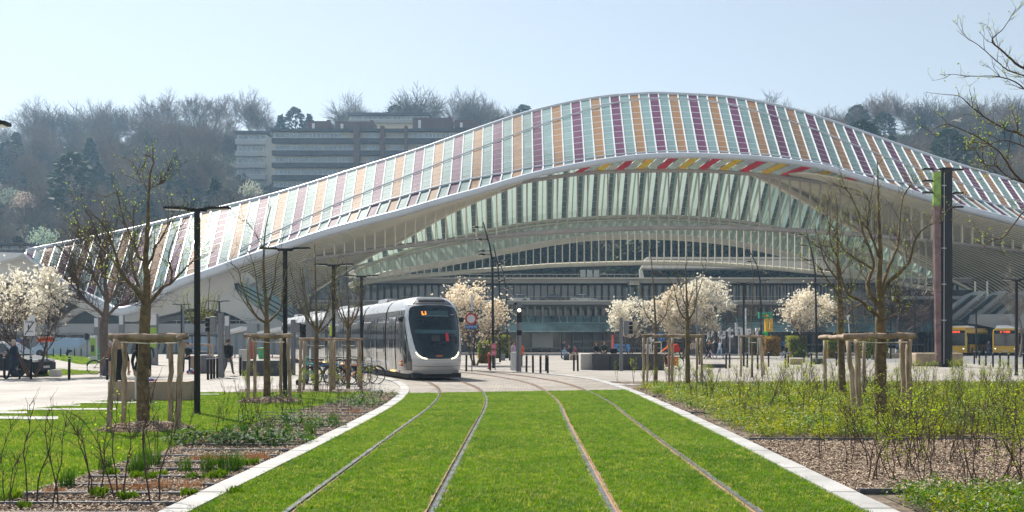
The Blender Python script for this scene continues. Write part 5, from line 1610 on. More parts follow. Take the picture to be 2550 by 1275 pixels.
BY = mat('bus_yellow', (0.72, 0.43, 0.02), 0.3, 0, 0.08, 0.5, coat=0.5)
BW = mat('bus_white_roof', (0.66, 0.68, 0.70), 0.35, 0, 0.05, 0.5)
BRED = mat('bus_display_red', (0.5, 0.05, 0.03), 0.5, 0, 0, 1, emit=(1.0, 0.10, 0.04), estr=1.0)
def bus(label, x, y, rz, text, hybrid=False):
    """local -y is the front"""
    root = thing('city_bus', label, 'bus', (x, y, 0), rz, group='yellow city buses in the bus lane')
    W, L, Hh = 2.55, 12.0, 3.05
    prof = [(-W / 2, .32), (-W / 2, 2.75), (-W / 2 + .12, 2.95), (-W / 2 + .4, Hh), (W / 2 - .4, Hh), (W / 2 - .12, 2.95), (W / 2, 2.75), (W / 2, .32)]
    rows = []
    for yy, s, dz in ((0.0, .93, 0), (.12, .985, 0), (.4, 1, 0), (L - .3, 1, 0), (L, .95, 0)):
        rows.append([Vector((a * s, yy, b)) for a, b in prof])
    q = MB(); q.loft(rows, True); q.poly(rows[0]); q.poly(rows[-1][::-1]); q.build('body', BY, root)
    q = MB(); q.bbox((0, L / 2, Hh + .04), (W - .5, L - .4, .14), .05); q.build('roof', BW if not hybrid else BY, root)
    q = MB(); q.bbox((0, 4.2 if hybrid else 2.2, Hh + .2), (W - .7, 3.6, .26), .08); q.build('roof_box', BW, root)
    q = MB(); q.bbox((0, -.03, 1.78), (W * .9, .1, 1.35), .05); q.build('windscreen', T_GLS, root)
    q = MB(); q.bbox((0, -.035, 2.66), (W * .88, .12, .34), .04); dsp = q.build('display', T_RUB, root)
    lettering('lettering', text, .26, BRED, dsp, (0, -.11, 2.66), bold=.01)
    for sg in (-1, 1):
        q = MB(); q.bbox((sg * (W / 2 - .005), L / 2 + .3, 1.9), (.06, L - 1.0, 1.25), .02); q.build('side_window', T_GLS, root)
        for k in range(6):
            q = MB(); q.box((sg * (W / 2 + .028), 1.6 + k * 1.8, 1.9), (.03, .08, 1.25)); q.build('window_post', T_RUB, root)
        for k in range(2):
            q = MB(); q.bbox((sg * (W / 2 + .01), 1.0 + k * 5.4, 1.45), (.06, 1.2, 2.2), .02); d = q.build('door', T_GLS, root)
        for yy in (2.9, 9.0):
            q = MB(); q.lathe([(.48, -.15), (.48, .15)], 16, (0, 0, 0), 'X'); q.build('wheel', T_RUB, root, loc=(sg * (W / 2 - .14), yy, .48))
        q = MB(); q.bbox((sg * .98, -.05, .78), (.3, .08, .14), .03); hl = q.build('headlight', T_LEDC, root)
        q = MB(); q.ball((sg * .98, -.09, .78), .05, 8); q.build('bulb', T_LED, hl)
        q = MB(); q.tube([(sg * 1.15, 0, 2.7), (sg * 1.42, -.25, 2.6)], .025, 4); q.bbox((sg * 1.44, -.26, 2.35), (.16, .1, .42), .03); q.build('mirror', T_RUB, root)
    q = MB(); q.bbox((0, -.04, .48), (W * .9, .1, .26), .03); q.build('bumper', BY, root)
    q = MB(); q.box((0, -.1, .5), (.5, .02, .11)); q.build('number_plate', T_WHT, root)
    q = MB(); q.box((0, .1, .25), (W * .85, .3, .2)); q.build('underframe', T_RUB, root)
    return root
pb = P(2400, 860, 108)
bus('yellow city bus behind the dark column, roof box on top', XZ(2376, 108), 108, R(-37), '24 NAMUR', True)
bus('yellow city bus with white roof facing the camera by the grey wall', XZ(2503, 108), 108, R(-31), '21 THIER', False)
bus('yellow bus cut off by the right edge of the photo', XZ(2625, 108), 108, R(-30), '4 BAVIERE', False)

# bicycles and scooters
def bike(label, x, y, rz, c, lean=0.0, group='parked bicycles beside the tram', cat='bicycle', name='bicycle', scale=1.0):
    root = thing(name, label, cat, (x, y, 0), rz, group)
    root.rotation_euler = (R(lean), 0, rz)
    root.scale = (scale,) * 3
    r = .34
    m = mat('bike_paint', c, .35, .3, .1, 3, coat=.4)
    for k, xx in ((0, -.52), (1, .55)):
        pts = [(xx + math.cos(a) * r, 0, r + math.sin(a) * r) for a in [2 * math.pi * i / 20 for i in range(21)]]
        q = MB(); q.tube(pts, .02, 5, cap=False); w = q.build('wheel', T_RUB, root)
        q = MB()
        for i in range(8):
            a = math.pi * i / 8; q.tube([(xx + math.cos(a) * r, 0, r + math.sin(a) * r), (xx - math.cos(a) * r, 0, r - math.sin(a) * r)], .003, 3, cap=False)
        q.build('spokes', M_['steel'], w)
        q = MB(); pts = [(xx + math.cos(a) * (r + .04), 0, r + math.sin(a) * (r + .04)) for a in [R(20 + 16 * i) for i in range(10)]]; q.tube(pts, .022, 4); q.build('mudguard', T_RUB, root)
    q = MB(); st, hd, bb = (-.2, 0, .78), (.36, 0, .80), (-.05, 0, .3)
    q.tube([st, bb], .018, 5); q.tube([st, hd], .018, 5); q.tube([bb, (.40, 0, .68)], .022, 5); q.tube([bb, (-.52, 0, .34)], .012, 4); q.tube([st, (-.52, 0, .34)], .011, 4); q.tube([(.34, 0, .9), (.42, 0, .6), (.55, 0, .34)], .017, 5)
    q.build('frame', m, root)
    q = MB(); q.tube([st, (-.24, 0, .93)], .013, 4); q.bbox((-.26, 0, .96), (.26, .15, .06), .025); q.build('saddle', T_RUB, root)
    q = MB(); q.tube([(.34, 0, .9), (.36, 0, 1.02)], .014, 4); q.tube([(.26, -.28, 1.05), (.36, -.2, 1.04), (.38, 0, 1.02), (.36, .2, 1.04), (.26, .28, 1.05)], .013, 5); q.build('handlebar', T_RUB, root)
    q = MB(); q.lathe([(.09, -.01), (.09, .01)], 10, (-.05, .02, .3), 'Y'); q.tube([(-.05, -.1, .2), (-.05, .12, .4)], .012, 4); q.build('pedals', M_['steel'], root)
    q = MB(); q.tube([(.5, -.12, .9), (.7, -.12, .9), (.7, .12, .9), (.5, .12, .9), (.5, -.12, .9)], .008, 4); q.tube([(.52, -.1, .72), (.68, -.1, .72), (.68, .1, .72), (.52, .1, .72), (.52, -.1, .72)], .008, 4)
    for a, b in ((.5, -.12), (.7, -.12), (.7, .12), (.5, .12)): q.tube([(a, b, .9), (a, b * .8, .72)], .006, 3)
    q.build('basket', M_['steel'], root)
    return root
bl = [('white bicycle with turquoise stem nearest the first guard post', 775, 955, (.05, .45, .45)), ('black bicycle with curved white mudguards', 795, 957, (.03, .03, .03)), ('blue shared bicycle between the guard posts', 815, 958, (.05, .25, .5)),
      ('pale blue city bicycle leaning behind the trunk', 838, 956, (.35, .5, .55)), ('silver bicycle with upright handlebar', 852, 959, (.5, .5, .5)), ('orange framed shared bicycle standing in front', 872, 962, (.85, .28, .02)),
      ('red framed bicycle in the middle of the rack', 860, 955, (.5, .04, .05)), ('white bicycle with front basket near the tram side', 885, 956, (.6, .6, .6)), ('dark blue bicycle at the right end of the rack', 902, 957, (.04, .1, .3)), ('grey bicycle behind the orange one', 890, 952, (.25, .27, .28))]
rb = random.Random(12)
for i, (lab, u, v, c) in enumerate(bl):
    p = G(u, v); bike(lab, p.x, p.y, R(rb.uniform(15, 60)) if i % 3 else R(rb.uniform(100, 160)), c, rb.uniform(-7, 7))
p = G(752, 958)
root = thing('electric_scooter', 'dark electric scooter lying near the left guard post', 'scooter', (p.x, p.y, 0), R(80))
q = MB(); q.bbox((0, 0, .12), (.9, .16, .06), .02); q.build('deck', T_RUB, root)
q = MB(); q.tube([(.45, 0, .12), (.38, 0, 1.05)], .025, 5); q.tube([(.36, -.24, 1.05), (.36, .24, 1.05)], .015, 5); q.build('stem', mat('scooter_green', (.02, .4, .3), .4), root)
for xx in (-.45, .5):
    q = MB(); q.lathe([(.11, -.025), (.11, .025)], 12, (xx, 0, .11), 'Y'); q.build('wheel', T_RUB, root)
p = G(268, 932); bike('black bicycle leaning against the thick tree trunk at left', p.x - .1, p.y, R(20), (.03, .03, .03), 4, group='parked bicycles left of the path')
# red cargo trike ridden by a courier
p = G(1668, 918)
tr = bike('red cargo bicycle behind the wooden tree guard', p.x, p.y, R(185), (.6, .02, .02), 0, group=None, name='cargo_bicycle')
q = MB(); q.bbox((-.1, 0, .45), (.8, .06, .55), .03); q.bbox((.62, 0, .62), (.7, .55, .5), .05); q.build('cargo_box', mat('cargo_red', (.6, .025, .02), .4, 0, .1, 2), tr)
# ================================================================ TREES AND SHRUBS NEAR THE CAMERA
BK1 = mat('young_bark', (0.095, 0.068, 0.042), 0.9, 0, 0.35, 8, bump=0.6, bscale=30, c2=(0.165, 0.12, 0.06), coord='Object')
BK2 = mat('dark_twig', (0.085, 0.05, 0.035), 0.85, 0, 0.3, 6)
BK3 = mat('plane_bark', (0.15, 0.115, 0.095), 0.9, 0, 0.35, 5, bump=0.6, bscale=20)
BUD = leafmat('spring_bud', (0.20, 0.29, 0.02), 0.55, 0.5, (0.40, 0.46, 0.06), spec=.2)
WOOD = mat('weathered_stake', (0.27, 0.18, 0.115), 0.9, 0, 0.35, 3, bump=0.7, bscale=25, c2=(0.42, 0.33, 0.24), stretch=(6, 6, 0.7))
WOODE = mat('stake_rail', (0.22, 0.15, 0.10), 0.9, 0, 0.4, 4, bump=0.7, bscale=25, c2=(0.36, 0.27, 0.20))
STRAP = mat('strap_cream', (0.55, 0.50, 0.42), .8)

def shoots(tw, lf, pts, r, n, L, rad, depth=1, bud=1.0, up=.35, bs=.03):
    """side twigs along the polyline pts, budding"""
    tot = len(pts) - 1
    for _ in range(n):
        k = r.uniform(.12, 1) * tot; i = min(tot - 1, int(k)); s = pts[i].lerp(pts[i + 1], k - i); d = (pts[i + 1] - pts[i]).normalized()
        nd = rdir(r, d, r.uniform(.5, 1.1)); nd = (nd + Vector((0, 0, up))).normalized()
        l = L * r.uniform(.35, 1.1); p = [s]; dd = nd
        for _ in range(4):
            dd = (dd + Vector((r.gauss(0, .16), r.gauss(0, .16), r.gauss(.04, .1)))).normalized(); p.append(p[-1] + dd * (l / 4))
        tw.tube(p, [rad, rad * .8, rad * .6, rad * .45, rad * .3], 4, cap=False)
        if depth > 0: shoots(tw, lf, p, r, max(2, n // 4), L * .5, rad * .55, depth - 1, bud, up, bs)
        if lf is not None:
            for _ in range(int(3 * bud + r.random())):
                q = p[r.randint(2, 4)] + Vector((r.gauss(0, .015), r.gauss(0, .015), r.gauss(.01, .015)))
                t = Vector((r.gauss(0, 1), r.gauss(0, 1), r.gauss(.5, 1))).normalized(); u = t.orthogonal().normalized(); z = bs * r.uniform(.5, 1.3)
                lf.add([q, q + u * z * .4 + t * z * .5, q + t * z, q - u * z * .4 + t * z * .5], [(0, 1, 2, 3)])

def limb_tree(label, ub, vb, trunk_r, limbs, seed, Y=None, shoot=(7, 1.0), bark=None, name='young_tree', group=None, dense=1.0, bud=1.0, bs=.028, twr=.0068, dspread=1.0, depth=1):
    """limbs: list of (list of photo points, radius at start, radius at end, depth offset at the tip)"""
    p0 = G(ub, vb) if Y is None else P(ub, vb, Y)
    Y = p0.y
    r = random.Random(seed)
    root = thing(name, label, 'tree', (p0.x, p0.y, p0.z), 0, group)
    sc = FPX / Y
    tk, tw, lf = MB(), MB(), MB()
    for li, (pts, r0, r1, dy) in enumerate(limbs):
        W = []
        for i, (u, v) in enumerate(pts):
            t = i / max(1, len(pts) - 1)
            q = P(u, v, Y) ; q = q - p0; q.y += dy * (t ** .8) * dspread; 
            f = (Y + q.y) / Y
            q.x = (u - CX) / FPX * (Y + q.y) - p0.x; q.z = EYE - (v - HY) / FPX * (Y + q.y) - p0.z
            W.append(q)
        W = smooth(W, 5)
        for q in W[1:-1]:
            q += Vector((r.gauss(0, .004), r.gauss(0, .004), 0))
        n = len(W)
        k0 = 1.0 if li == 0 else .88
        if li: rads = [(r0 + (r1 - r0) * (i / (n - 1)) ** .75) * k0 for i in range(n)]
        else:
            zf = (P(0, limbs[1][0][0][1], Y).z - p0.z) / max(.1, W[-1].z) if len(limbs) > 1 else .33
            rads = []
            for w_ in W:
                t_ = w_.z / max(.1, W[-1].z)
                rads.append(r0 * (1 - .2 * t_ / zf) if t_ < zf else r1 + (r0 * .62 - r1) * (1 - (t_ - zf) / (1 - zf)) ** 1.25)
        tk.tube(W, rads, 10 if li == 0 else 7)
        k = int(shoot[0] * dense * 1.5) if li else int(shoot[0] * .5)
        seg = W if li else W[int(n * .6):]
        shoots(tw, lf, seg, r, k, shoot[1] * (0.8 if li else .5), twr, depth, bud, bs=bs)
    tk.build('trunk', bark or BK1, root, smooth_=True)
    tw.build('crown', BK2, root, fix=False)
    if lf.f: lf.build('buds', BUD, root, fix=False)
    return root

# left young tree inside the near guard
limb_tree('tall bare young tree inside the near left wooden guard', 357, 1064, .13, [
    ([(357, 1064), (355, 980), (358, 880), (361, 790), (364, 745), (366, 700), (362, 650), (366, 600), (368, 540), (371, 480), (375, 430), (382, 405), (378, 392), (360, 386)], .125, .012, 0),
    ([(364, 760), (345, 730), (322, 705), (300, 675), (287, 630), (268, 580), (245, 545), (215, 530)], .065, .008, -1.0),
    ([(366, 758), (385, 738), (405, 715), (425, 705), (450, 680), (475, 655), (500, 640)], .065, .010, .8),
    ([(365, 742), (350, 715), (335, 685), (328, 640), (335, 590), (331, 540), (340, 505)], .05, .008, .9),
    ([(362, 650), (345, 640), (335, 610), (318, 570), (300, 520), (290, 480), (262, 490), (240, 482)], .035, .006, -.6),
    ([(366, 660), (380, 640), (385, 615), (398, 600), (420, 560), (440, 540), (455, 505)], .035, .006, -.7),
    ([(300, 675), (275, 640), (245, 610), (215, 590), (180, 575)], .03, .005, .5),
    ([(425, 705), (428, 680), (420, 640), (430, 600), (440, 575)], .03, .005, -.5),
    ([(371, 480), (360, 460), (345, 440), (338, 415)], .015, .004, .3), ([(372, 470), (392, 462), (410, 450)], .012, .003, -.3),
    ([(322, 705), (290, 700), (262, 690), (240, 670)], .03, .004, .8)], 31, shoot=(9, .85), bud=.6)
# pollarded street trees further left
def pollard(label, ub, vb, vfork, vtop, half, seed, r0=.13, n=6, bark=None, dens=1.0, bud=.3, trunklean=0, bs=.035):
    r = random.Random(seed); p = G(ub, vb); limbs = []
    limbs.append(([(ub, vb), (ub + trunklean * .5, (vb + vfork) / 2), (ub + trunklean, vfork), (ub + trunklean + r.uniform(-4, 4), vfork - (vfork - vtop) * .35), (ub + trunklean + r.uniform(-5, 5), vfork - (vfork - vtop) * .7), (ub + trunklean + r.uniform(-6, 6), vtop)], r0, .012, 0))
    for k in range(n):
        s = -1 if k % 2 else 1
        w = half * (0.45 + .55 * (k // 2 + 1) / (n / 2)) * r.uniform(.8, 1.1); h = (vfork - vtop) * r.uniform(.55, .95) * (1 - .35 * w / half * .6)
        v0 = vfork + r.uniform(-10, 6)
        limbs.append(([(ub + trunklean, v0), (ub + trunklean + s * w * .35, v0 - h * .18), (ub + trunklean + s * w * .65, v0 - h * .42), (ub + trunklean + s * w * .82, v0 - h * .72), (ub + trunklean + s * w, v0 - h)], r0 * .5, .008, r.uniform(-1.4, 1.4)))
    return limb_tree(label, ub, vb, r0, limbs, seed, shoot=(9, (vfork - vtop) / (FPX / p.y) * .28), bark=bark, dense=dens, bud=bud, bs=bs, group='bare street trees')
limb_tree('old spreading bare tree with thick trunk behind the left guard', 262, 935, .3, [
    ([(262, 935), (260, 880), (258, 820), (262, 785), (266, 750), (262, 700), (268, 650), (270, 610)], .24, .03, 0),
    ([(262, 790), (240, 770), (215, 750), (190, 725), (170, 700), (150, 690)], .12, .02, -1),
    ([(264, 790), (290, 765), (312, 755), (340, 750), (362, 740)], .10, .02, 1),
    ([(266, 760), (285, 730), (300, 700), (318, 660), (330, 620)], .09, .015, -1.5),
    ([(262, 740), (245, 710), (232, 680), (225, 640), (215, 610)], .09, .015, 1.5),
    ([(215, 750), (195, 720), (190, 690), (180, 650), (160, 630)], .06, .012, 1),
    ([(265, 700), (252, 670), (262, 630), (250, 600)], .06, .012, -1)], 33, shoot=(26, 2.2), bark=BK3, bud=.15, twr=.016, depth=2)
# second guarded tree
limb_tree('bare young tree inside the second left guard', 665, 1000, .1, [
    ([(665, 1000), (665, 920), (664, 840), (664, 790), (662, 750), (658, 700), (656, 640), (660, 580), (668, 540), (675, 515)], .10, .01, 0),
    ([(664, 805), (640, 790), (625, 765), (612, 740), (600, 700), (592, 670), (575, 655)], .05, .007, -.8), ([(664, 805), (685, 785), (700, 765), (705, 720), (712, 680), (722, 650)], .05, .007, .8),
    ([(662, 790), (648, 760), (640, 720), (636, 680), (625, 640), (610, 610)], .04, .006, .8), ([(662, 780), (672, 740), (684, 700), (688, 650), (702, 610)], .04, .006, -.6),
    ([(640, 790), (622, 770), (604, 745), (590, 725)], .03, .005, 0), ([(657, 620), (640, 590), (622, 560), (600, 545)], .02, .004, .3)], 35, shoot=(7, .9), bud=.3)
pollard('thin bare tree behind the bicycles, inside the third guard', 788, 975, 830, 605, 62, 41, .085, bud=.15)
pollard('slim bare tree beside the tram, right of the third guard', 867, 968, 820, 640, 48, 42, .075, bud=.15)
pollard('small bare tree left of the tall black lamp post', 488, 925, 812, 700, 34, 43, .09, bud=.8)
pollard('bare tree behind the left tram stop totem', 520, 922, 805, 690, 30, 44, .08, bud=.5)
# trees right of the track
limb_tree('slim bare tree inside the far right double guard', 1713, 978, .09, [
    ([(1713, 978), (1712, 900), (1712, 840), (1712, 790), (1710, 740), (1708, 690), (1708, 640)], .085, .01, 0), ([(1712, 800), (1695, 780), (1685, 750), (1678, 715), (1665, 695), (1650, 680)], .04, .006, .7), ([(1712, 800), (1728, 775), (1735, 740), (1748, 700), (1760, 650)], .04, .006, -.7),
    ([(1711, 770), (1700, 740), (1690, 700), (1680, 665)], .03, .005, -.5), ([(1711, 770), (1722, 735), (1728, 700)], .03, .005, .5)], 51, shoot=(6, .9), bud=.2)
limb_tree('slim bare tree left in the far right double guard', 1633, 962, .08, [
    ([(1633, 962), (1633, 900), (1633, 850), (1632, 800), (1630, 760), (1626, 700), (1622, 650), (1616, 600)], .075, .01, 0), ([(1632, 812), (1618, 795), (1606, 775), (1600, 745), (1592, 715)], .035, .006, .6), ([(1632, 812), (1648, 798), (1660, 775), (1665, 745), (1680, 720)], .035, .006, -.6)], 52, shoot=(6, .8), bud=.2)
limb_tree('spindly bare sapling inside the small right guard', 1873, 940, .06, [
    ([(1873, 940), (1873, 860), (1872, 800), (1874, 740), (1876, 690), (1870, 650), (1862, 620)], .055, .008, 0), ([(1872, 840), (1890, 815), (1905, 790), (1930, 740), (1945, 700)], .02, .004, .5), ([(1873, 800), (1885, 770), (1900, 735), (1905, 700), (1898, 670)], .02, .004, -.4), ([(1873, 790), (1862, 770), (1866, 745)], .015, .004, .2)], 53, shoot=(6, .8), bud=.05)
limb_tree('tall bare young tree with yellow buds inside the big right guard', 2192, 1052, .16, [
    ([(2192, 1052), (2192, 960), (2193, 860), (2193, 780), (2192, 740), (2188, 700), (2192, 640), (2190, 580), (2188, 520), (2186, 450), (2184, 400)], .13, .01, 0),
    ([(2193, 790), (2165, 770), (2145, 750), (2115, 735), (2098, 700), (2082, 660), (2060, 640), (2040, 600)], .05, .007, -.8),
    ([(2193, 760), (2170, 740), (2160, 710), (2165, 690), (2175, 660), (2165, 620), (2150, 580), (2140, 540), (2125, 500), (2105, 470), (2060, 450)], .07, .008, .9),
    ([(2193, 740), (2215, 700), (2240, 680), (2265, 650), (2275, 610), (2290, 580), (2315, 560), (2345, 540)], .06, .007, -1),
    ([(2190, 730), (2215, 660), (2235, 610), (2240, 560), (2245, 510), (2260, 470), (2290, 470)], .05, .006, 1), ([(2192, 800), (2215, 790), (2235, 775), (2242, 758), (2225, 745)], .025, .005, -.8),
    ([(2175, 670), (2150, 655), (2125, 640), (2100, 620), (2080, 580), (2065, 545)], .035, .006, .4), ([(2190, 640), (2175, 600), (2160, 560), (2165, 510), (2150, 480)], .035, .005, -.7), ([(2150, 755), (2120, 770), (2105, 790), (2085, 800)], .02, .004, .6)], 54, shoot=(11, 1.0), bud=.7)
limb_tree('bare young tree with yellow buds left inside the big right guard', 2098, 1000, .11, [
    ([(2098, 1000), (2096, 920), (2094, 840), (2092, 760), (2090, 700), (2086, 640), (2084, 580), (2085, 520), (2080, 480)], .10, .01, 0),
    ([(2092, 740), (2075, 715), (2055, 690), (2040, 665), (2020, 650), (1990, 640)], .04, .005, -.8), ([(2090, 700), (2065, 670), (2050, 640), (2040, 600), (2030, 560), (2045, 520)], .04, .005, .7),
    ([(2090, 690), (2110, 660), (2128, 630), (2140, 600)], .03, .005, .5), ([(2086, 640), (2070, 610), (2065, 570), (2060, 530), (2070, 490)], .03, .005, -.5), ([(2092, 745), (2115, 735), (2130, 700), (2150, 670)], .03, .005, -.4)], 55, shoot=(10, 1.0), bud=.9)
# tree just outside the frame whose branches reach in at the top right
limb_tree('bare tree with budding branches reaching in from the right edge', 2700, 1080, .16, [
    ([(2700, 1080), (2698, 900), (2694, 700), (2690, 560), (2680, 420), (2670, 300), (2660, 150), (2650, 0)], .105, .03, 0),
    ([(2694, 560), (2640, 520), (2590, 480), (2550, 455), (2520, 425), (2495, 385), (2450, 350), (2400, 325), (2355, 310), (2318, 330), (2345, 345)], .035, .003, -.6),
    ([(2680, 440), (2620, 390), (2550, 340), (2500, 320), (2450, 290), (2415, 262), (2390, 240), (2350, 235), (2305, 230)], .030, .003, -.2),
    ([(2670, 320), (2610, 260), (2560, 230), (2530, 205), (2480, 190), (2420, 190), (2370, 185), (2350, 188)], .025, .003, .2),
    ([(2660, 250), (2600, 210), (2555, 190), (2510, 175), (2480, 150), (2440, 115), (2410, 95), (2395, 75)], .025, .003, .4),
    ([(2655, 150), (2600, 160), (2550, 170), (2500, 130), (2470, 100), (2500, 70), (2530, 20)], .04, .004, -.3), ([(2690, 560), (2620, 500), (2560, 520), (2530, 550), (2500, 590), (2470, 600), (2440, 625)], .03, .004, -.4),
    ([(2550, 455), (2510, 440), (2480, 415), (2450, 405), (2410, 340)], .02, .004, .2), ([(2550, 340), (2520, 330), (2500, 420), (2440, 430)], .015, .003, .1), ([(2600, 390), (2560, 370), (2500, 350), (2440, 370), (2420, 370), (2400, 380)], .02, .003, -.5)],
    56, Y=17.0, shoot=(8, .55), bud=.8, bs=.035, twr=.006, bark=BK2)

# guards of round poles
def guard(label, posts, rails, Y0, seed):
    """posts: (u, vbottom, vtop, lean, radius); rails: (u0, v0, u1, v1, radius, dy)"""
    p0 = G(posts[0][0], posts[0][1])
    root = thing('tree_guard', label, 'tree guard', (p0.x, p0.y, 0), 0, 'wooden tree guards')
    r = random.Random(seed)
    for (u, vb, vt, lean, rad) in posts:
        a = G(u, vb); s = a.y
        b = P(u + lean, vt, s)
        q = MB(); pts = [a + (b - a) * (i / 8) + Vector((r.gauss(0, .008), r.gauss(0, .008), 0)) for i in range(9)]
        pts[0].z = -.05
        q.v = []; q.tube([p - p0 for p in pts], [rad * r.uniform(.92, 1.06) for _ in pts], 10); q.build('post', WOOD, root, smooth_=True)
    for (u0, v0, u1, v1, rad, ya, yb) in rails:
        a, b = P(u0, v0, ya), P(u1, v1, yb)
        q = MB(); pts = [a + (b - a) * (i / 8) + Vector((0, r.gauss(0, .006), r.gauss(0, .006))) for i in range(9)]
        q.tube([p - p0 for p in pts], [rad * r.uniform(.94, 1.05) for _ in pts], 10); rl = q.build('rail', WOODE, root, smooth_=True)
    a, b = P(rails[0][0] + 20, rails[0][1] + 14, rails[0][5]), P(rails[0][2] - 20, rails[0][3] + 16, rails[0][6])
    q = MB(); q.tube([p - p0 for p in (a, a.lerp(b, .5) + Vector((0, .1, -.02)), b)], .012, 4); q.build('strap', STRAP, root)
    return root
guard('near left wooden guard of round poles on the lawn', [(270, 1082, 845, 18, .052), (308, 1062, 850, 2, .048), (440, 1078, 848, 14, .055), (424, 1058, 848, 2, .05)],
      [(272, 838, 468, 838, .062, 17.9, 17.9), (284, 842, 308, 842, .05, 17.6, 19.2), (448, 842, 428, 843, .05, 17.6, 19.2), (292, 845, 444, 845, .05, 19.3, 19.3)], 18, 1)
guard('second wooden guard, left of the bicycles', [(617, 1005, 840, 4, .05), (634, 998, 842, 0, .045), (700, 1000, 842, 0, .045), (723, 1004, 842, -6, .05)],
      [(608, 836, 728, 836, .06, 26.4, 26.4), (618, 839, 634, 840, .045, 26, 27.6), (634, 841, 702, 841, .045, 27.6, 27.6)], 26, 2)
guard('third wooden guard in front of the bicycles', [(746, 976, 848, 3, .05), (756, 972, 848, 2, .045), (823, 976, 848, -1, .05), (828, 972, 848, -2, .045)],
      [(744, 845, 828, 845, .055, 32.2, 32.2)], 32, 3)
guard('fourth wooden guard at the side of the tram', [(833, 970, 848, 0, .045), (899, 968, 848, -3, .055), (893, 964, 848, 0, .045)],
      [(830, 845, 903, 845, .05, 34, 34)], 34, 4)
guard('far left small guard behind the lamp post', [(448, 926, 858, 0, .05), (522, 926, 860, 0, .05), (530, 930, 860, 0, .05)], [(446, 857, 534, 859, .05, 51, 51)], 50, 5)
guard('near right large wooden guard around two trees', [(2141, 1052, 845, -7, .06), (2132, 1060, 848, -20, .05), (2265, 1052, 846, -2, .06), (2253, 1046, 846, -8, .055), (2056, 1000, 848, -2, .045), (2152, 1000, 850, 0, .05)],
      [(2100, 837, 2280, 836, .065, 19.8, 19.8), (2042, 839, 2112, 839, .052, 25, 19.9), (2048, 843, 2160, 845, .05, 26.4, 26.4), (2252, 842, 2268, 842, .05, 20, 20.6)], 20, 6)
guard('far right double guard of wooden poles', [(1603, 968, 842, 0, .045), (1612, 962, 842, 2, .04), (1666, 972, 842, 0, .045), (1674, 968, 842, 0, .05), (1735, 972, 842, 0, .045), (1748, 972, 842, -2, .05)],
      [(1598, 836, 1666, 836, .055, 33, 33), (1664, 836, 1752, 836, .055, 32.4, 32.4)], 33, 7)
guard('small wooden guard around the spindly sapling', [(1845, 938, 842, 0, .05), (1898, 938, 842, -6, .05), (1904, 934, 842, -8, .045)], [(1842, 837, 1904, 837, .05, 44, 44)], 44, 8)
# mulch rings and stones by the two left trees
for (u, v, w, lab) in ((362, 1072, .85, 'mound of bark chips around the near left tree'), (672, 1003, .85, 'mound of bark chips around the second left tree')):
    p = G(u, v); q = MB(); n = 20
    q.loft([[Vector((p.x + math.cos(a) * w * f, p.y + math.sin(a) * w * f, z)) for a in [2 * math.pi * k / n for k in range(n + 1)]] for f, z in ((1, .01), (.7, .07), (.35, .11), (.02, .12))])
    scatter('mulch_mound', q.mesh('mulch_mound', M_['soil'], fix=False), cs, 260, .8, 1.5, 21, lab, 'bark mulch', tilt=.3)

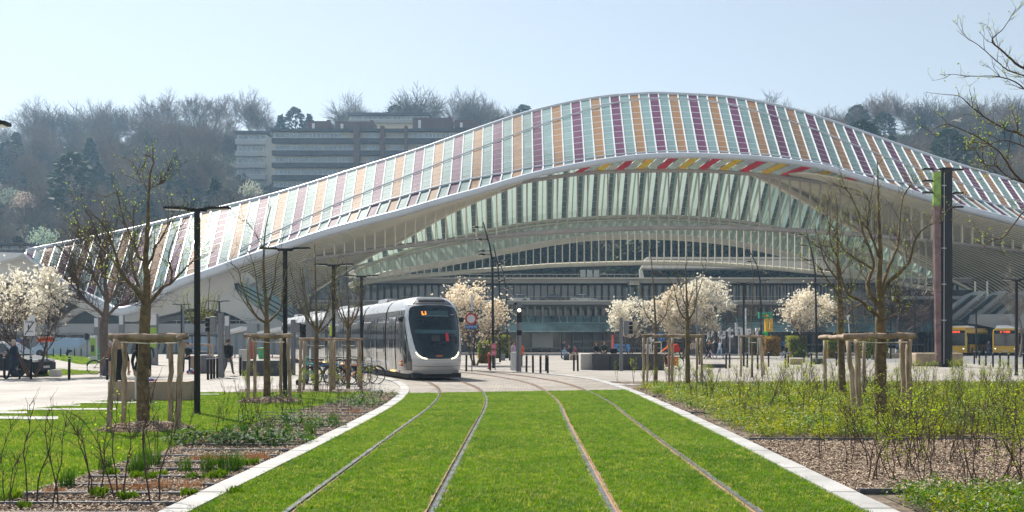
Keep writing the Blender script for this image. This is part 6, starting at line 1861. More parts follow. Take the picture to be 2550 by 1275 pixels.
# blossoming magnolias
PET = leafmat('white_petal', (0.80, 0.77, 0.68), 0.5, 0.6, (0.88, 0.86, 0.80), scale=1.5, tc=(0.88, 0.82, 0.68))
PET2 = leafmat('cream_petal', (0.74, 0.60, 0.43), 0.5, 0.6, (0.84, 0.75, 0.60), scale=1.5, tc=(0.88, 0.74, 0.54))
def magnolia(label, ub, vb, ul, ur, vt, vlow, seed, Y=None, m=(PET, PET, PET2), n=1500, stems=3, size=.13):
    p = G(ub, vb) if Y is None else Vector((XZ(ub, Y), Y, 0)); Y = p.y; r = random.Random(seed)
    root = thing('magnolia_tree', label, 'tree', (p.x, p.y, 0), 0, 'white blossoming magnolias')
    cu, hw = (ul + ur) / 2, (ur - ul) / 2 * Y / FPX
    cx = XZ(cu, Y) - p.x; zt, zl = P(0, vt, Y).z, P(0, vlow, Y).z
    tk, tw = MB(), MB(); bl = MB(); ends = []
    for s in range(stems):
        a = 2 * math.pi * s / stems + .4
        d = Vector((math.cos(a) * .35 + cx * .12, math.sin(a) * .3, 1)).normalized()
        b0 = Vector((math.cos(a) * .12, math.sin(a) * .12, 0))
        ll = []
        grow(tk, tw, b0, d, (zt - 0) * .38, .075, 0, 4, r, up=.12, spread=(.4, .95), kids_=(3, 4), shrink=.66, leafs=ll, thin=.008, first=.4)
        ends += ll
    # blossoms gathered in clumps through the crown volume
    clumps = []
    for _ in range(54):
        a = r.uniform(0, 6.28); e = r.uniform(-1, 1); rad = r.uniform(.35, 1.0) ** .6
        x = math.cos(a) * math.sqrt(1 - e * e) * rad * hw; y = math.sin(a) * math.sqrt(1 - e * e) * rad * hw * .9
        z = (zt + zl) / 2 + e * rad * (zt - zl) / 2
        w = 1 - .35 * max(0, -e)
        clumps.append((Vector((cx + x * w, y * w, z)), hw * r.uniform(.10, .30)))
    for k in range(n):
        c, cr = r.choice(clumps)
        q = c + Vector((r.gauss(0, cr * .55), r.gauss(0, cr * .55), r.gauss(0, cr * .6)))
        if q.z < zl - .2: continue
        bl.mi = r.choice((0, 1, 2))
        ax = Vector((r.gauss(0, .5), r.gauss(0, .5), 1)).normalized()
        for j in range(4):
            t = rdir(r, ax, r.uniform(.4, 1.2)); u_ = t.cross(ax).normalized() if t.cross(ax).length > .01 else t.orthogonal()
            L = size * r.uniform(.7, 1.2)
            bl.add([q, q + t * L * .5 + u_ * L * .28, q + t * L + ax * L * .1, q + t * L * .5 - u_ * L * .28], [(0, 1, 2, 3)])
    # fine twigs through the clumps
    for c, cr in clumps:
        for _ in range(2):
            q = c + Vector((r.gauss(0, cr), r.gauss(0, cr), -cr * r.uniform(.2, 1.6))); t = c + Vector((r.gauss(0, cr), r.gauss(0, cr), cr * r.uniform(.3, 1.3)))
            tw.tube([q, q.lerp(t, .5) + Vector((r.gauss(0, .05), r.gauss(0, .05), 0)), t], .009, 3, cap=False)
    tk.build('trunk', BK2, root, smooth_=True, fix=False); tw.build('branches', BK2, root, fix=False); bl.build('blossom', list(m), root, fix=False)
    return root
magnolia('cream blossoming magnolia at the left edge behind the zone sign', 78, 940, -45, 168, 660, 835, 1, n=2300, m=(PET, PET, PET))
magnolia('peach-tinted magnolia directly right of the tram front', 1183, 910, 1075, 1262, 712, 860, 2, m=(PET, PET2, PET2), n=2600, size=.15)
magnolia('white magnolia left of the slim guarded tree', 1568, 890, 1512, 1638, 742, 838, 3, m=(PET, PET, PET), n=2300, size=.2)
magnolia('large cream magnolia behind the far right double guard', 1700, 892, 1628, 1758, 705, 840, 4, m=(PET, PET2, PET), n=2500, size=.2)
magnolia('tall white magnolia right of the large cream one', 1765, 891, 1700, 1826, 688, 835, 5, m=(PET, PET, PET), n=2500, size=.2)
magnolia('rounded white magnolia between two lamp posts', 2012, 890, 1942, 2078, 722, 828, 6, m=(PET, PET, PET2), n=2600, size=.2)
magnolia('small pale magnolia beside the dark column', 2300, 884, 2262, 2330, 690, 800, 7, m=(PET2, PET, PET2), n=300, size=.1)
for i, (u, v, lab) in enumerate(((2130, 884, 'brownish bare tree behind the big right guard'), (2250, 886, 'bare tree left of the dark column, in front of the station'), (2540, 890, 'bare tree at the right edge by the lamp'), (940, 880, 'bare tree behind the tram roof, left'), (860, 880, 'bare tree behind the middle of the tram'), (770, 882, 'bare tree behind the rear of the tram'))):
    p = G(u, v); r = random.Random(300 + i); tk, tw = MB(), MB()
    root = thing('bare_tree', lab, 'tree', (p.x, p.y, 0), 0, 'bare trees near the station')
    grow(tk, tw, Vector((0, 0, 0)), Vector((0, 0, 1)), 3.6, .17, 0, 5, r, up=.12, spread=(.4, .95), kids_=(3, 4), shrink=.68, thin=.012, first=.5)
    tk.build('trunk', BK3, root, fix=False); tw.build('crown', BK2 if i % 2 else BARK, root, fix=False)

# clipped bamboo hedges on the square
HG = leafmat('bamboo_leaf', (0.17, 0.22, 0.03), 0.4, 0.5, (0.36, 0.36, 0.06), scale=1.0)
HO = leafmat('bamboo_leaf_orange', (0.36, 0.17, 0.04), 0.35, 0.5, (0.45, 0.26, 0.06), scale=1.0)
HD = mat('hedge_core', (0.035, 0.04, 0.015), .95, 0, .4, 3)
def hedge(label, u0, u1, vb, vt, m, seed, depth=1.6):
    a = G(u0, vb); b = G(u1, vb); w = b.x - a.x; h = P(0, vt, a.y).z; r = random.Random(seed)
    root = thing('clipped_hedge', label, 'hedge', ((a.x + b.x) / 2, a.y + depth / 2, 0), r.uniform(-.1, .1), 'clipped hedges on the square')
    q = MB(); q.bbox((0, 0, h / 2 - .05), (w - .16, depth - .16, h - .1), .12); q.build('core', HD, root)
    lf = MB()
    for k in range(1500):
        f = r.random()
        if f < .55: c = Vector((r.uniform(-w / 2, w / 2), -depth / 2 + r.gauss(0, .05), r.uniform(.05, h)))
        elif f < .75: c = Vector((r.choice((-1, 1)) * w / 2 + r.gauss(0, .04), r.uniform(-depth / 2, depth / 2), r.uniform(.05, h)))
        else: c = Vector((r.uniform(-w / 2, w / 2), r.uniform(-depth / 2, depth / 2), h + abs(r.gauss(0, .07))))
        t = Vector((r.gauss(0, .6), r.gauss(0, .6), r.gauss(.3, .7))).normalized(); s_ = t.orthogonal().normalized(); L = r.uniform(.07, .16)
        s_.rotate(Matrix.Rotation(r.uniform(0, 3), 3, t))
        lf.mi = 1 if (m == 2 or (m == 1 and c.z < h * .5 and r.random() < .7)) and r.random() < .8 else 0
        lf.add([c - t * L, c + s_ * L * .3, c + t * L, c - s_ * L * .3], [(0, 1, 2, 3)])
    lf.build('leaves', [HG, HO], root, fix=False)
hedge('orange and green hedge left of the small wooden guard', 1862, 1908, 884, 842, 1, 1)
hedge('orange tinted hedge right of the small wooden guard', 1903, 1942, 887, 841, 2, 2)
hedge('green hedge right of the seated person in black', 1966, 2010, 890, 840, 0, 3)
hedge('yellow-green hedge behind the big right guard, left', 2062, 2098, 893, 845, 1, 4)
hedge('green hedge behind the big right guard, right', 2152, 2212, 893, 840, 0, 5)
hedge('small hedge under the white letters', 1802, 1826, 870, 840, 0, 6)
hedge('rounded olive hedge beside the peach-tinted magnolia', 1192, 1222, 905, 855, 1, 7)
hedge('large green hedge behind the sign posts', 1222, 1268, 892, 838, 0, 8)
hedge('small hedge between the magnolia trunks', 1635, 1660, 872, 850, 0, 9)

# bare whips: young hornbeam plants
BKW = mat('whip_bark', (0.07, 0.042, 0.03), .85, 0, .3, 6)
def whip_proto(seed, h, leafy, dark=True):
    r = random.Random(seed); st, lf = MB(), MB()
    for s in range(r.choice((1, 2, 2, 3))):
        p = [Vector((r.gauss(0, .03), r.gauss(0, .03), 0))]; d = Vector((r.gauss(0, .12), r.gauss(0, .12), 1)).normalized(); L = h * r.uniform(.7, 1.05)
        for _ in range(8):
            d = (d + Vector((r.gauss(0, .14), r.gauss(0, .14), .12))).normalized(); p.append(p[-1] + d * L / 8)
        st.tube(p, [.0075 - .0007 * i for i in range(9)], 5, cap=False)
        shoots(st, lf if leafy else None, p[2:], r, 7, h * .26, .0036, 1, leafy, up=.6, bs=.022)
    return st, lf
whips = []
for i in range(9):
    leafy = [0, .9, 1.5, 0, 2.2, .7, 0, 1.2, .3][i]
    st, lf = whip_proto(400 + i, 1.0, leafy)
    root = thing('hornbeam_whip', 'whip', 'sapling', (0, 0, -50), 0, 'thin saplings planted in the beds')
    st.build('stem', BKW, root, fix=False)
    if lf.f: lf.build('buds', BUD, root, fix=False)
    whips.append(root)
usedw = set()
def whip(x, y, h, label, i=None, rz=None):
    i = r6.randrange(9) if i is None else i
    w = whips[i]
    if i not in usedw:
        usedw.add(i); w.location = (x, y, 0); w.scale = (h, h, h); w['label'] = label; return w
    o = dup(w, (x, y, 0), r6.uniform(0, 6.28) if rz is None else rz, label, (h * r6.uniform(.8, 1.4), h * r6.uniform(.8, 1.4), h))
    o.rotation_euler = (r6.gauss(0, .10), r6.gauss(0, .10), o.rotation_euler.z); return o
r6 = random.Random(66)
for k, (u, v, h) in enumerate([(85, 1262, 1.15), (145, 1262, 1.1), (235, 1240, 1.2), (285, 1250, 1.2), (392, 1258, 1.35), (0, 1240, 1.0), (20, 1262, .8), (368, 1140, .9), (390, 1130, .85), (463, 1120, .8), (536, 1080, .8), (552, 1052, .85), (568, 1050, .85), (594, 1055, .95), (606, 1056, .95), (618, 1060, .95),
                                     (650, 1070, .9), (640, 1100, .95), (660, 1096, .9), (700, 1050, .9), (715, 1045, .85), (735, 1060, .9), (760, 1040, .9), (775, 1050, .8), (800, 1030, .85), (820, 1020, .8), (835, 1032, .85), (855, 1015, .8), (870, 1025, .8), (895, 1010, .8), (915, 1015, .75), (930, 1005, .75), (945, 1000, .7),
                                     (690, 1018, .8), (745, 1012, .8), (780, 1004, .8), (810, 998, .8), (842, 995, .8), (880, 990, .8), (905, 985, .75), (925, 982, .7), (560, 990, .9), (590, 985, .85), (480, 1010, .7)]):
    p = G(u, v); sd = ['by the first edging strips', 'behind the near guard', 'among the hellebores', 'in front of the bicycles', 'near the bend of the kerb'][min(4, k // 9)]
    wo_ = whip(p.x, p.y, h * .85, '%s sapling %s in left bed, %s' % (['bare dark', 'forked', 'twiggy', 'crooked', 'straight', 'leaning', 'two-stemmed'][k % 7], ['with long side twigs', 'with few twigs', 'with curled brown leaves', 'with tight buds'][k % 4], sd), i=[0, 3, 6, 8][k % 4])
    if k < 9: wo_.scale = (h * 1.1, h * 1.1, h * .95)
n = 0
while n < 250:
    y = 11.0 + (r6.random() ** 1.15) * 25
    x0 = 4.3 if y < 40 else 4
    x = r6.uniform(x0, 0.56 * y + .4)
    if x < 4.3: continue
    if 8.0 < x < 0: continue
    n += 1
    zone = 'in bark mulch' if y < 16 else 'in green cover' if y < 22 else 'in yellowish cover' if y < 33 else 'in the far row'
    whip(x, y, r6.uniform(.5, 1.15) * (1 if y > 15 else 1.0), '%s sapling %s %s, %s part of right bed' % (['bare', 'budding', 'forked', 'twiggy', 'crooked', 'upright', 'leaning'][n % 7], ['with brown twigs', 'with green tips', 'with two stems', 'with bent stem', 'with bushy top'][n % 5], zone, ['kerb side', 'inner', 'middle', 'outer', 'far outer'][min(4, int(x / 3.4) - 1) if x > 3.5 else 0]))
# far row hedge of leafy whips: one mass
fr = flat('sapling_row', [(4.8, 36.9), (30, 37.2), (30, 40.0), (3.9, 39.6)], 0.021, M_['soil'])
wsrc = []
for i in range(4):
    st, lf = whip_proto(500 + i, 1.0, 1.2); st.m = [0] * len(st.f)
    o_ = len(st.v); st.v += lf.v; st.f += [tuple(a + o_ for a in f) for f in lf.f]; st.m += [1] * len(lf.f)
    wsrc.append(bpy.data.objects.new('sapling', st.mesh('sapling', [BK2, BUD], fix=False)))
scatter('sapling_hedge', fr, wsrc, 1.7, .7, 1.05, 31, 'dense row of budding hedge saplings along the far edge of the right bed', 'hedge', tilt=.08)
fr = flat('sapling_row', [(-8.4, 29.5), (-4.6, 29.7), (-4.9, 33.5), (-9.4, 33.2)], 0.021, M_['soil'])
scatter('sapling_hedge', fr, wsrc, 2.0, .6, .9, 32, 'brownish twiggy hedge in front of the parked bicycles', 'hedge', tilt=.08)
scatter('sapling_hedge', flat('sapling_row', [(5.0, 22.5), (16, 22.5), (20, 33.5), (5.0, 33.5)], 0.021, M_['soil']), wsrc, .5, .7, 1.0, 33, 'crowded young hedge plants in the far part of the right bed', 'hedge', tilt=.08)

# perennials in the left bed: hellebores, grass tufts, brown stubble
HEL = leafmat('hellebore_leaf', (0.02, 0.06, 0.014), 0.3, 0.6, (0.05, 0.13, 0.02), spec=.2)
HELB = leafmat('hellebore_bloom', (0.16, 0.24, 0.04), 0.4, 0.6, (0.30, 0.38, 0.08), spec=.2)
STB = leafmat('brown_stubble', (0.30, 0.15, 0.07), 0.2, 0.8, (0.42, 0.24, 0.13))
GT = leafmat('tall_grass', (0.03, 0.085, 0.008), 0.3, 0.5, (0.09, 0.17, 0.02), spec=.2)
YG = leafmat('fresh_yellow_leaf', (0.07, 0.14, 0.010), 0.3, 0.5, (0.17, 0.26, 0.02), spec=.2)
def perennial(kind, seed):
    r = random.Random(seed); b = MB()
    if kind == 'hellebore':
        for _ in range(150):
            a = r.uniform(0, 6.28); d = .3 * math.sqrt(r.random()); z = .22 * (1 - (d / .3) ** 2 * .6) * r.uniform(.4, 1); c = Vector((math.cos(a) * d, math.sin(a) * d, z))
            b.mi = 1 if r.random() < .22 else 0
            t = Vector((math.cos(a) + r.gauss(0, .4), math.sin(a) + r.gauss(0, .4), r.gauss(-.1, .4))).normalized(); s_ = t.cross(Vector((0, 0, 1))).normalized(); L = r.uniform(.04, .09) * (.6 if b.mi else 1)
            b.add([c, c + t * L * .5 + s_ * L * .25, c + t * L + Vector((0, 0, -.01)), c + t * L * .5 - s_ * L * .25], [(0, 1, 2, 3)])
        return b, [HEL, HELB]
    if kind in ('tuft', 'stubble', 'leafy'):
        n, h, w = {'tuft': (110, .26, .003), 'stubble': (130, .10, .004), 'leafy': (70, .10, .012)}[kind]
        for _ in range(n):
            a = r.uniform(0, 6.28); d = (.10 if kind != 'stubble' else .17) * math.sqrt(r.random()); x, y = math.cos(a) * d, math.sin(a) * d; hh = h * r.uniform(.5, 1.1); t = r.uniform(0, 6.28); l = hh * r.uniform(.05, .45)
            wx, wy = math.cos(t + 1.5) * w, math.sin(t + 1.5) * w
            b.add([(x - wx, y - wy, 0), (x + wx, y + wy, 0), (x + math.cos(t) * l * .4 + wx, y + math.sin(t) * l * .4 + wy, hh * .6), (x + math.cos(t) * l * .4 - wx, y + math.sin(t) * l * .4 - wy, hh * .6), (x + math.cos(t) * l, y + math.sin(t) * l, hh)], [(0, 1, 2, 3), (3, 2, 4)])
        return b, [{'tuft': GT, 'stubble': STB, 'leafy': YG}[kind]]
per = {}
for k in ('hellebore', 'tuft', 'stubble', 'leafy'):
    per[k] = []
    for i in range(2):
        b, ms = perennial(k, i + 7); per[k].append(b.mesh({'hellebore': 'hellebore', 'tuft': 'grass_clump', 'stubble': 'cut_grass_clump', 'leafy': 'leafy_perennial'}[k], ms, fix=False))
NMK = {'hellebore': ('hellebore_plant', 'dark green hellebore clump', 'plant'), 'tuft': ('grass_clump', 'upright green grass clump', 'grass clump'), 'stubble': ('cut_grass_clump', 'short brown cut-back grass clump', 'grass clump'), 'leafy': ('leafy_perennial', 'low yellow-green leafy plant', 'plant')}
pl = [('hellebore', u, v) for u, v in ((470, 1108), (500, 1112), (545, 1112), (575, 1108), (610, 1110), (640, 1112), (665, 1108), (705, 1110), (735, 1108), (690, 1065), (720, 1068), (745, 1062), (790, 1066), (815, 1070), (632, 1060), (855, 1012), (880, 1008), (905, 1018), (925, 1010), (955, 992), (700, 1000), (900, 996))]
pl += [('tuft', u, v) for u, v in ((358, 1150), (262, 1178), (327, 1182), (345, 1180), (352, 1176), (460, 1180), (518, 1178), (562, 1180), (588, 1176), (570, 1082), (608, 1084), (635, 1084), (672, 1084), (718, 1082), (772, 1088), (165, 1218), (385, 1165), (715, 1050), (830, 1060))]
pl += [('stubble', u, v) for u, v in ((290, 1222), (350, 1222), (412, 1218), (475, 1218), (500, 1150), (538, 1150), (648, 1148), (635, 1146), (512, 1102), (517, 1094), (672, 1050), (775, 1052), (880, 1030), (130, 1235), (575, 1152))]
pl += [('leafy', u, v) for u, v in ((275, 1188), (345, 1195), (372, 1198), (400, 1190), (478, 1196), (520, 1196), (545, 1194), (600, 1164), (632, 1160), (540, 1165), (585, 1235), (470, 1238), (250, 1240), (30, 1250), (60, 1270), (320, 1248), (705, 1092), (770, 1100), (590, 1092))]
r = random.Random(5)
ORD = ['leftmost', 'second from left', 'third from left', 'fourth from left', 'fifth from left', 'sixth from left', 'seventh from left', 'eighth from left', 'ninth from left', 'tenth from left', 'eleventh from left', 'twelfth from left']
ZONE = [(1300, 1205, 'in the nearest rows'), (1205, 1170, 'between the leaning saplings'), (1170, 1140, 'before the hellebore row'), (1140, 1096, 'in the hellebore row'), (1096, 1076, 'just behind the hellebore row'), (1076, 1040, 'level with the lamp post'), (1040, 900, 'near the bend of the kerb')]
def zone(v): return [z for z in ZONE if z[0] >= v > z[1]][0][2]
for k, (kd, u, v) in enumerate(pl):
    p = G(u, v); nm, lb, ct = NMK[kd]
    mates = sorted(uu for kk, uu, vv in pl if kk == kd and zone(vv) == zone(v))
    me = per[kd][k % 2]
    if kd == 'hellebore': sc_ = r.uniform(1.15, 1.55)
    else: sc_ = r.uniform(.75, 1.15)
    link(nm, me, None, (p.x, p.y, .02), '%s, %s %s' % (lb, ORD[mates.index(u)], zone(v)), ct, 'low plants in the left bed', rz=r.uniform(0, 6.28)).scale = (sc_,) * 3
# ================================================================ STREET FURNITURE
K_BLK = mat('black_steel', (0.012, 0.012, 0.014), 0.5, 0.0, 0.2, 3, spec=0.3)
K_GRY = mat('grey_steel', (0.17, 0.175, 0.19), 0.4, 0.4, 0.12, 2)
K_LGT = mat('light_metal', (0.55, 0.56, 0.57), 0.35, 0.3, 0.08, 2)
K_LAMP = mat('lamp_glass', (0.7, 0.68, 0.62), 0.15, 0, 0.1, 4, coat=.6)
K_CONC = mat('block_concrete', (0.38, 0.29, 0.21), 0.85, 0, 0.12, 2, bump=0.3, bscale=30)
K_CONCL = mat('block_concrete_light', (0.50, 0.48, 0.44), 0.85, 0, 0.1, 2, bump=0.3, bscale=30)
K_DARK = mat('dark_stone_block', (0.055, 0.055, 0.06), 0.6, 0, 0.2, 3, bump=0.2, bscale=30)
K_GREEN = mat('poster_green', (0.25, 0.42, 0.05), 0.5, 0, 0.1, 2)
K_RED = mat('sign_red', (0.50, 0.02, 0.03), 0.4)
K_WHITE = mat('sign_white', (0.62, 0.62, 0.64), 0.4, 0, .05, 3)
K_BLUE = mat('sign_blue', (0.03, 0.16, 0.45), 0.4)
K_ORANGE = mat('sign_orange', (0.80, 0.10, 0.01), 0.4, 0, .05, 2)
K_PINK = mat('sign_pink', (0.62, 0.12, 0.20), 0.5)
K_INK = mat('sign_black', (0.01, 0.01, 0.012), 0.5)

def tee_lamp(label, u, vb, vtop, vtip=None, rz=0.0, Y=None, w=.062, span=.76):
    Y = Y or EYE * FPX / (vb - HY); x = XZ(u, Y); h = EYE + (HY - vtop) / FPX * Y
    root = thing('street_lamp', label, 'street lamp', (x, Y, 0), rz, 'black two-armed street lamps')
    q = MB(); q.bbox((0, 0, h / 2), (w * 1.9, w * 1.9, h), .02); q.box((w * .97, 0, h / 2), (.012, .03, h * .98)); q.build('pole', K_BLK, root)
    q = MB(); q.bbox((0, 0, .03), (w * 2.5, w * 2.5, .06), .015); q.build('base_plate', K_BLK, root)
    for s in (-1, 1):
        q = MB(); q.tube([(0, 0, h - .03), (s * .22, 0, h - .035)], .045, 6); q.build('arm', K_BLK, root)
        q = MB(); q.box((s * (.2 + span * .36), 0, h + .0), (span * .72, .2, .045), ry=-s * .04 - .0)
        hd = q.build('lamp_head', K_BLK, root)
        q = MB(); q.box((s * (.2 + span * .40), 0, h - .028), (span * .56, .15, .012), ry=-s * .04); q.build('lamp_glass', K_LAMP, hd)
        q = MB()
        for k in range(7): q.box((s * (.28 + .07 * k), 0, h + .035), (.012, .17, .03), ry=-s * .04)
        q.build('cooling_fins', K_BLK, hd)
    return root
tee_lamp('tall black two-armed lamp right of the near left guard', 491, 1033, 519)
tee_lamp('black two-armed lamp beside the second left guard', 710, 990, 619)
tee_lamp('black two-armed lamp rising from the bicycles', 831, 958, 659)
tee_lamp('black two-armed lamp in front of the tram side', 900, 944, 687)
tee_lamp('black two-armed lamp at the left photo edge, only its right head visible', -118, 1150, 310, span=.8)
tee_lamp('black two-armed lamp behind the left traffic light', 546, 905, 750)
tee_lamp('black two-armed lamp left of the tall lamp, far away', 452, 902, 758, span=.7)
tee_lamp('black two-armed lamp at the right edge in front of the buses', 2531, 935, 696)
tee_lamp('black two-armed lamp far behind the dark column', 2322, 893, 765)
tee_lamp('black two-armed lamp between the far buses', 2431, 892, 770)
tee_lamp('black two-armed lamp left of the waiting crowd', 2218, 893, 762)
tee_lamp('black two-armed lamp behind the waiting crowd', 2278, 890, 762)
tee_lamp('black short-armed lamp right of the small wooden guard', 1852, 912, 704, span=.35)

def mast(label, u, vb, pts, heads, seed=0, r=.09):
    p = G(u, vb); Y = p.y; root = thing('spotlight_mast', label, 'light mast', (p.x, p.y, 0), 0, 'leaning masts with small spotlights')
    W = [P(a, b, Y) - p for a, b in pts]
    q = MB(); q.tube([Vector((0, 0, 0))] + W, [r] + [r * (1 - .55 * (i + 1) / len(W)) for i in range(len(W))], 8); q.build('pole', K_BLK, root, smooth_=True)
    for v, s in heads:
        uu = interp(sorted([(b, a) for a, b in pts] + [(vb, u)]), v)
        c = P(uu, v, Y) - p
        q = MB(); q.tube([c, c + Vector((s * .35, 0, .02))], .025, 5); q.ball(c + Vector((s * .55, -.05, .0)), .17, 8, (1.35, .8, .45)); q.build('spotlight', K_BLK, root, smooth_=True)
        q = MB(); q.ball(c + Vector((s * .58, -.06, -.05)), .12, 8, (1.2, .8, .3)); q.build('spotlight_glass', K_LAMP, root)
    return root
mast('black mast leaning left, right of the no-entry sign', 1229, 917, [(1227, 760), (1226, 650), (1219, 610), (1203, 553)], [(566, -1), (596, -1), (625, -1), (634, -1), (658, 1), (700, 1)])
mast('thin black mast behind the first leaning mast', 1245, 902, [(1244, 790), (1243, 700), (1240, 660), (1228, 608)], [(650, 1), (672, -1), (690, 1), (720, 1)], r=.08)
mast('thin black mast with spotlights, farthest of the three by the tram', 1263, 892, [(1263, 800), (1261, 730), (1254, 680), (1240, 640)], [(697, 1), (716, 1), (735, 1)], r=.08)
mast('black leaning mast in front of the rounded magnolia', 2034, 905, [(2032, 760), (2030, 680), (2024, 640), (2007, 572)], [(585, -1), (611, -1), (648, -1), (710, 1)])
mast('black leaning mast right of the small guard', 1896, 900, [(1895, 760), (1893, 700), (1885, 660), (1868, 628)], [(652, -1), (678, 1), (698, 1)], r=.08)

# the giant dark column with a banner face
p = G(2345, 914); root = thing('light_column', 'huge dark steel column with floodlights and a brown and green banner', 'light column', (p.x, p.y, 0), R(6))
h = P(0, 421, p.y).z
q = MB(); q.prism([(.05, -.28, 0), (.56, -.28, 0), (.56, .3, 0), (.05, .3, 0)], (0, 0, h)); q.build('shaft', K_BLK, root)
q = MB(); q.prism([(-.10, -.2, 0), (.05, -.2, 0), (.05, .2, 0), (-.10, .2, 0)], (0, 0, h - .2)); q.build('inner_shaft', K_BLK, root)
BAN1 = mat('banner_brown', (0.12, 0.055, 0.05), 0.45, 0, 0.35, .8, c2=(0.19, 0.115, 0.115)); BAN2 = mat('banner_green', (0.12, 0.26, 0.04), 0.35, 0, 0.5, 1.2, c2=(0.26, 0.40, 0.08))
zs = [0.3, 2.7, 4.8, 7.2, 9.2, 10.3]
for i in range(5):
    z0, z1 = zs[i], zs[i + 1]; w = lambda z: .26 + .18 * (z / h)
    q = MB(); q.prism([(-.12, -.15, z0 + .02), (-.12 - w(z0), -.05, z0 + .02), (-.12 - w(z1), -.05, z1 - .02), (-.12, -.15, z1 - .02)], (0, .2, 0)); q.build('banner_panel', BAN1, root)
q = MB(); q.prism([(-.12, -.15, 10.32), (-.12 - .43, -.05, 10.32), (-.12 - .44, -.05, h - .25), (-.12, -.15, h - .1)], (0, .2, 0)); q.build('banner_panel', BAN2, root)
q = MB(); q.tube([(-.02, -.3, .2), (0, -.3, h - .3)], .02, 4)
for z in (3.0, 5.3, 7.6, 9.9, 11.6): q.box((-.02, -.3, z), (.3, .03, .05))
q.build('cable_duct', K_LGT, root)
for s, z in ((-1, 0), (1, 0), (-1, -.75), (-1, -1.5), (1, -1.5), (1, -2.4)):
    q = MB(); x0 = .6 if s > 0 else -.5
    q.tube([(x0, 0, h + z - .05), (x0 + s * .2, 0, h + z - .05)], .05, 5); q.bbox((x0 + s * .48, -.05, h + z - .03), (.62, .3, .13), .04); f = q.build('floodlight', K_BLK, root)
    q = MB(); q.box((x0 + s * .5, -.05, h + z - .105), (.45, .22, .015)); q.build('floodlight_glass', K_LAMP, f)
q = MB(); q.bbox((.27, 0, h + .02), (.8, .65, .08), .02); q.build('cap', K_BLK, root)

def block(label, u0, u1, vb, vt, depth, m, name='concrete_block', cat='concrete block', rz=0, bev=.02, group=None):
    a, b = G(u0, vb), G(u1, vb); h = P(0, vt, a.y).z
    q = MB(); q.bbox(((a.x + b.x) / 2, a.y + depth / 2, h / 2), (b.x - a.x, depth, h), bev, rz); 
    c = Vector(((a.x + b.x) / 2, a.y, 0)); q.v = [tuple(Vector(v) - c) for v in q.v]
    return q.build(name, m, None, loc=c, label=label, cat=cat, group=group)
block('long brown concrete bench block behind the near left guard', 268, 466, 1000, 950, .7, K_CONC, 'bench_block', 'stone bench')
block('long concrete base block under the dark column', 2281, 2400, 912, 879, 1.2, K_CONC, bev=.12)
p0 = block('dark long planter wall behind the second left guard', 603, 700, 936, 898, 1.2, K_DARK, 'planter_wall', 'planter')
block('white concrete pillar left of the dark planter wall', 594, 615, 930, 870, .6, K_CONCL, 'concrete_pillar', 'concrete pillar')
block('grey litter bin beside the seated phone user', 500, 518, 930, 884, .7, K_GRY, 'litter_bin', 'litter bin')
block('low grey seat block with the phone user on it', 470, 502, 930, 886, .6, K_CONC, 'seat_block', 'stone seat')
for i, (u0, u1) in enumerate(((1474, 1519), (1520, 1568), (1569, 1616), (1617, 1655))):
    block('black stone bench module, %s of the long row right of the grey paving' % ['first', 'second', 'third', 'fourth'][i], u0, u1 - .6, 922, 881, .7, K_DARK, 'bench_module', 'stone bench', group='black bench modules')
block('pale concrete end block of the long black bench', 1446, 1473, 921, 881, 2.0, K_CONCL, 'bench_end', 'concrete block')
block('dark short block in front of the seated group', 1404, 1418, 897, 884, .6, K_DARK, 'seat_block', 'stone seat')
block('grey block the seated group leans on', 1420, 1436, 897, 882, 1.0, K_CONC, 'seat_block', 'stone seat')
block('black long low wall under the white letters', 1705, 1852, 881, 867, 1.0, K_DARK, 'low_wall', 'low wall')
block('grey rough stone block near the green hedge', 1968, 2000, 908, 893, 1.0, K_CONC, bev=.06)
block('dark rough stone block beside the leaning mast', 2026, 2058, 907, 893, .8, K_DARK, bev=.06)
block('small pale block between hedge and small guard', 1838, 1852, 880, 869, .6, K_CONCL)
block('block seat under the person in black', 1962, 1974, 890, 875, .6, K_CONC, 'seat_block', 'stone seat')
block('flat dark grate block in front of the walkers', 1762, 1808, 916, 907, 1.5, K_DARK, 'drain_block', 'stone block')
block('pale kerb block beside the navy car', 122, 142, 938, 921, .5, K_CONCL)
for i, (u0, u1, vb) in enumerate(((2215, 2228, 879), (2232, 2242, 879), (2204, 2260, 892), (2174, 2186, 896))):
    block(['left pale cube seat under the man in light blue', 'right pale cube seat under the man in light blue', 'grey boulder bench near the waiting crowd', 'small dark planter cube near the green hedge'][i], u0, u1, vb, vb - 11, .5, [K_CONCL, K_CONCL, K_CONC, K_DARK][i], bev=.04)
block('row of pale low seats left of the big column', 2282, 2330, 871, 864, 1, K_CONCL, 'low_seat', 'stone seat')

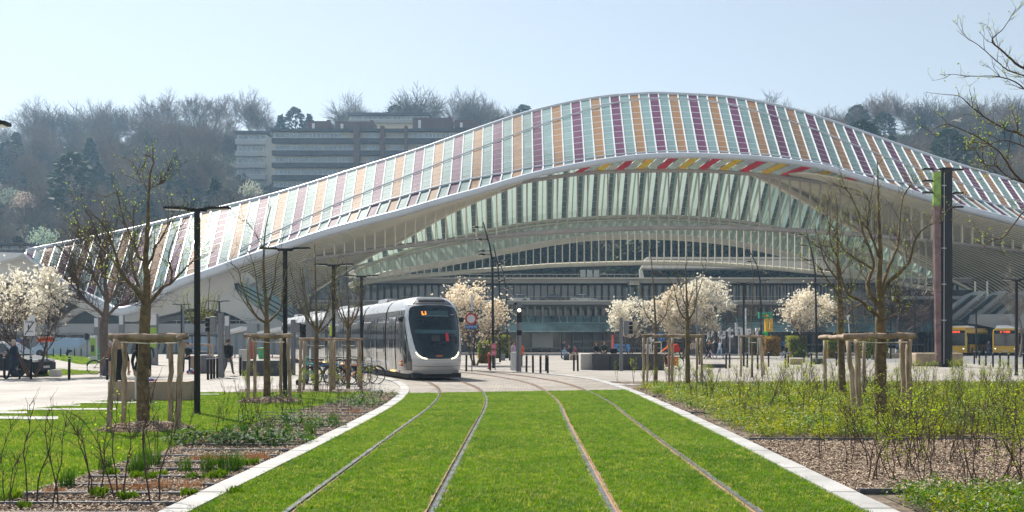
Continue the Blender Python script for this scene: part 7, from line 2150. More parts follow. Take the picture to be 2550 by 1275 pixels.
# bollards
q = MB(); q.lathe([(.055, 0), (.055, .96), (.05, .985), (.02, 1.0)], 12); bol_me = q.mesh('bollard', K_BLK, True)
q = MB(); q.lathe([(.057, 0), (.057, .035)], 12); bolr = q.mesh('bollard_ring', K_LGT)
bl = [(11, 941, 'in front of the navy car'), (77, 945, 'at the foot of the zone sign'), (172, 945, 'alone in the middle of the left paving'), (267, 946, 'beside the thick tree trunk'), (372, 938, 'right of the woman in white trousers'),
      (518, 946, 'first and leftmost of the slanting row by the traffic light'), (526, 944.5, 'second of the slanting row by the traffic light'), (533, 943, 'third of the slanting row'), (541, 942, 'fourth of the slanting row'), (548.5, 940, 'fifth of the slanting row, before the grey pole'), (556.5, 938, 'last of the slanting row, by the backpacker'),
      (599, 936, 'left of the white concrete pillar'), (1161, 925, 'between tram and no-entry sign'), (1221, 925, 'beside the red hydrant'), (1311, 929, 'first right of the traffic light'), (1327.5, 930.5, 'second right of the traffic light'), (1346, 931.6, 'third right of the traffic light'), (1359.5, 924, 'hidden just behind its neighbour'), (1364, 932, 'rightmost before the open paving'),
      (1429, 924, 'left of the pair at the pale bench end'), (1439, 924.5, 'right of the pair at the pale bench end'), (1742, 908, 'behind the far right double guard'), (1808, 918, 'left of the pair behind the walkers'), (1817, 916, 'right of the pair behind the walkers'), (1861, 915, 'right of the small guard lamp'), (1887, 920, 'inside the small wooden guard'),
      (1914, 913, 'in front of the orange hedge'), (1956, 916, 'left of the pair at the seated person'), (1963, 914, 'right of the pair at the seated person'), (2002, 904, 'in front of the green hedge'), (2021, 914, 'left of the leaning mast'), (2083, 911, 'between hedge and guard post'), (2426, 907, 'first of the row before the buses, with a pale band'),
      (2439, 909, 'second of the row before the buses'), (2455, 911, 'third of the row before the buses'), (2473, 915, 'fourth of the row before the buses'), (2490, 914, 'fifth of the row before the buses'), (2511, 916, 'sixth of the row before the buses'), (2549, 918, 'at the right photo edge'), (2300, 879, 'left of the dark column'),
      (133, 893, 'in front of the blue van'), (151, 892, 'behind the orange sign'), (168, 892, 'right end of the van'), (186, 892, 'before the ramp wall'), (202, 891, 'by the small shrub')]
for i, (u, v, w) in enumerate(bl):
    p = G(u, v)
    r_ = thing('bollard', 'black bollard ' + w, 'bollard', (p.x, p.y, 0), 0, 'black bollards')
    link('post', bol_me, r_); c = link('reflective_band', bolr, r_, (0, 0, .9))
    r_.rotation_euler = (0, R((i * 37) % 5 - 2) * .4, 0)
root = thing('leaning_bollard', 'black bollard leaning over beside the right hedge', 'bollard', G(2161, 896), 0)
link('post', bol_me, root); root.rotation_euler = (0, R(-24), 0)

def sign_post(name, label, u, vb, vtop, r=.03, m=None, cat='road sign', lean=0, Y=None):
    p = G(u, vb) if Y is None else Vector((XZ(u, Y), Y, 0)); h = P(0, vtop, p.y).z
    root = thing(name, label, cat, (p.x, p.y, 0)); q = MB(); q.tube([(0, 0, 0), (lean, 0, h)], r, 8); q.build('post', m or K_GRY, root); return root, p, h
def loc(p, u, v): return P(u, v, p.y) - Vector((p.x, p.y, 0))
# round no-vehicles sign with plate
root, p, h = sign_post('road_sign', 'round red-rimmed white sign with blue plate below, right of the tram', 1175, 926, 742)
c = loc(p, 1173, 794); c.y = -p.y + p.y - .05
q = MB(); q.lathe([(.315, -.015), (.315, .0)], 28, (c.x, -.05, c.z), 'Y'); q.build('sign_rim', K_RED, root)
q = MB(); q.lathe([(.225, -.022), (.225, -.016)], 28, (c.x, -.05, c.z), 'Y'); q.build('sign_face', K_WHITE, root)
c2 = loc(p, 1173, 814)
q = MB(); q.bbox((c2.x, -.055, c2.z), (.64, .02, .19), .008); b_ = q.build('plate', K_BLUE, root)
lettering('lettering', 'EXCEPT\u00c9 TEC', .115, K_WHITE, b_, (c2.x, -.068, c2.z), bold=.002)
q = MB(); q.bbox((0, 0, h - .25), (.12, .08, .9), .03); q.build('post_sleeve', K_LGT, root)
# zone sign
root, p, h = sign_post('zone_sign', 'grey end-of-zone sign with black diagonal at the left magnolia', 76, 945, 785)
c = loc(p, 75, 817)
q = MB(); q.bbox((c.x, -.05, c.z), (.50, .02, .68), .02); b_ = q.build('sign_face', K_WHITE, root)
q = MB(); q.prism([(c.x - .22, -.065, c.z - .30), (c.x - .19, -.065, c.z - .32), (c.x + .22, -.065, c.z + .27), (c.x + .18, -.065, c.z + .29)], (0, -.004, 0)); q.build('diagonal_bar', K_INK, root)
lettering('lettering', 'ZONE', .12, K_INK, b_, (c.x - .02, -.064, c.z + .26), bold=.002)
lettering('lettering', 'EXCEPTE', .07, K_INK, b_, (c.x + .02, -.064, c.z - .15), bold=.001)
q = MB(); q.ball((c.x - .04, -.062, c.z + .13), .03, 8, (1, .15, 1)); q.prism([(c.x - .08, -.062, c.z + .1), (c.x, -.062, c.z + .1), (c.x - .02, -.062, c.z - .06), (c.x - .06, -.062, c.z - .06)], (0, -.004, 0)); q.build('pedestrian_symbol', K_INK, root)
c = loc(p, 82, 791); q = MB(); q.bbox((c.x, -.06, c.z), (.24, .02, .24), .02); q.build('small_plate', K_WHITE, root)
# orange arrow sign
root, p, h = sign_post('arrow_sign', 'orange arrow-shaped direction sign pointing right', 117, 936, 846, m=mat('rusty_post', (.09, .03, .025), .6))
c = loc(p, 117, 845)
q = MB(); w = .43; q.prism([(c.x - w, -.06, c.z - .12), (c.x - w, -.06, c.z + .12), (c.x + w * .72, -.06, c.z + .12), (c.x + w, -.06, c.z), (c.x + w * .72, -.06, c.z - .12)], (0, -.02, 0)); b_ = q.build('sign_face', K_ORANGE, root)
q = MB(); q.prism([(c.x + w * .74, -.083, c.z - .09), (c.x + w * .74, -.083, c.z + .09), (c.x + w * .95, -.083, c.z)], (0, -.003, 0)); q.build('arrow_tip', K_INK, root)
lettering('lettering', '1 TRAVERSEZ', .105, K_INK, b_, (c.x - .06, -.084, c.z), bold=.002)
q = MB(); q.tube([(c.x - w - .01, -.08, c.z - .13), (c.x - w - .01, -.08, c.z + .13), (c.x + w * .73, -.08, c.z + .13), (c.x + w + .02, -.08, c.z), (c.x + w * .73, -.08, c.z - .13), (c.x - w - .01, -.08, c.z - .13)], .008, 4); q.build('sign_border', K_WHITE, root)
# blue-framed small sign near car, back of round sign, give-way sign from behind, pink round signs
root, p, h = sign_post('warning_sign', 'small blue sign with red triangle left of the magnolia trunk', 51, 930, 846)
c = loc(p, 50, 858); q = MB(); q.bbox((c.x, -.05, c.z), (.26, .02, .54), .02); q.build('sign_face', K_BLUE, root)
q = MB(); q.prism([(c.x - .1, -.062, c.z + .04), (c.x + .1, -.062, c.z + .04), (c.x, -.062, c.z + .22)], (0, -.004, 0)); q.build('triangle', K_RED, root)
root, p, h = sign_post('round_sign', 'back of a round grey sign high on a yellow-banded pole', 824, 950, 760, .045)
c = loc(p, 828, 789); q = MB(); q.lathe([(.33, 0), (.33, .02)], 28, (c.x, -.08, c.z), 'Y'); q.build('sign_back', mat('sign_back', (.42, .43, .44), .5, .3), root)
q = MB(); q.tube([(0, 0, 1.9), (0, 0, 3.0)], .052, 8); q.build('yellow_band', mat('lime_band', (.45, .55, .03), .5), root)
root, p, h = sign_post('give_way_sign', 'grey back of a triangular sign on a leaning post', 2121, 906, 784, .04, m=K_LGT, lean=-.28)
c = loc(p, 2110, 790); q = MB(); q.prism([(c.x - .2, -.04, c.z + .16), (c.x + .2, -.04, c.z + .16), (c.x, -.04, c.z - .22)], (0, -.02, 0)); q.build('sign_back', K_LGT, root)
root, p, h = sign_post('speed_sign', 'two small pink round signs stacked on a short post by the leaning mast', 1233, 921, 850, .03)
for v in (862, 878.5):
    c = loc(p, 1229.5, v); q = MB(); q.lathe([(.165, 0), (.165, .015)], 22, (c.x, -.07, c.z), 'Y'); f_ = q.build('sign_face', K_PINK, root)
    q = MB()
    for dx in (-.05, .05):
        q.tube([(c.x + dx + math.cos(a) * .032, -.086, c.z + math.sin(a) * .055) for a in [2 * math.pi * k / 10 for k in range(11)]], .009, 4)
    q.build('digits', K_WHITE, f_)
# hydrant
p = G(1218, 919); root = thing('fire_hydrant', 'slim red fire hydrant beside the leaning mast', 'hydrant', p)
q = MB(); q.lathe([(.10, 0), (.10, .05), (.065, .08), (.065, .72), (.085, .75), (.085, .86), (.06, .93), (.02, .98)], 14); q.build('body', K_RED, root, smooth_=True)
q = MB(); q.tube([(-.13, 0, .8), (.13, 0, .8)], .035, 8); q.build('outlets', K_RED, root)

# traffic lights
def tlight(label, u, vb, vtop, uh, v0, v1, face, tall=.07, lit=None, m=K_GRY):
    root, p, h = sign_post('traffic_light', label, u, vb, vtop, tall, m=m, cat='traffic light')
    a, b = loc(p, uh, v0), loc(p, uh, v1); z = (a.z + b.z) / 2; H = a.z - b.z
    q = MB(); q.bbox((a.x, -.12 if face == 'f' else 0, z), (.28, .22, H), .04); bx_ = q.build('lamp_box', K_BLK if face == 'f' else K_GRY, root)
    q = MB(); q.tube([(0, 0, z), (a.x, -.1 if face == 'f' else 0, z)], .03, 5); q.build('bracket', K_GRY, root)
    for k in range(3):
        zz = z + H * (.32 - .32 * k)
        q = MB()
        if face == 'f':
            q.lathe([(.09, -.02), (.10, .0)], 14, (a.x, -.235, zz), 'Y'); q.build('lens', T_LED if lit == k else K_INK, bx_)
            q = MB(); q.tube([(a.x + math.cos(t) * .11, -.28, zz + math.sin(t) * .11) for t in [math.pi * j / 8 for j in range(9)]], .02, 4); q.build('visor', K_BLK, bx_)
        else:
            s = 1 if face == 'r' else -1
            q.lathe([(.10, 0), (.11, s * .22)], 12, (a.x + s * .12, 0, zz), 'X'); q.build('visor', K_BLK, bx_)
    return root, p
rt, p = tlight('traffic light on a thick grey post facing the camera, top lamp lit', 1292, 927, 752, 1293, 766, 803, 'f', .14, 0)
q = MB(); c = loc(p, 1293, 829); q.bbox((c.x, -.06, c.z), (.27, .3, .28), .03); q.build('button_box', K_BLK, rt)
q = MB(); c = loc(p, 1289, 757); q.ball((c.x - .12, 0, c.z + .03), .09, 8); q.build('sensor', K_BLK, rt)
tlight('traffic light seen from the side on a grey post before the black bench', 1547, 924, 791, 1560, 799, 833, 'r', .1)
tlight('traffic light seen from the side, left of the backpacker', 550, 940, 779, 531, 788, 828, 'l', .14)
tlight('small traffic light above the ramp wall at left', 217, 893, 828, 217, 830, 846, 'f', .06)
tlight('traffic light box on a grey post before the rear of the tram', 778, 948, 800, 771, 804, 842, 'l', .08)
tlight('traffic light seen from the side behind the second guard', 730, 934, 796, 741, 803, 828, 'r', .12)
# tall grey poles
for i, (u, vb, vt, rr_, lab) in enumerate(((765, 948, 664, .09, 'tall plain grey pole in front of the tram roof'), (457, 905, 763, .07, 'thin grey camera pole at left'), (1735, 905, 690, .05, 'thin grey pole behind the cream magnolia'))):
    sign_post('grey_pole', lab, u, vb, vt, rr_, cat='pole')
# totems with lit white heads
for i, (u, vb, vt, w, poster) in enumerate(((241, 896, 792, .42, 0), (303, 898, 785, .42, 0), (383, 909, 781, .55, 1), (566, 902, 786, .4, 0), (233, 902, 836, .5, 1), (561, 900, 838, .5, 1), (418, 893, 826, .2, 0))):
    p = G(u, vb); h = P(0, vt, p.y).z
    root = thing('info_totem', ['slim grey totem with white lit head, leftmost', 'slim grey totem with white lit head, second from left', 'wide grey totem with green poster behind the women', 'grey totem with white lit head left of the tram', 'green poster board at the ramp wall', 'green poster board behind the traffic light', 'thin grey totem under the vault'][i], 'totem', p, 0, 'grey information totems')
    q = MB(); q.bbox((0, 0, h / 2), (w, .25, h), .02); q.build('body', K_GRY if poster == 0 or i == 2 else K_LGT, root)
    if i in (0, 1, 2, 3):
        q = MB(); q.bbox((0, -.01, h - .42), (w * .8, .28, .75), .02); q.build('lit_head', K_WHITE, root)
    if poster:
        q = MB(); q.box((0, -.14, min(h - .9, 1.9)), (w * .85, .02, 1.4)); ps = q.build('poster', K_GREEN, root)
        q = MB(); q.box((0, -.155, min(h - .9, 1.9) - .1), (w * .5, .01, .5)); q.build('poster_picture', K_DARK, ps)
# shelters of the tram stop
for i, (u0, u1, v, vb) in enumerate(((550, 600, 824, 890), (640, 700, 824, 890))):
    Y = 95; a, b = XZ(u0, Y), XZ(u1, Y); z = P(0, v, Y).z
    root = thing('tram_stop_shelter', ['glass stop shelter with sloping white roof, left of the tram', 'glass stop shelter with white roof at the rear of the tram'][i], 'shelter', (a, Y, 0), 0, 'tram stop shelters')
    q = MB(); q.prism([(0, 0, z - .4), (b - a, 0, z + .1), (b - a, 0, z + .45), (0, 0, z - .1)], (0, 2.2, 0)); q.build('roof', S_WHITE, root)
    for k in range(3):
        q = MB(); q.box(((b - a) * (k + .1) / 2.3, 1.5, z / 2 - .2), (.1, .1, z - .3)); q.build('post', K_GRY, root)
    q = MB(); q.box(((b - a) / 2, 1.9, 1.3), (b - a - .2, .04, 2.0)); q.build('glass_panel', S_GLASSB, root)
# bins and red panel
p = G(654, 894); root = thing('recycling_bin', 'green recycling bin with red rim behind the planter wall', 'bin', p)
q = MB(); q.lathe([(.35, 0), (.48, .95)], 14); q.build('tub', mat('bin_green', (.04, .38, .12), .5), root)
q = MB(); q.lathe([(.49, .86), (.49, .93)], 14); q.build('red_rim', mat('bin_rim', (.45, .06, .02), .5), root)
q = MB(); q.lathe([(.5, .94), (.47, 1.02), (.1, 1.05)], 14); q.build('lid', mat('bin_lid', (.06, .45, .15), .5), root)
p = G(627, 894); q = MB(); q.bbox((0, 0, .85), (.42, .1, 1.7), .03); q.build('red_panel', mat('red_panel_paint', (.36, .02, .05), .4), loc=p, label='narrow red notice panel between the guard posts', cat='notice panel')
p = G(260, 893); root = thing('recycling_bin', 'small green bin at the left totem', 'bin', G(248, 896)); q = MB(); q.lathe([(.3, 0), (.4, 1.0), (.42, 1.05)], 12); q.build('tub', bpy.data.materials['bin_green'], root)
p = G(483, 928)
root = thing('toy_car', 'small blue and red toy on the paving by the litter bin', 'toy car', G(476, 931)); q = MB(); q.bbox((0, 0, .12), (.42, .22, .14), .04); q.build('body', K_BLUE, root)
q = MB(); q.bbox((-.03, 0, .22), (.2, .18, .1), .03); q.build('roof', K_WHITE, root)
q = MB()
for a in (-.13, .13):
    w = MB(); w.lathe([(.07, -.13), (.07, .13)], 10, (a, 0, .07), 'Y'); w.build('wheel', K_RED, root)
a = P(379, 947, 27.2); 
root = thing('blue_cap', 'blue cap lying on the concrete bench block', 'cap', (a.x, 27.1, P(0, 950, 26.8).z)); q = MB(); q.ball((0, 0, .02), .09, 10, (1.1, 1, .7)); q.build('crown', mat('cap_blue', (.02, .05, .25), .8), root); q = MB(); q.box((.1, -.02, .01), (.12, .13, .015)); q.build('peak', K_RED, root)
# crowd barriers near the traffic light
for i, (u, vb) in enumerate(((1277, 925), (1282, 926), (1287, 926))):
    p = G(u, vb); root = thing('metal_barrier', ['leftmost', 'middle', 'rightmost'][i] + ' grey metal barrier panel stacked left of the traffic light', 'barrier', p, R(80), 'stacked metal barriers')
    q = MB(); q.tube([(-.6, 0, .1), (-.6, 0, 1.05), (.6, 0, 1.05), (.6, 0, .1), (-.6, 0, .1)], .03, 5); q.build('frame', K_LGT, root)
    for k in range(11):
        q = MB(); q.tube([(-.5 + .1 * k, 0, .1), (-.5 + .1 * k, 0, 1.05)], .016, 4); q.build('bar', K_LGT, root)
# café tables/planters and boxes behind the bench
block('dark square planter tub under the white magnolias', 1712, 1732, 883, 866, 1.0, K_DARK, 'planter_tub', 'planter')
for i, (u0, u1) in enumerate(((1222, 1232), (1246, 1258), (1267, 1276))):
    block(['dark low planter at the leaning mast', 'grey low block with litter beside the hedge', 'dark block left of the barriers'][i], u0, u1, 898, 882, .8, [K_DARK, K_GRY, K_DARK][i], 'planter_tub', 'planter')

# white letters on posts, coloured blocks
LW_ = mat('letter_white', (0.62, 0.63, 0.66), 0.45, 0, .05, 1)
YL_ = 106.0
root = thing('letter_sign', 'large white lettering reading together on tall posts, with coloured blocks', 'letter sign', (XZ(1800, YL_), YL_, 0))
bx0 = XZ(1800, YL_)
def lp(u, v): q_ = P(u, v, YL_); return Vector((q_.x - bx0, 0, q_.z))
lets = [('t', 1622, 836), ('o', 1647, 836), ('g', 1769, 832), ('e', 1797, 830), ('t', 1818, 827), ('h', 1840, 822), ('e', 1866, 826), ('r', 1888, 824)]
for ch, u, v in lets:
    me = textmesh(ch, 1.9 if ch != 'h' else 2.0, .12, 'CENTER', .035); me.materials.clear(); me.materials.append(LW_ if ch != 'o' else K_BLUE)
    o = link('letter', me, root, lp(u, v)); o.rotation_euler = (R(90), 0, 0)
    q = MB(); c = lp(u, v); q.tube([(c.x, .1, 0), (c.x, .1, c.z - .1)], .06, 6); q.build('post', K_LGT, root)
q = MB(); c = lp(1857, 800); q.box((c.x, 0, c.z), (.14, .1, 2.9)); q.build('post', LW_, root)
CG, CYE, CLG = mat('block_green', (.03, .28, .15), .45), mat('block_yellow', (.72, .42, .02), .45), mat('block_bright_green', (.03, .62, .12), .45)
for (u0, v0, u1, v1, m) in ((1887, 777, 1921, 784, CG), (1887, 784, 1897, 793, CG), (1911, 784, 1921, 793, CG), (1903, 783, 1911, 789, CYE), (1897, 789, 1911, 793, CG), (1903, 793, 1910, 826, CYE), (1915, 793, 1922, 826, CYE), (1910, 819, 1915, 826, CYE), (1899, 826, 1910, 831, CLG), (1904, 831, 1910, 836, CLG),
                            (1523, 834, 1528, 874, mat('block_salmon', (.62, .10, .08), .5)), (1528, 857, 1567, 862, mat('block_blue', (.06, .25, .62), .5)), (1528, 862, 1537, 874, bpy.data.materials.get('block_blue')), (1558, 862, 1567, 874, bpy.data.materials.get('block_blue')), (1537, 869, 1558, 874, bpy.data.materials.get('block_blue'))):
    a, b = lp(u0, v0), lp(u1, v1); q = MB(); q.box(((a.x + b.x) / 2, -.25, (a.z + b.z) / 2), (b.x - a.x - .02, .5, a.z - b.z - .02)); q.build('coloured_block', m or bpy.data.materials['block_blue'], root)
for u in (1907, 1919, 1532, 1563):
    c = lp(u, 836 if u > 1800 else 874); q = MB(); q.tube([(c.x, -.2, 0), (c.x, -.2, c.z + .1)], .06, 5); q.build('post', K_LGT, root)
# ramp wall, grass patch and shrub at left
q = MB(); q.prism([P(158, 889, 98), P(263, 821, 98), P(262, 889, 98)], (0, 1.2, 0)); q.build('ramp_wall', mat('ramp_stone', (.36, .38, .42), .8, 0, .12, 1, bump=.2, bscale=6), label='sloping grey stone ramp wall behind the left totems', cat='ramp wall')
gp = flat('grass_patch', [(G(100, 888).x, G(100, 888).y), (G(205, 908).x, G(205, 908).y), (G(246, 905).x, G(246, 905).y), (G(210, 893).x, G(210, 893).y), (G(150, 886).x, G(150, 886).y)], .012, M_['turf'])
scatter('grass_patch', gp, gs2, 14, 3, 5, 41, 'rough grass patch on the far left verge', 'grass')
gp = flat('grass_patch', [(G(60, 940).x, G(60, 940).y), (G(240, 931).x, G(240, 931).y), (G(250, 926).x, G(250, 926).y), (G(140, 920).x, G(140, 920).y)], .012, M_['soil'])
scatter('grass_patch', gp, gs2, 30, 1, 2.2, 42, 'dry weedy strip around the left tree trunks', 'grass')
# gull in the sky
c = P(2385, 301, 60); root = thing('gull', 'small gull gliding above the right hillside', 'bird', c, R(20))
q = MB(); q.tube([(-.25, 0, 0), (-.1, 0, .02), (.12, 0, .02), (.22, 0, 0), (.28, 0, -.01)], [.01, .05, .06, .04, .01], 8); q.build('body', K_WHITE, root, smooth_=True)
for s in (-1, 1):
    q = MB(); q.loft([[Vector((.08, 0, .03)), Vector((-.1, 0, .03))], [Vector((.12, s * .25, .14)), Vector((-.06, s * .25, .13))], [Vector((.0, s * .55, .08)), Vector((-.06, s * .55, .07))]]); q.build('wing', K_WHITE, root)
# two thick trunks beside the zone sign
for i, (u, vb) in enumerate(((92, 941),)):
    pass
# ================================================================ PEOPLE
SKIN = mat('skin', (0.45, 0.25, 0.17), 0.55, 0, 0.08, 8)
SKIN2 = mat('skin_dark', (0.14, 0.07, 0.045), 0.55, 0, 0.08, 8)
EYE_M = mat('eye_dark', (0.02, 0.015, 0.012), 0.3)
_cl = {}
def cloth(c):
    k = tuple(round(x, 3) for x in c)
    if k not in _cl: _cl[k] = mat('cloth_%d' % len(_cl), k, 0.9, 0, 0.15, 12, bump=.3, bscale=40)
    return _cl[k]
BLACK, NAVY, GREY, WHITE, JEAN, LJEAN = (.014, .014, .016), (.015, .022, .045), (.10, .10, .11), (.60, .60, .60), (.05, .09, .17), (.17, .27, .40)
BEIGE, ORANGE, LBLUE, RED, GREEN, BROWN, PINK, HIVIS = (.42, .34, .26), (.80, .14, .02), (.25, .38, .55), (.40, .03, .03), (.04, .2, .08), (.12, .07, .04), (.55, .16, .2), (.25, .65, .08)

def person(label, u, vf, pose='stand', rz=0.0, top=NAVY, leg=JEAN, shoe=BLACK, hair=(.03, .02, .015), h=1.72, long_hair=False, bare_arm=False, skin=None, seat=.45, Y=None, wide=1.0, dress=False, cap=None, group=None, female=False, mirror=1):
    """local -y is where the person faces"""
    p = G(u, vf) if Y is None else Vector((XZ(u, Y), Y, 0))
    root = thing('person', label, 'person', (p.x, p.y, 0), rz, group)
    k = h / 1.75
    sw = .17 if female else .2
    J = {'pelvis': (0, 0, .95), 'belly': (0, 0, 1.08), 'chest': (0, .01, 1.30), 'neck': (0, .01, 1.49), 'chin': (0, -.015, 1.56), 'head': (0, -.01, 1.64), 'crown': (0, .01, 1.715)}
    for s, n in ((-1, 'l'), (1, 'r')):
        J.update({n + 'sh': (s * sw, .01, 1.42), n + 'el': (s * (sw + .07), .03, 1.14), n + 'wr': (s * (sw + .08), -.05, .90), n + 'hp': (s * .095, 0, .90), n + 'kn': (s * .11, -.01, .50), n + 'an': (s * .12, .02, .10), n + 'to': (s * .14, -.15, .04)})
    if pose == 'walk':
        J.update({'lkn': (-.1, -.20, .53), 'lan': (-.1, -.32, .13), 'lto': (-.1, -.47, .09), 'rkn': (.1, .02, .50), 'ran': (.1, .33, .16), 'rto': (.1, .24, .04), 'lel': (-sw - .06, .14, 1.16), 'lwr': (-sw - .04, .12, .93), 'rel': (sw + .06, -.08, 1.15), 'rwr': (sw + .03, -.24, 1.0)})
    if pose == 'read':     # walking with something held in front
        J.update({'lkn': (-.1, -.20, .53), 'lan': (-.1, -.32, .10), 'lto': (-.1, -.47, .06), 'rkn': (.1, .02, .50), 'ran': (.1, .33, .16), 'rto': (.1, .24, .04), 'lel': (-sw - .05, -.05, 1.16), 'lwr': (-.12, -.30, 1.12), 'rel': (sw + .05, -.05, 1.16), 'rwr': (.12, -.30, 1.12), 'head': (0, -.04, 1.63), 'chin': (0, -.05, 1.55), 'crown': (0, -.02, 1.71)})
    if pose == 'phone':
        J.update({'lel': (-sw - .05, -.02, 1.15), 'lwr': (-.08, -.26, 1.18), 'rel': (sw + .05, -.02, 1.15), 'rwr': (.08, -.26, 1.18), 'head': (0, -.04, 1.63)})
    if pose in ('sit', 'ride', 'sitlean'):
        d = .95 - seat - .08
        fw = .12 if pose != 'sit' else .02
        for q_ in ('pelvis', 'belly', 'chest', 'neck', 'chin', 'head', 'crown', 'lsh', 'rsh', 'lel', 'rel', 'lwr', 'rwr', 'lhp', 'rhp'):
            x, y, z = J[q_]; t = max(0, z - .95) / .8; J[q_] = (x, y - t * fw * 2.0, z - d)
        for s, n in ((-1, 'l'), (1, 'r')):
            J.update({n + 'kn': (s * .14, -.44, seat + .06), n + 'an': (s * .15, -.48, .11), n + 'to': (s * .16, -.63, .04), n + 'el': (s * (sw + .04), -.14 - fw, seat + .33), n + 'wr': (s * .12, -.38, seat + .22)})
    if pose == 'ride':
        J.update({'lkn': (-.12, -.38, .75), 'lan': (-.12, -.25, .35), 'lto': (-.12, -.4, .32), 'rkn': (.12, -.30, .55), 'ran': (.12, -.18, .18), 'rto': (.12, -.33, .14), 'lwr': (-.22, -.55, 1.05), 'rwr': (.22, -.55, 1.05)})
    if pose == 'bend':
        for q_ in ('chest', 'neck', 'chin', 'head', 'crown', 'lsh', 'rsh', 'lel', 'rel', 'lwr', 'rwr', 'belly'):
            x, y, z = J[q_]; t = z - .95; J[q_] = (x, y - t * .38, .95 + t * .93)
    def hand(n, s):
        w = Vector(J[n + 'wr']); e = Vector(J[n + 'el']); d = (w - e).normalized(); side = d.cross(Vector((0, 1, .2))).normalized()
        palm = w + d * .075
        V = [('%spalm' % n, palm, .030)]; E = [(n + 'wr', n + 'palm')]
        for f in range(4):
            off = side * (.03 - .02 * f); L = (.062, .070, .066, .052)[f]
            V += [('%sf%da' % (n, f), palm + off + d * .03, .0105), ('%sf%db' % (n, f), palm + off * 1.1 + d * (.03 + L) + Vector((0, -.012, -.006)), .0085)]
            E += [(n + 'palm', '%sf%da' % (n, f)), ('%sf%da' % (n, f), '%sf%db' % (n, f))]
        V += [(n + 'th', w + d * .045 + side * .045, .011), (n + 'tt', w + d * .085 + side * .058, .009)]; E += [(n + 'palm', n + 'th'), (n + 'th', n + 'tt')]
        return V, E
    RD = {'pelvis': .135, 'belly': .125, 'chest': .145, 'neck': .055, 'chin': .065, 'head': .088, 'crown': .068}
    for n in 'lr': RD.update({n + 'sh': .062, n + 'el': .045, n + 'wr': .030, n + 'hp': .092, n + 'kn': .062, n + 'an': .043, n + 'to': .036})
    if female: RD.update({'chest': .125, 'belly': .105})
    E = [('pelvis', 'belly'), ('belly', 'chest'), ('chest', 'neck'), ('neck', 'chin'), ('chin', 'head'), ('head', 'crown')]
    for n in 'lr': E += [('chest', n + 'sh'), (n + 'sh', n + 'el'), (n + 'el', n + 'wr'), ('pelvis', n + 'hp'), (n + 'hp', n + 'kn'), (n + 'kn', n + 'an'), (n + 'an', n + 'to')]
    names = list(J); V = [Vector(J[n]) for n in names]; RR = [RD[n] * wide for n in names]
    for n, s in (('l', -1), ('r', 1)):
        hv, he = hand(n, s)
        for a, b, c in hv: names.append(a); V.append(b); RR.append(c)
        E += he
    idx = {n: i for i, n in enumerate(names)}
    me = bpy.data.meshes.new('body'); me.from_pydata([v * k for v in V], [(idx[a], idx[b]) for a, b in E], [])
    o = bpy.data.objects.new('body_tmp', me); COL.objects.link(o)
    md = o.modifiers.new('skin', 'SKIN'); md.use_smooth_shade = True; md.branch_smoothing = .3
    for i, sv in enumerate(me.skin_vertices[0].data):
        r_ = RR[i] * k
        sv.radius = (r_ * (1.15 if names[i] in ('chest', 'pelvis', 'belly') else 1), r_ * (.78 if names[i] in ('chest', 'pelvis', 'belly') else 1)); sv.use_root = (names[i] == 'pelvis')
    sb_ = o.modifiers.new('sub', 'SUBSURF'); sb_.levels = 1; sb_.render_levels = 1
    dg = bpy.context.evaluated_depsgraph_get(); ev = o.evaluated_get(dg)
    nm = bpy.data.meshes.new_from_object(ev); bpy.data.objects.remove(o)
    # face pieces on the head: nose, ears, eyes joined into the same mesh
    bm = bmesh.new(); bm.from_mesh(nm)
    hd = Vector(J['head']) * k; ups = (Vector(J['crown']) - Vector(J['chin'])).normalized()
    def bump(c, r, sc):
        M = Matrix.Translation(c) @ Matrix.Diagonal((*sc, 1)); return bmesh.ops.create_icosphere(bm, subdivisions=1, radius=r, matrix=M)['verts']
    bump(hd + Vector((0, -.098, -.012)) * k, .018 * k, (.7, 1, 1.3))
    for s in (-1, 1): bump(hd + Vector((s * .088, .005, 0)) * k, .022 * k, (.45, .8, 1.2))
    eyes = []
    for s in (-1, 1): eyes += bump(hd + Vector((s * .032, -.084, .012)) * k, .011 * k, (1, .6, .7))
    bm.verts.index_update(); eyei = set(v.index for v in eyes)
    bm.to_mesh(nm); bm.free()
    nm.name = 'body'
    mats = [skin or SKIN, cloth(top), cloth(leg), cloth(shoe), EYE_M]
    nm.materials.clear()
    for m in mats: nm.materials.append(m)
    segs = []
    def tagof(a, b):
        s = a + ' ' + b
        if any(w in s for w in ('palm', 'lf', 'rf', 'th', 'tt', 'chin', 'crown', 'head')): return 0
        if 'neck' in s: return 1
        if 'to' in (a[1:], b[1:]): return 3
        if 'wr' in s: return 0 if bare_arm else 1
        if 'el' in s or 'sh' in s or 'chest' in s or 'belly' in s: return 1
        return 2
    for a, b in E: segs.append((V[idx[a]] * k, V[idx[b]] * k, tagof(a, b)))
    A = np.array([s[0] for s in segs]); B = np.array([s[1] for s in segs]); T = [s[2] for s in segs]
    AB = B - A; L2_ = (AB ** 2).sum(1)
    for f in nm.polygons:
        if all(v in eyei for v in f.vertices): f.material_index = 4; continue
        c = np.array(f.center); t = np.clip(((c - A) * AB).sum(1) / L2_, 0, 1); d = ((A + AB * t[:, None] - c) ** 2).sum(1)
        ti = T[int(d.argmin())]
        if ti == 1 and f.center.z > J['neck'][2] * k + .005: ti = 0
        f.material_index = ti
        f.use_smooth = True
    link('body', nm, root)
    # hair
    hm_ = cloth(hair); q = MB(); hc = hd + Vector((0, .018, .022)) * k
    q.ball(hc, .103 * k, 12, (.93, 1.0, 1.02))
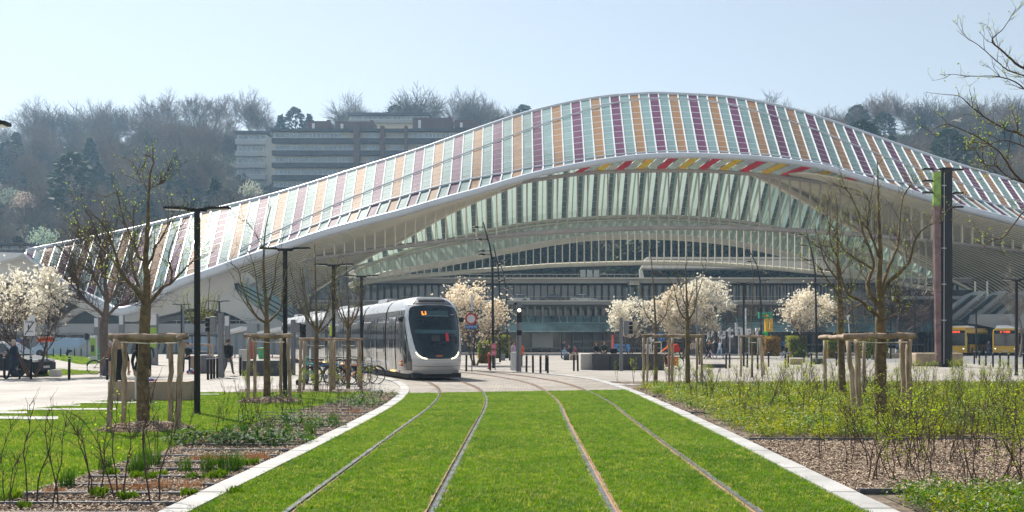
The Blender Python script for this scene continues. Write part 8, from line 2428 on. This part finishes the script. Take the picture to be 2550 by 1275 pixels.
    q.v = [(x, max(y, hc.y - (.075 if z > hc.z + .03 * k else .012) * k) if z < hc.z + .07 * k else y, z) for x, y, z in q.v]
    if long_hair:
        n = Vector(J['neck']) * k
        q.loft([[hc + Vector((math.cos(a) * .095, abs(math.sin(a)) * .085 + .01, 0)) * k for a in [math.pi * j / 8 for j in range(9)]],
                [n + Vector((math.cos(a) * .10, abs(math.sin(a)) * .08 + .05, 0)) * k for a in [math.pi * j / 8 for j in range(9)]],
                [n + Vector((math.cos(a) * .09, abs(math.sin(a)) * .06 + .11, -.2)) * k for a in [math.pi * j / 8 for j in range(9)]]])
    q.build('hair', hm_, root, smooth_=True)
    if cap:
        q = MB(); q.ball(hc + Vector((0, -.01, .03)) * k, .108 * k, 10, (1, 1.05, .8)); q.v = [(x, y, max(z, hc.z + .01)) for x, y, z in q.v]; q.box(tuple(hc + Vector((0, -.13, .03)) * k), (.14 * k, .1 * k, .015)); q.build('cap', cloth(cap), root)
    # jacket hem / skirt
    if pose in ('stand', 'walk', 'phone', 'read', 'bend') :
        q = MB(); z1, z0 = (.60, .98) if dress else (.86, 1.02)
        w1 = .17 if not dress else .2
        q.loft([[Vector((math.cos(a) * w * wide * (1 if not female else .92), math.sin(a) * w * .78 * wide, z)) * k for a in [2 * math.pi * j / 12 for j in range(12)]] for w, z in ((.145, z0 + .1), (.165, z0), (w1, (z0 + z1) / 2), (w1 + .005, z1))], True)
        q.build('skirt' if dress else 'jacket_hem', cloth(top), root, smooth_=True)
    return root, p

def bag(label, root, off, c, size=(.3, .16, .42), cat='backpack', name='backpack'):
    M = Matrix.Translation(root.location) @ Matrix.Rotation(root.rotation_euler.z, 4, 'Z')
    q = MB(); q.bbox((0, 0, 0), size, min(size) * .38); o = q.build(name, cloth(c), None, smooth_=True, loc=(M @ Vector(off)), label=label, cat=cat, rz=root.rotation_euler.z)
    q = MB(); q.bbox((0, size[1] * .55, -size[2] * .15), (size[0] * .7, size[1] * .4, size[2] * .4), .02); q.build('pocket', cloth(c), o)
    for s in (-1, 1):
        q = MB(); q.tube([(s * size[0] * .3, -size[1] * .4, size[2] * .45), (s * size[0] * .38, -size[1] * 1.5, size[2] * .38), (s * size[0] * .4, -size[1] * 1.2, -size[2] * .3)], .014, 4); q.build('strap', cloth(c), o)
    return o

m_, p_ = person('elderly man in navy jacket and dark trousers walking left, reading a paper', 35, 947, 'read', R(-90), NAVY, NAVY, BLACK, (.35, .33, .31), 1.74, wide=1.08)
a = m_.location; q = MB(); q.box((0, 0, 0), (.02, .3, .2), rx=0); q.box((0, 0, 0), (.3, .2, .006)); q.v = q.v[8:]; q.f = q.f[:6]; q.m = q.m[:6]
q.build('newspaper', cloth(WHITE), loc=(a.x - .42, a.y, 1.16), label='folded paper held by the walking elderly man', cat='newspaper')
person('woman in black dress seen between the near guard posts', 297, 999, 'stand', R(20), BLACK, BLACK, WHITE, (.02, .012, .01), 1.72, True, True, female=True, dress=True)
person('woman in black top and white trousers behind the near tree trunk', 349, 1001, 'stand', R(60), BLACK, WHITE, WHITE, (.03, .02, .018), 1.74, True, female=True)
person('grey-haired woman in brown coat beside the thick old trunk', 274, 942, 'walk', R(-70), (.2, .11, .05), JEAN, WHITE, (.4, .38, .36), 1.66, False, female=True)
person('person in green vest behind the near tree trunk', 368, 938, 'stand', R(10), (.03, .07, .05), BLACK, BLACK, (.3, .12, .04), 1.7)
person('person in black sitting on the grey block looking at a phone', 468, 931, 'sitlean', R(10), BLACK, NAVY, WHITE, BLACK, 1.7, False, seat=.78, female=True)
w_, _ = person('man in dark jacket with backpack walking away past the bollards', 568, 936, 'walk', R(172), (.02, .022, .03), GREY, BROWN, (.10, .04, .025), 1.78, wide=1.08)
bag('black backpack carried by the man walking away', w_, (0, .22, 1.28), (.012, .012, .014))
person('worker in orange high-visibility jacket by the shelter', 577, 886, 'stand', R(120), ORANGE, NAVY, BLACK, BROWN, 1.75)
person('worker in bright green vest beside the orange one', 583, 887, 'stand', R(200), HIVIS, LJEAN, BLACK, BROWN, 1.72)
person('person in lilac top behind the barriers', 1279, 915, 'stand', R(60), (.40, .30, .38), WHITE, BLACK, (.02, .02, .02), 1.66, cap=BLACK)
person('worker in orange vest behind the thick traffic light post', 1296, 914, 'stand', R(-40), ORANGE, GREY, BLACK, BROWN, 1.66)
g1 = 'people around the end of the long black bench'
person('standing man in navy jacket bending over the seated group', 1399, 894, 'bend', R(70), NAVY, NAVY, BLACK, BLACK, 1.78, group=g1)
person('child in light blue sitting on the dark block', 1407, 895, 'sit', R(-30), LBLUE, JEAN, WHITE, BROWN, 1.45, seat=.45, group=g1)
person('man in black jacket sitting hunched at the block', 1422, 896, 'sitlean', R(-60), BLACK, JEAN, WHITE, BLACK, 1.76, seat=.45, group=g1)
person('woman in pink top sitting behind the hunched man', 1437, 896, 'sitlean', R(-80), (.25, .04, .08), BLACK, BLACK, BLACK, 1.66, seat=.45, group=g1, female=True)
person('woman with long red-brown hair sitting on the long bench', 1484, 916, 'sit', R(10), BLACK, LJEAN, BLACK, (.22, .07, .03), 1.66, True, seat=.82, group=g1, female=True)
w_, _ = person('man in dark shirt sitting on the long bench with a phone', 1506, 916, 'sitlean', R(-15), (.04, .05, .04), GREY, BLACK, BLACK, 1.74, seat=.84, group=g1)
bag('round black bag on the long bench beside the man', w_, (.55, .1, 1.05), BLACK, (.42, .25, .34), 'bag', 'bag')
g2 = 'people near the far right double guard'
person('person in white shirt behind the black bench', 1613, 905, 'phone', R(-10), WHITE, WHITE, BLACK, BROWN, 1.7, group=g2)
person('person in dark blue top left of the white shirt', 1601, 905, 'stand', R(60), NAVY, BLACK, BLACK, BLACK, 1.6, group=g2)
person('person in beige jacket at the slim trunk', 1630, 905, 'stand', R(80), BEIGE, BEIGE, BLACK, (.12, .05, .03), 1.6, group=g2, female=True)
cr, _ = person('courier in orange jacket riding the red cargo bicycle', 1672, 919, 'ride', R(-95), ORANGE, BLACK, BLACK, BLACK, 1.78, seat=.92, cap=BLACK)
bag('red courier backpack with white band on the cyclist', cr, (0, .28, 1.25), (.5, .03, .02), (.42, .3, .5))
person('woman in black coat with pale bag walking right of the guard', 1762, 896, 'walk', R(80), BLACK, NAVY, BLACK, BLACK, 1.66, False, group='walkers below the white letters', female=True)
w_, _ = person('woman with ginger hair and pink trousers walking with the one in black', 1768, 895, 'walk', R(80), BLACK, (.45, .33, .42), BLACK, (.3, .10, .04), 1.62, True, group='walkers below the white letters', female=True)
w_, _ = person('person in pale blue jacket and light jeans striding right to left', 1793, 895, 'walk', R(-75), (.33, .40, .48), LJEAN, BROWN, BLACK, 1.78, group='walkers below the white letters')
bag('black shoulder bag of the striding person in pale blue', w_, (0, .2, 1.2), BLACK, (.28, .14, .4), 'bag', 'bag')
for i, (u, v, t, l) in enumerate(((1726, 889, BEIGE, GREY), (1735, 888, LBLUE, JEAN), (1741, 890, BLACK, BLACK), (1783, 885, BLACK, BLACK))):
    person(['person in beige behind the white magnolias', 'person in light blue behind the white magnolias', 'person in black at the planter tub', 'distant person in black under the letter e'][i], u, v, 'stand', R(40 * i), t, l, BLACK, BROWN, 1.7, group='distant people under the magnolias')
w_, _ = person('person with blue backpack seen from behind by the hedges', 1949, 884, 'walk', R(190), GREY, NAVY, BLACK, BLACK, 1.82)
bag('big bright blue backpack between the hedges', w_, (0, .24, 1.3), (.03, .16, .34), (.5, .25, .55))
person('person in black jacket with ginger hair sitting on the block', 1960, 893, 'sitlean', R(-60), BLACK, LJEAN, BLACK, (.25, .08, .04), 1.74, seat=.45)
person('man in light blue shirt sitting on the pale cube seats', 2232, 881, 'sitlean', R(40), LBLUE, NAVY, BLACK, BLACK, 1.75, seat=.62)
cw = [(2279, BLACK, BLACK, 'tall person in black, leftmost of the waiting crowd'), (2286, (.03, .05, .1), JEAN, 'person in dark jacket and blue jeans in the waiting crowd'), (2291, GREY, BLACK, 'person in grey hood in the waiting crowd'), (2296, (.35, .38, .42), (.3, .33, .38), 'person in pale tracksuit in the waiting crowd'),
      (2302, BLACK, BEIGE, 'person in black with beige trousers in the waiting crowd'), (2307, (.06, .04, .04), BLACK, 'person with raised hood in the waiting crowd'), (2313, BLACK, BLACK, 'person in long black coat in the waiting crowd'), (2318, RED, BLACK, 'person in red jacket in the waiting crowd'), (2326, (.08, .08, .1), GREY, 'last person at the right of the waiting crowd')]
for i, (u, t, l, lab) in enumerate(cw):
    person(lab, u, 870.5 + (i % 3) * .8, ['stand', 'phone', 'stand'][i % 3], R(-60 + i * 37), t, l, [WHITE, BLACK][i % 2], [BLACK, BROWN][i % 2], 1.66 + .05 * (i % 4), group='people waiting for the bus', cap=(LBLUE if i == 3 else None))
person('person waiting in the shade between the buses', 2462, 886, 'stand', R(30), (.05, .06, .1), JEAN, BLACK, BLACK, 1.7)
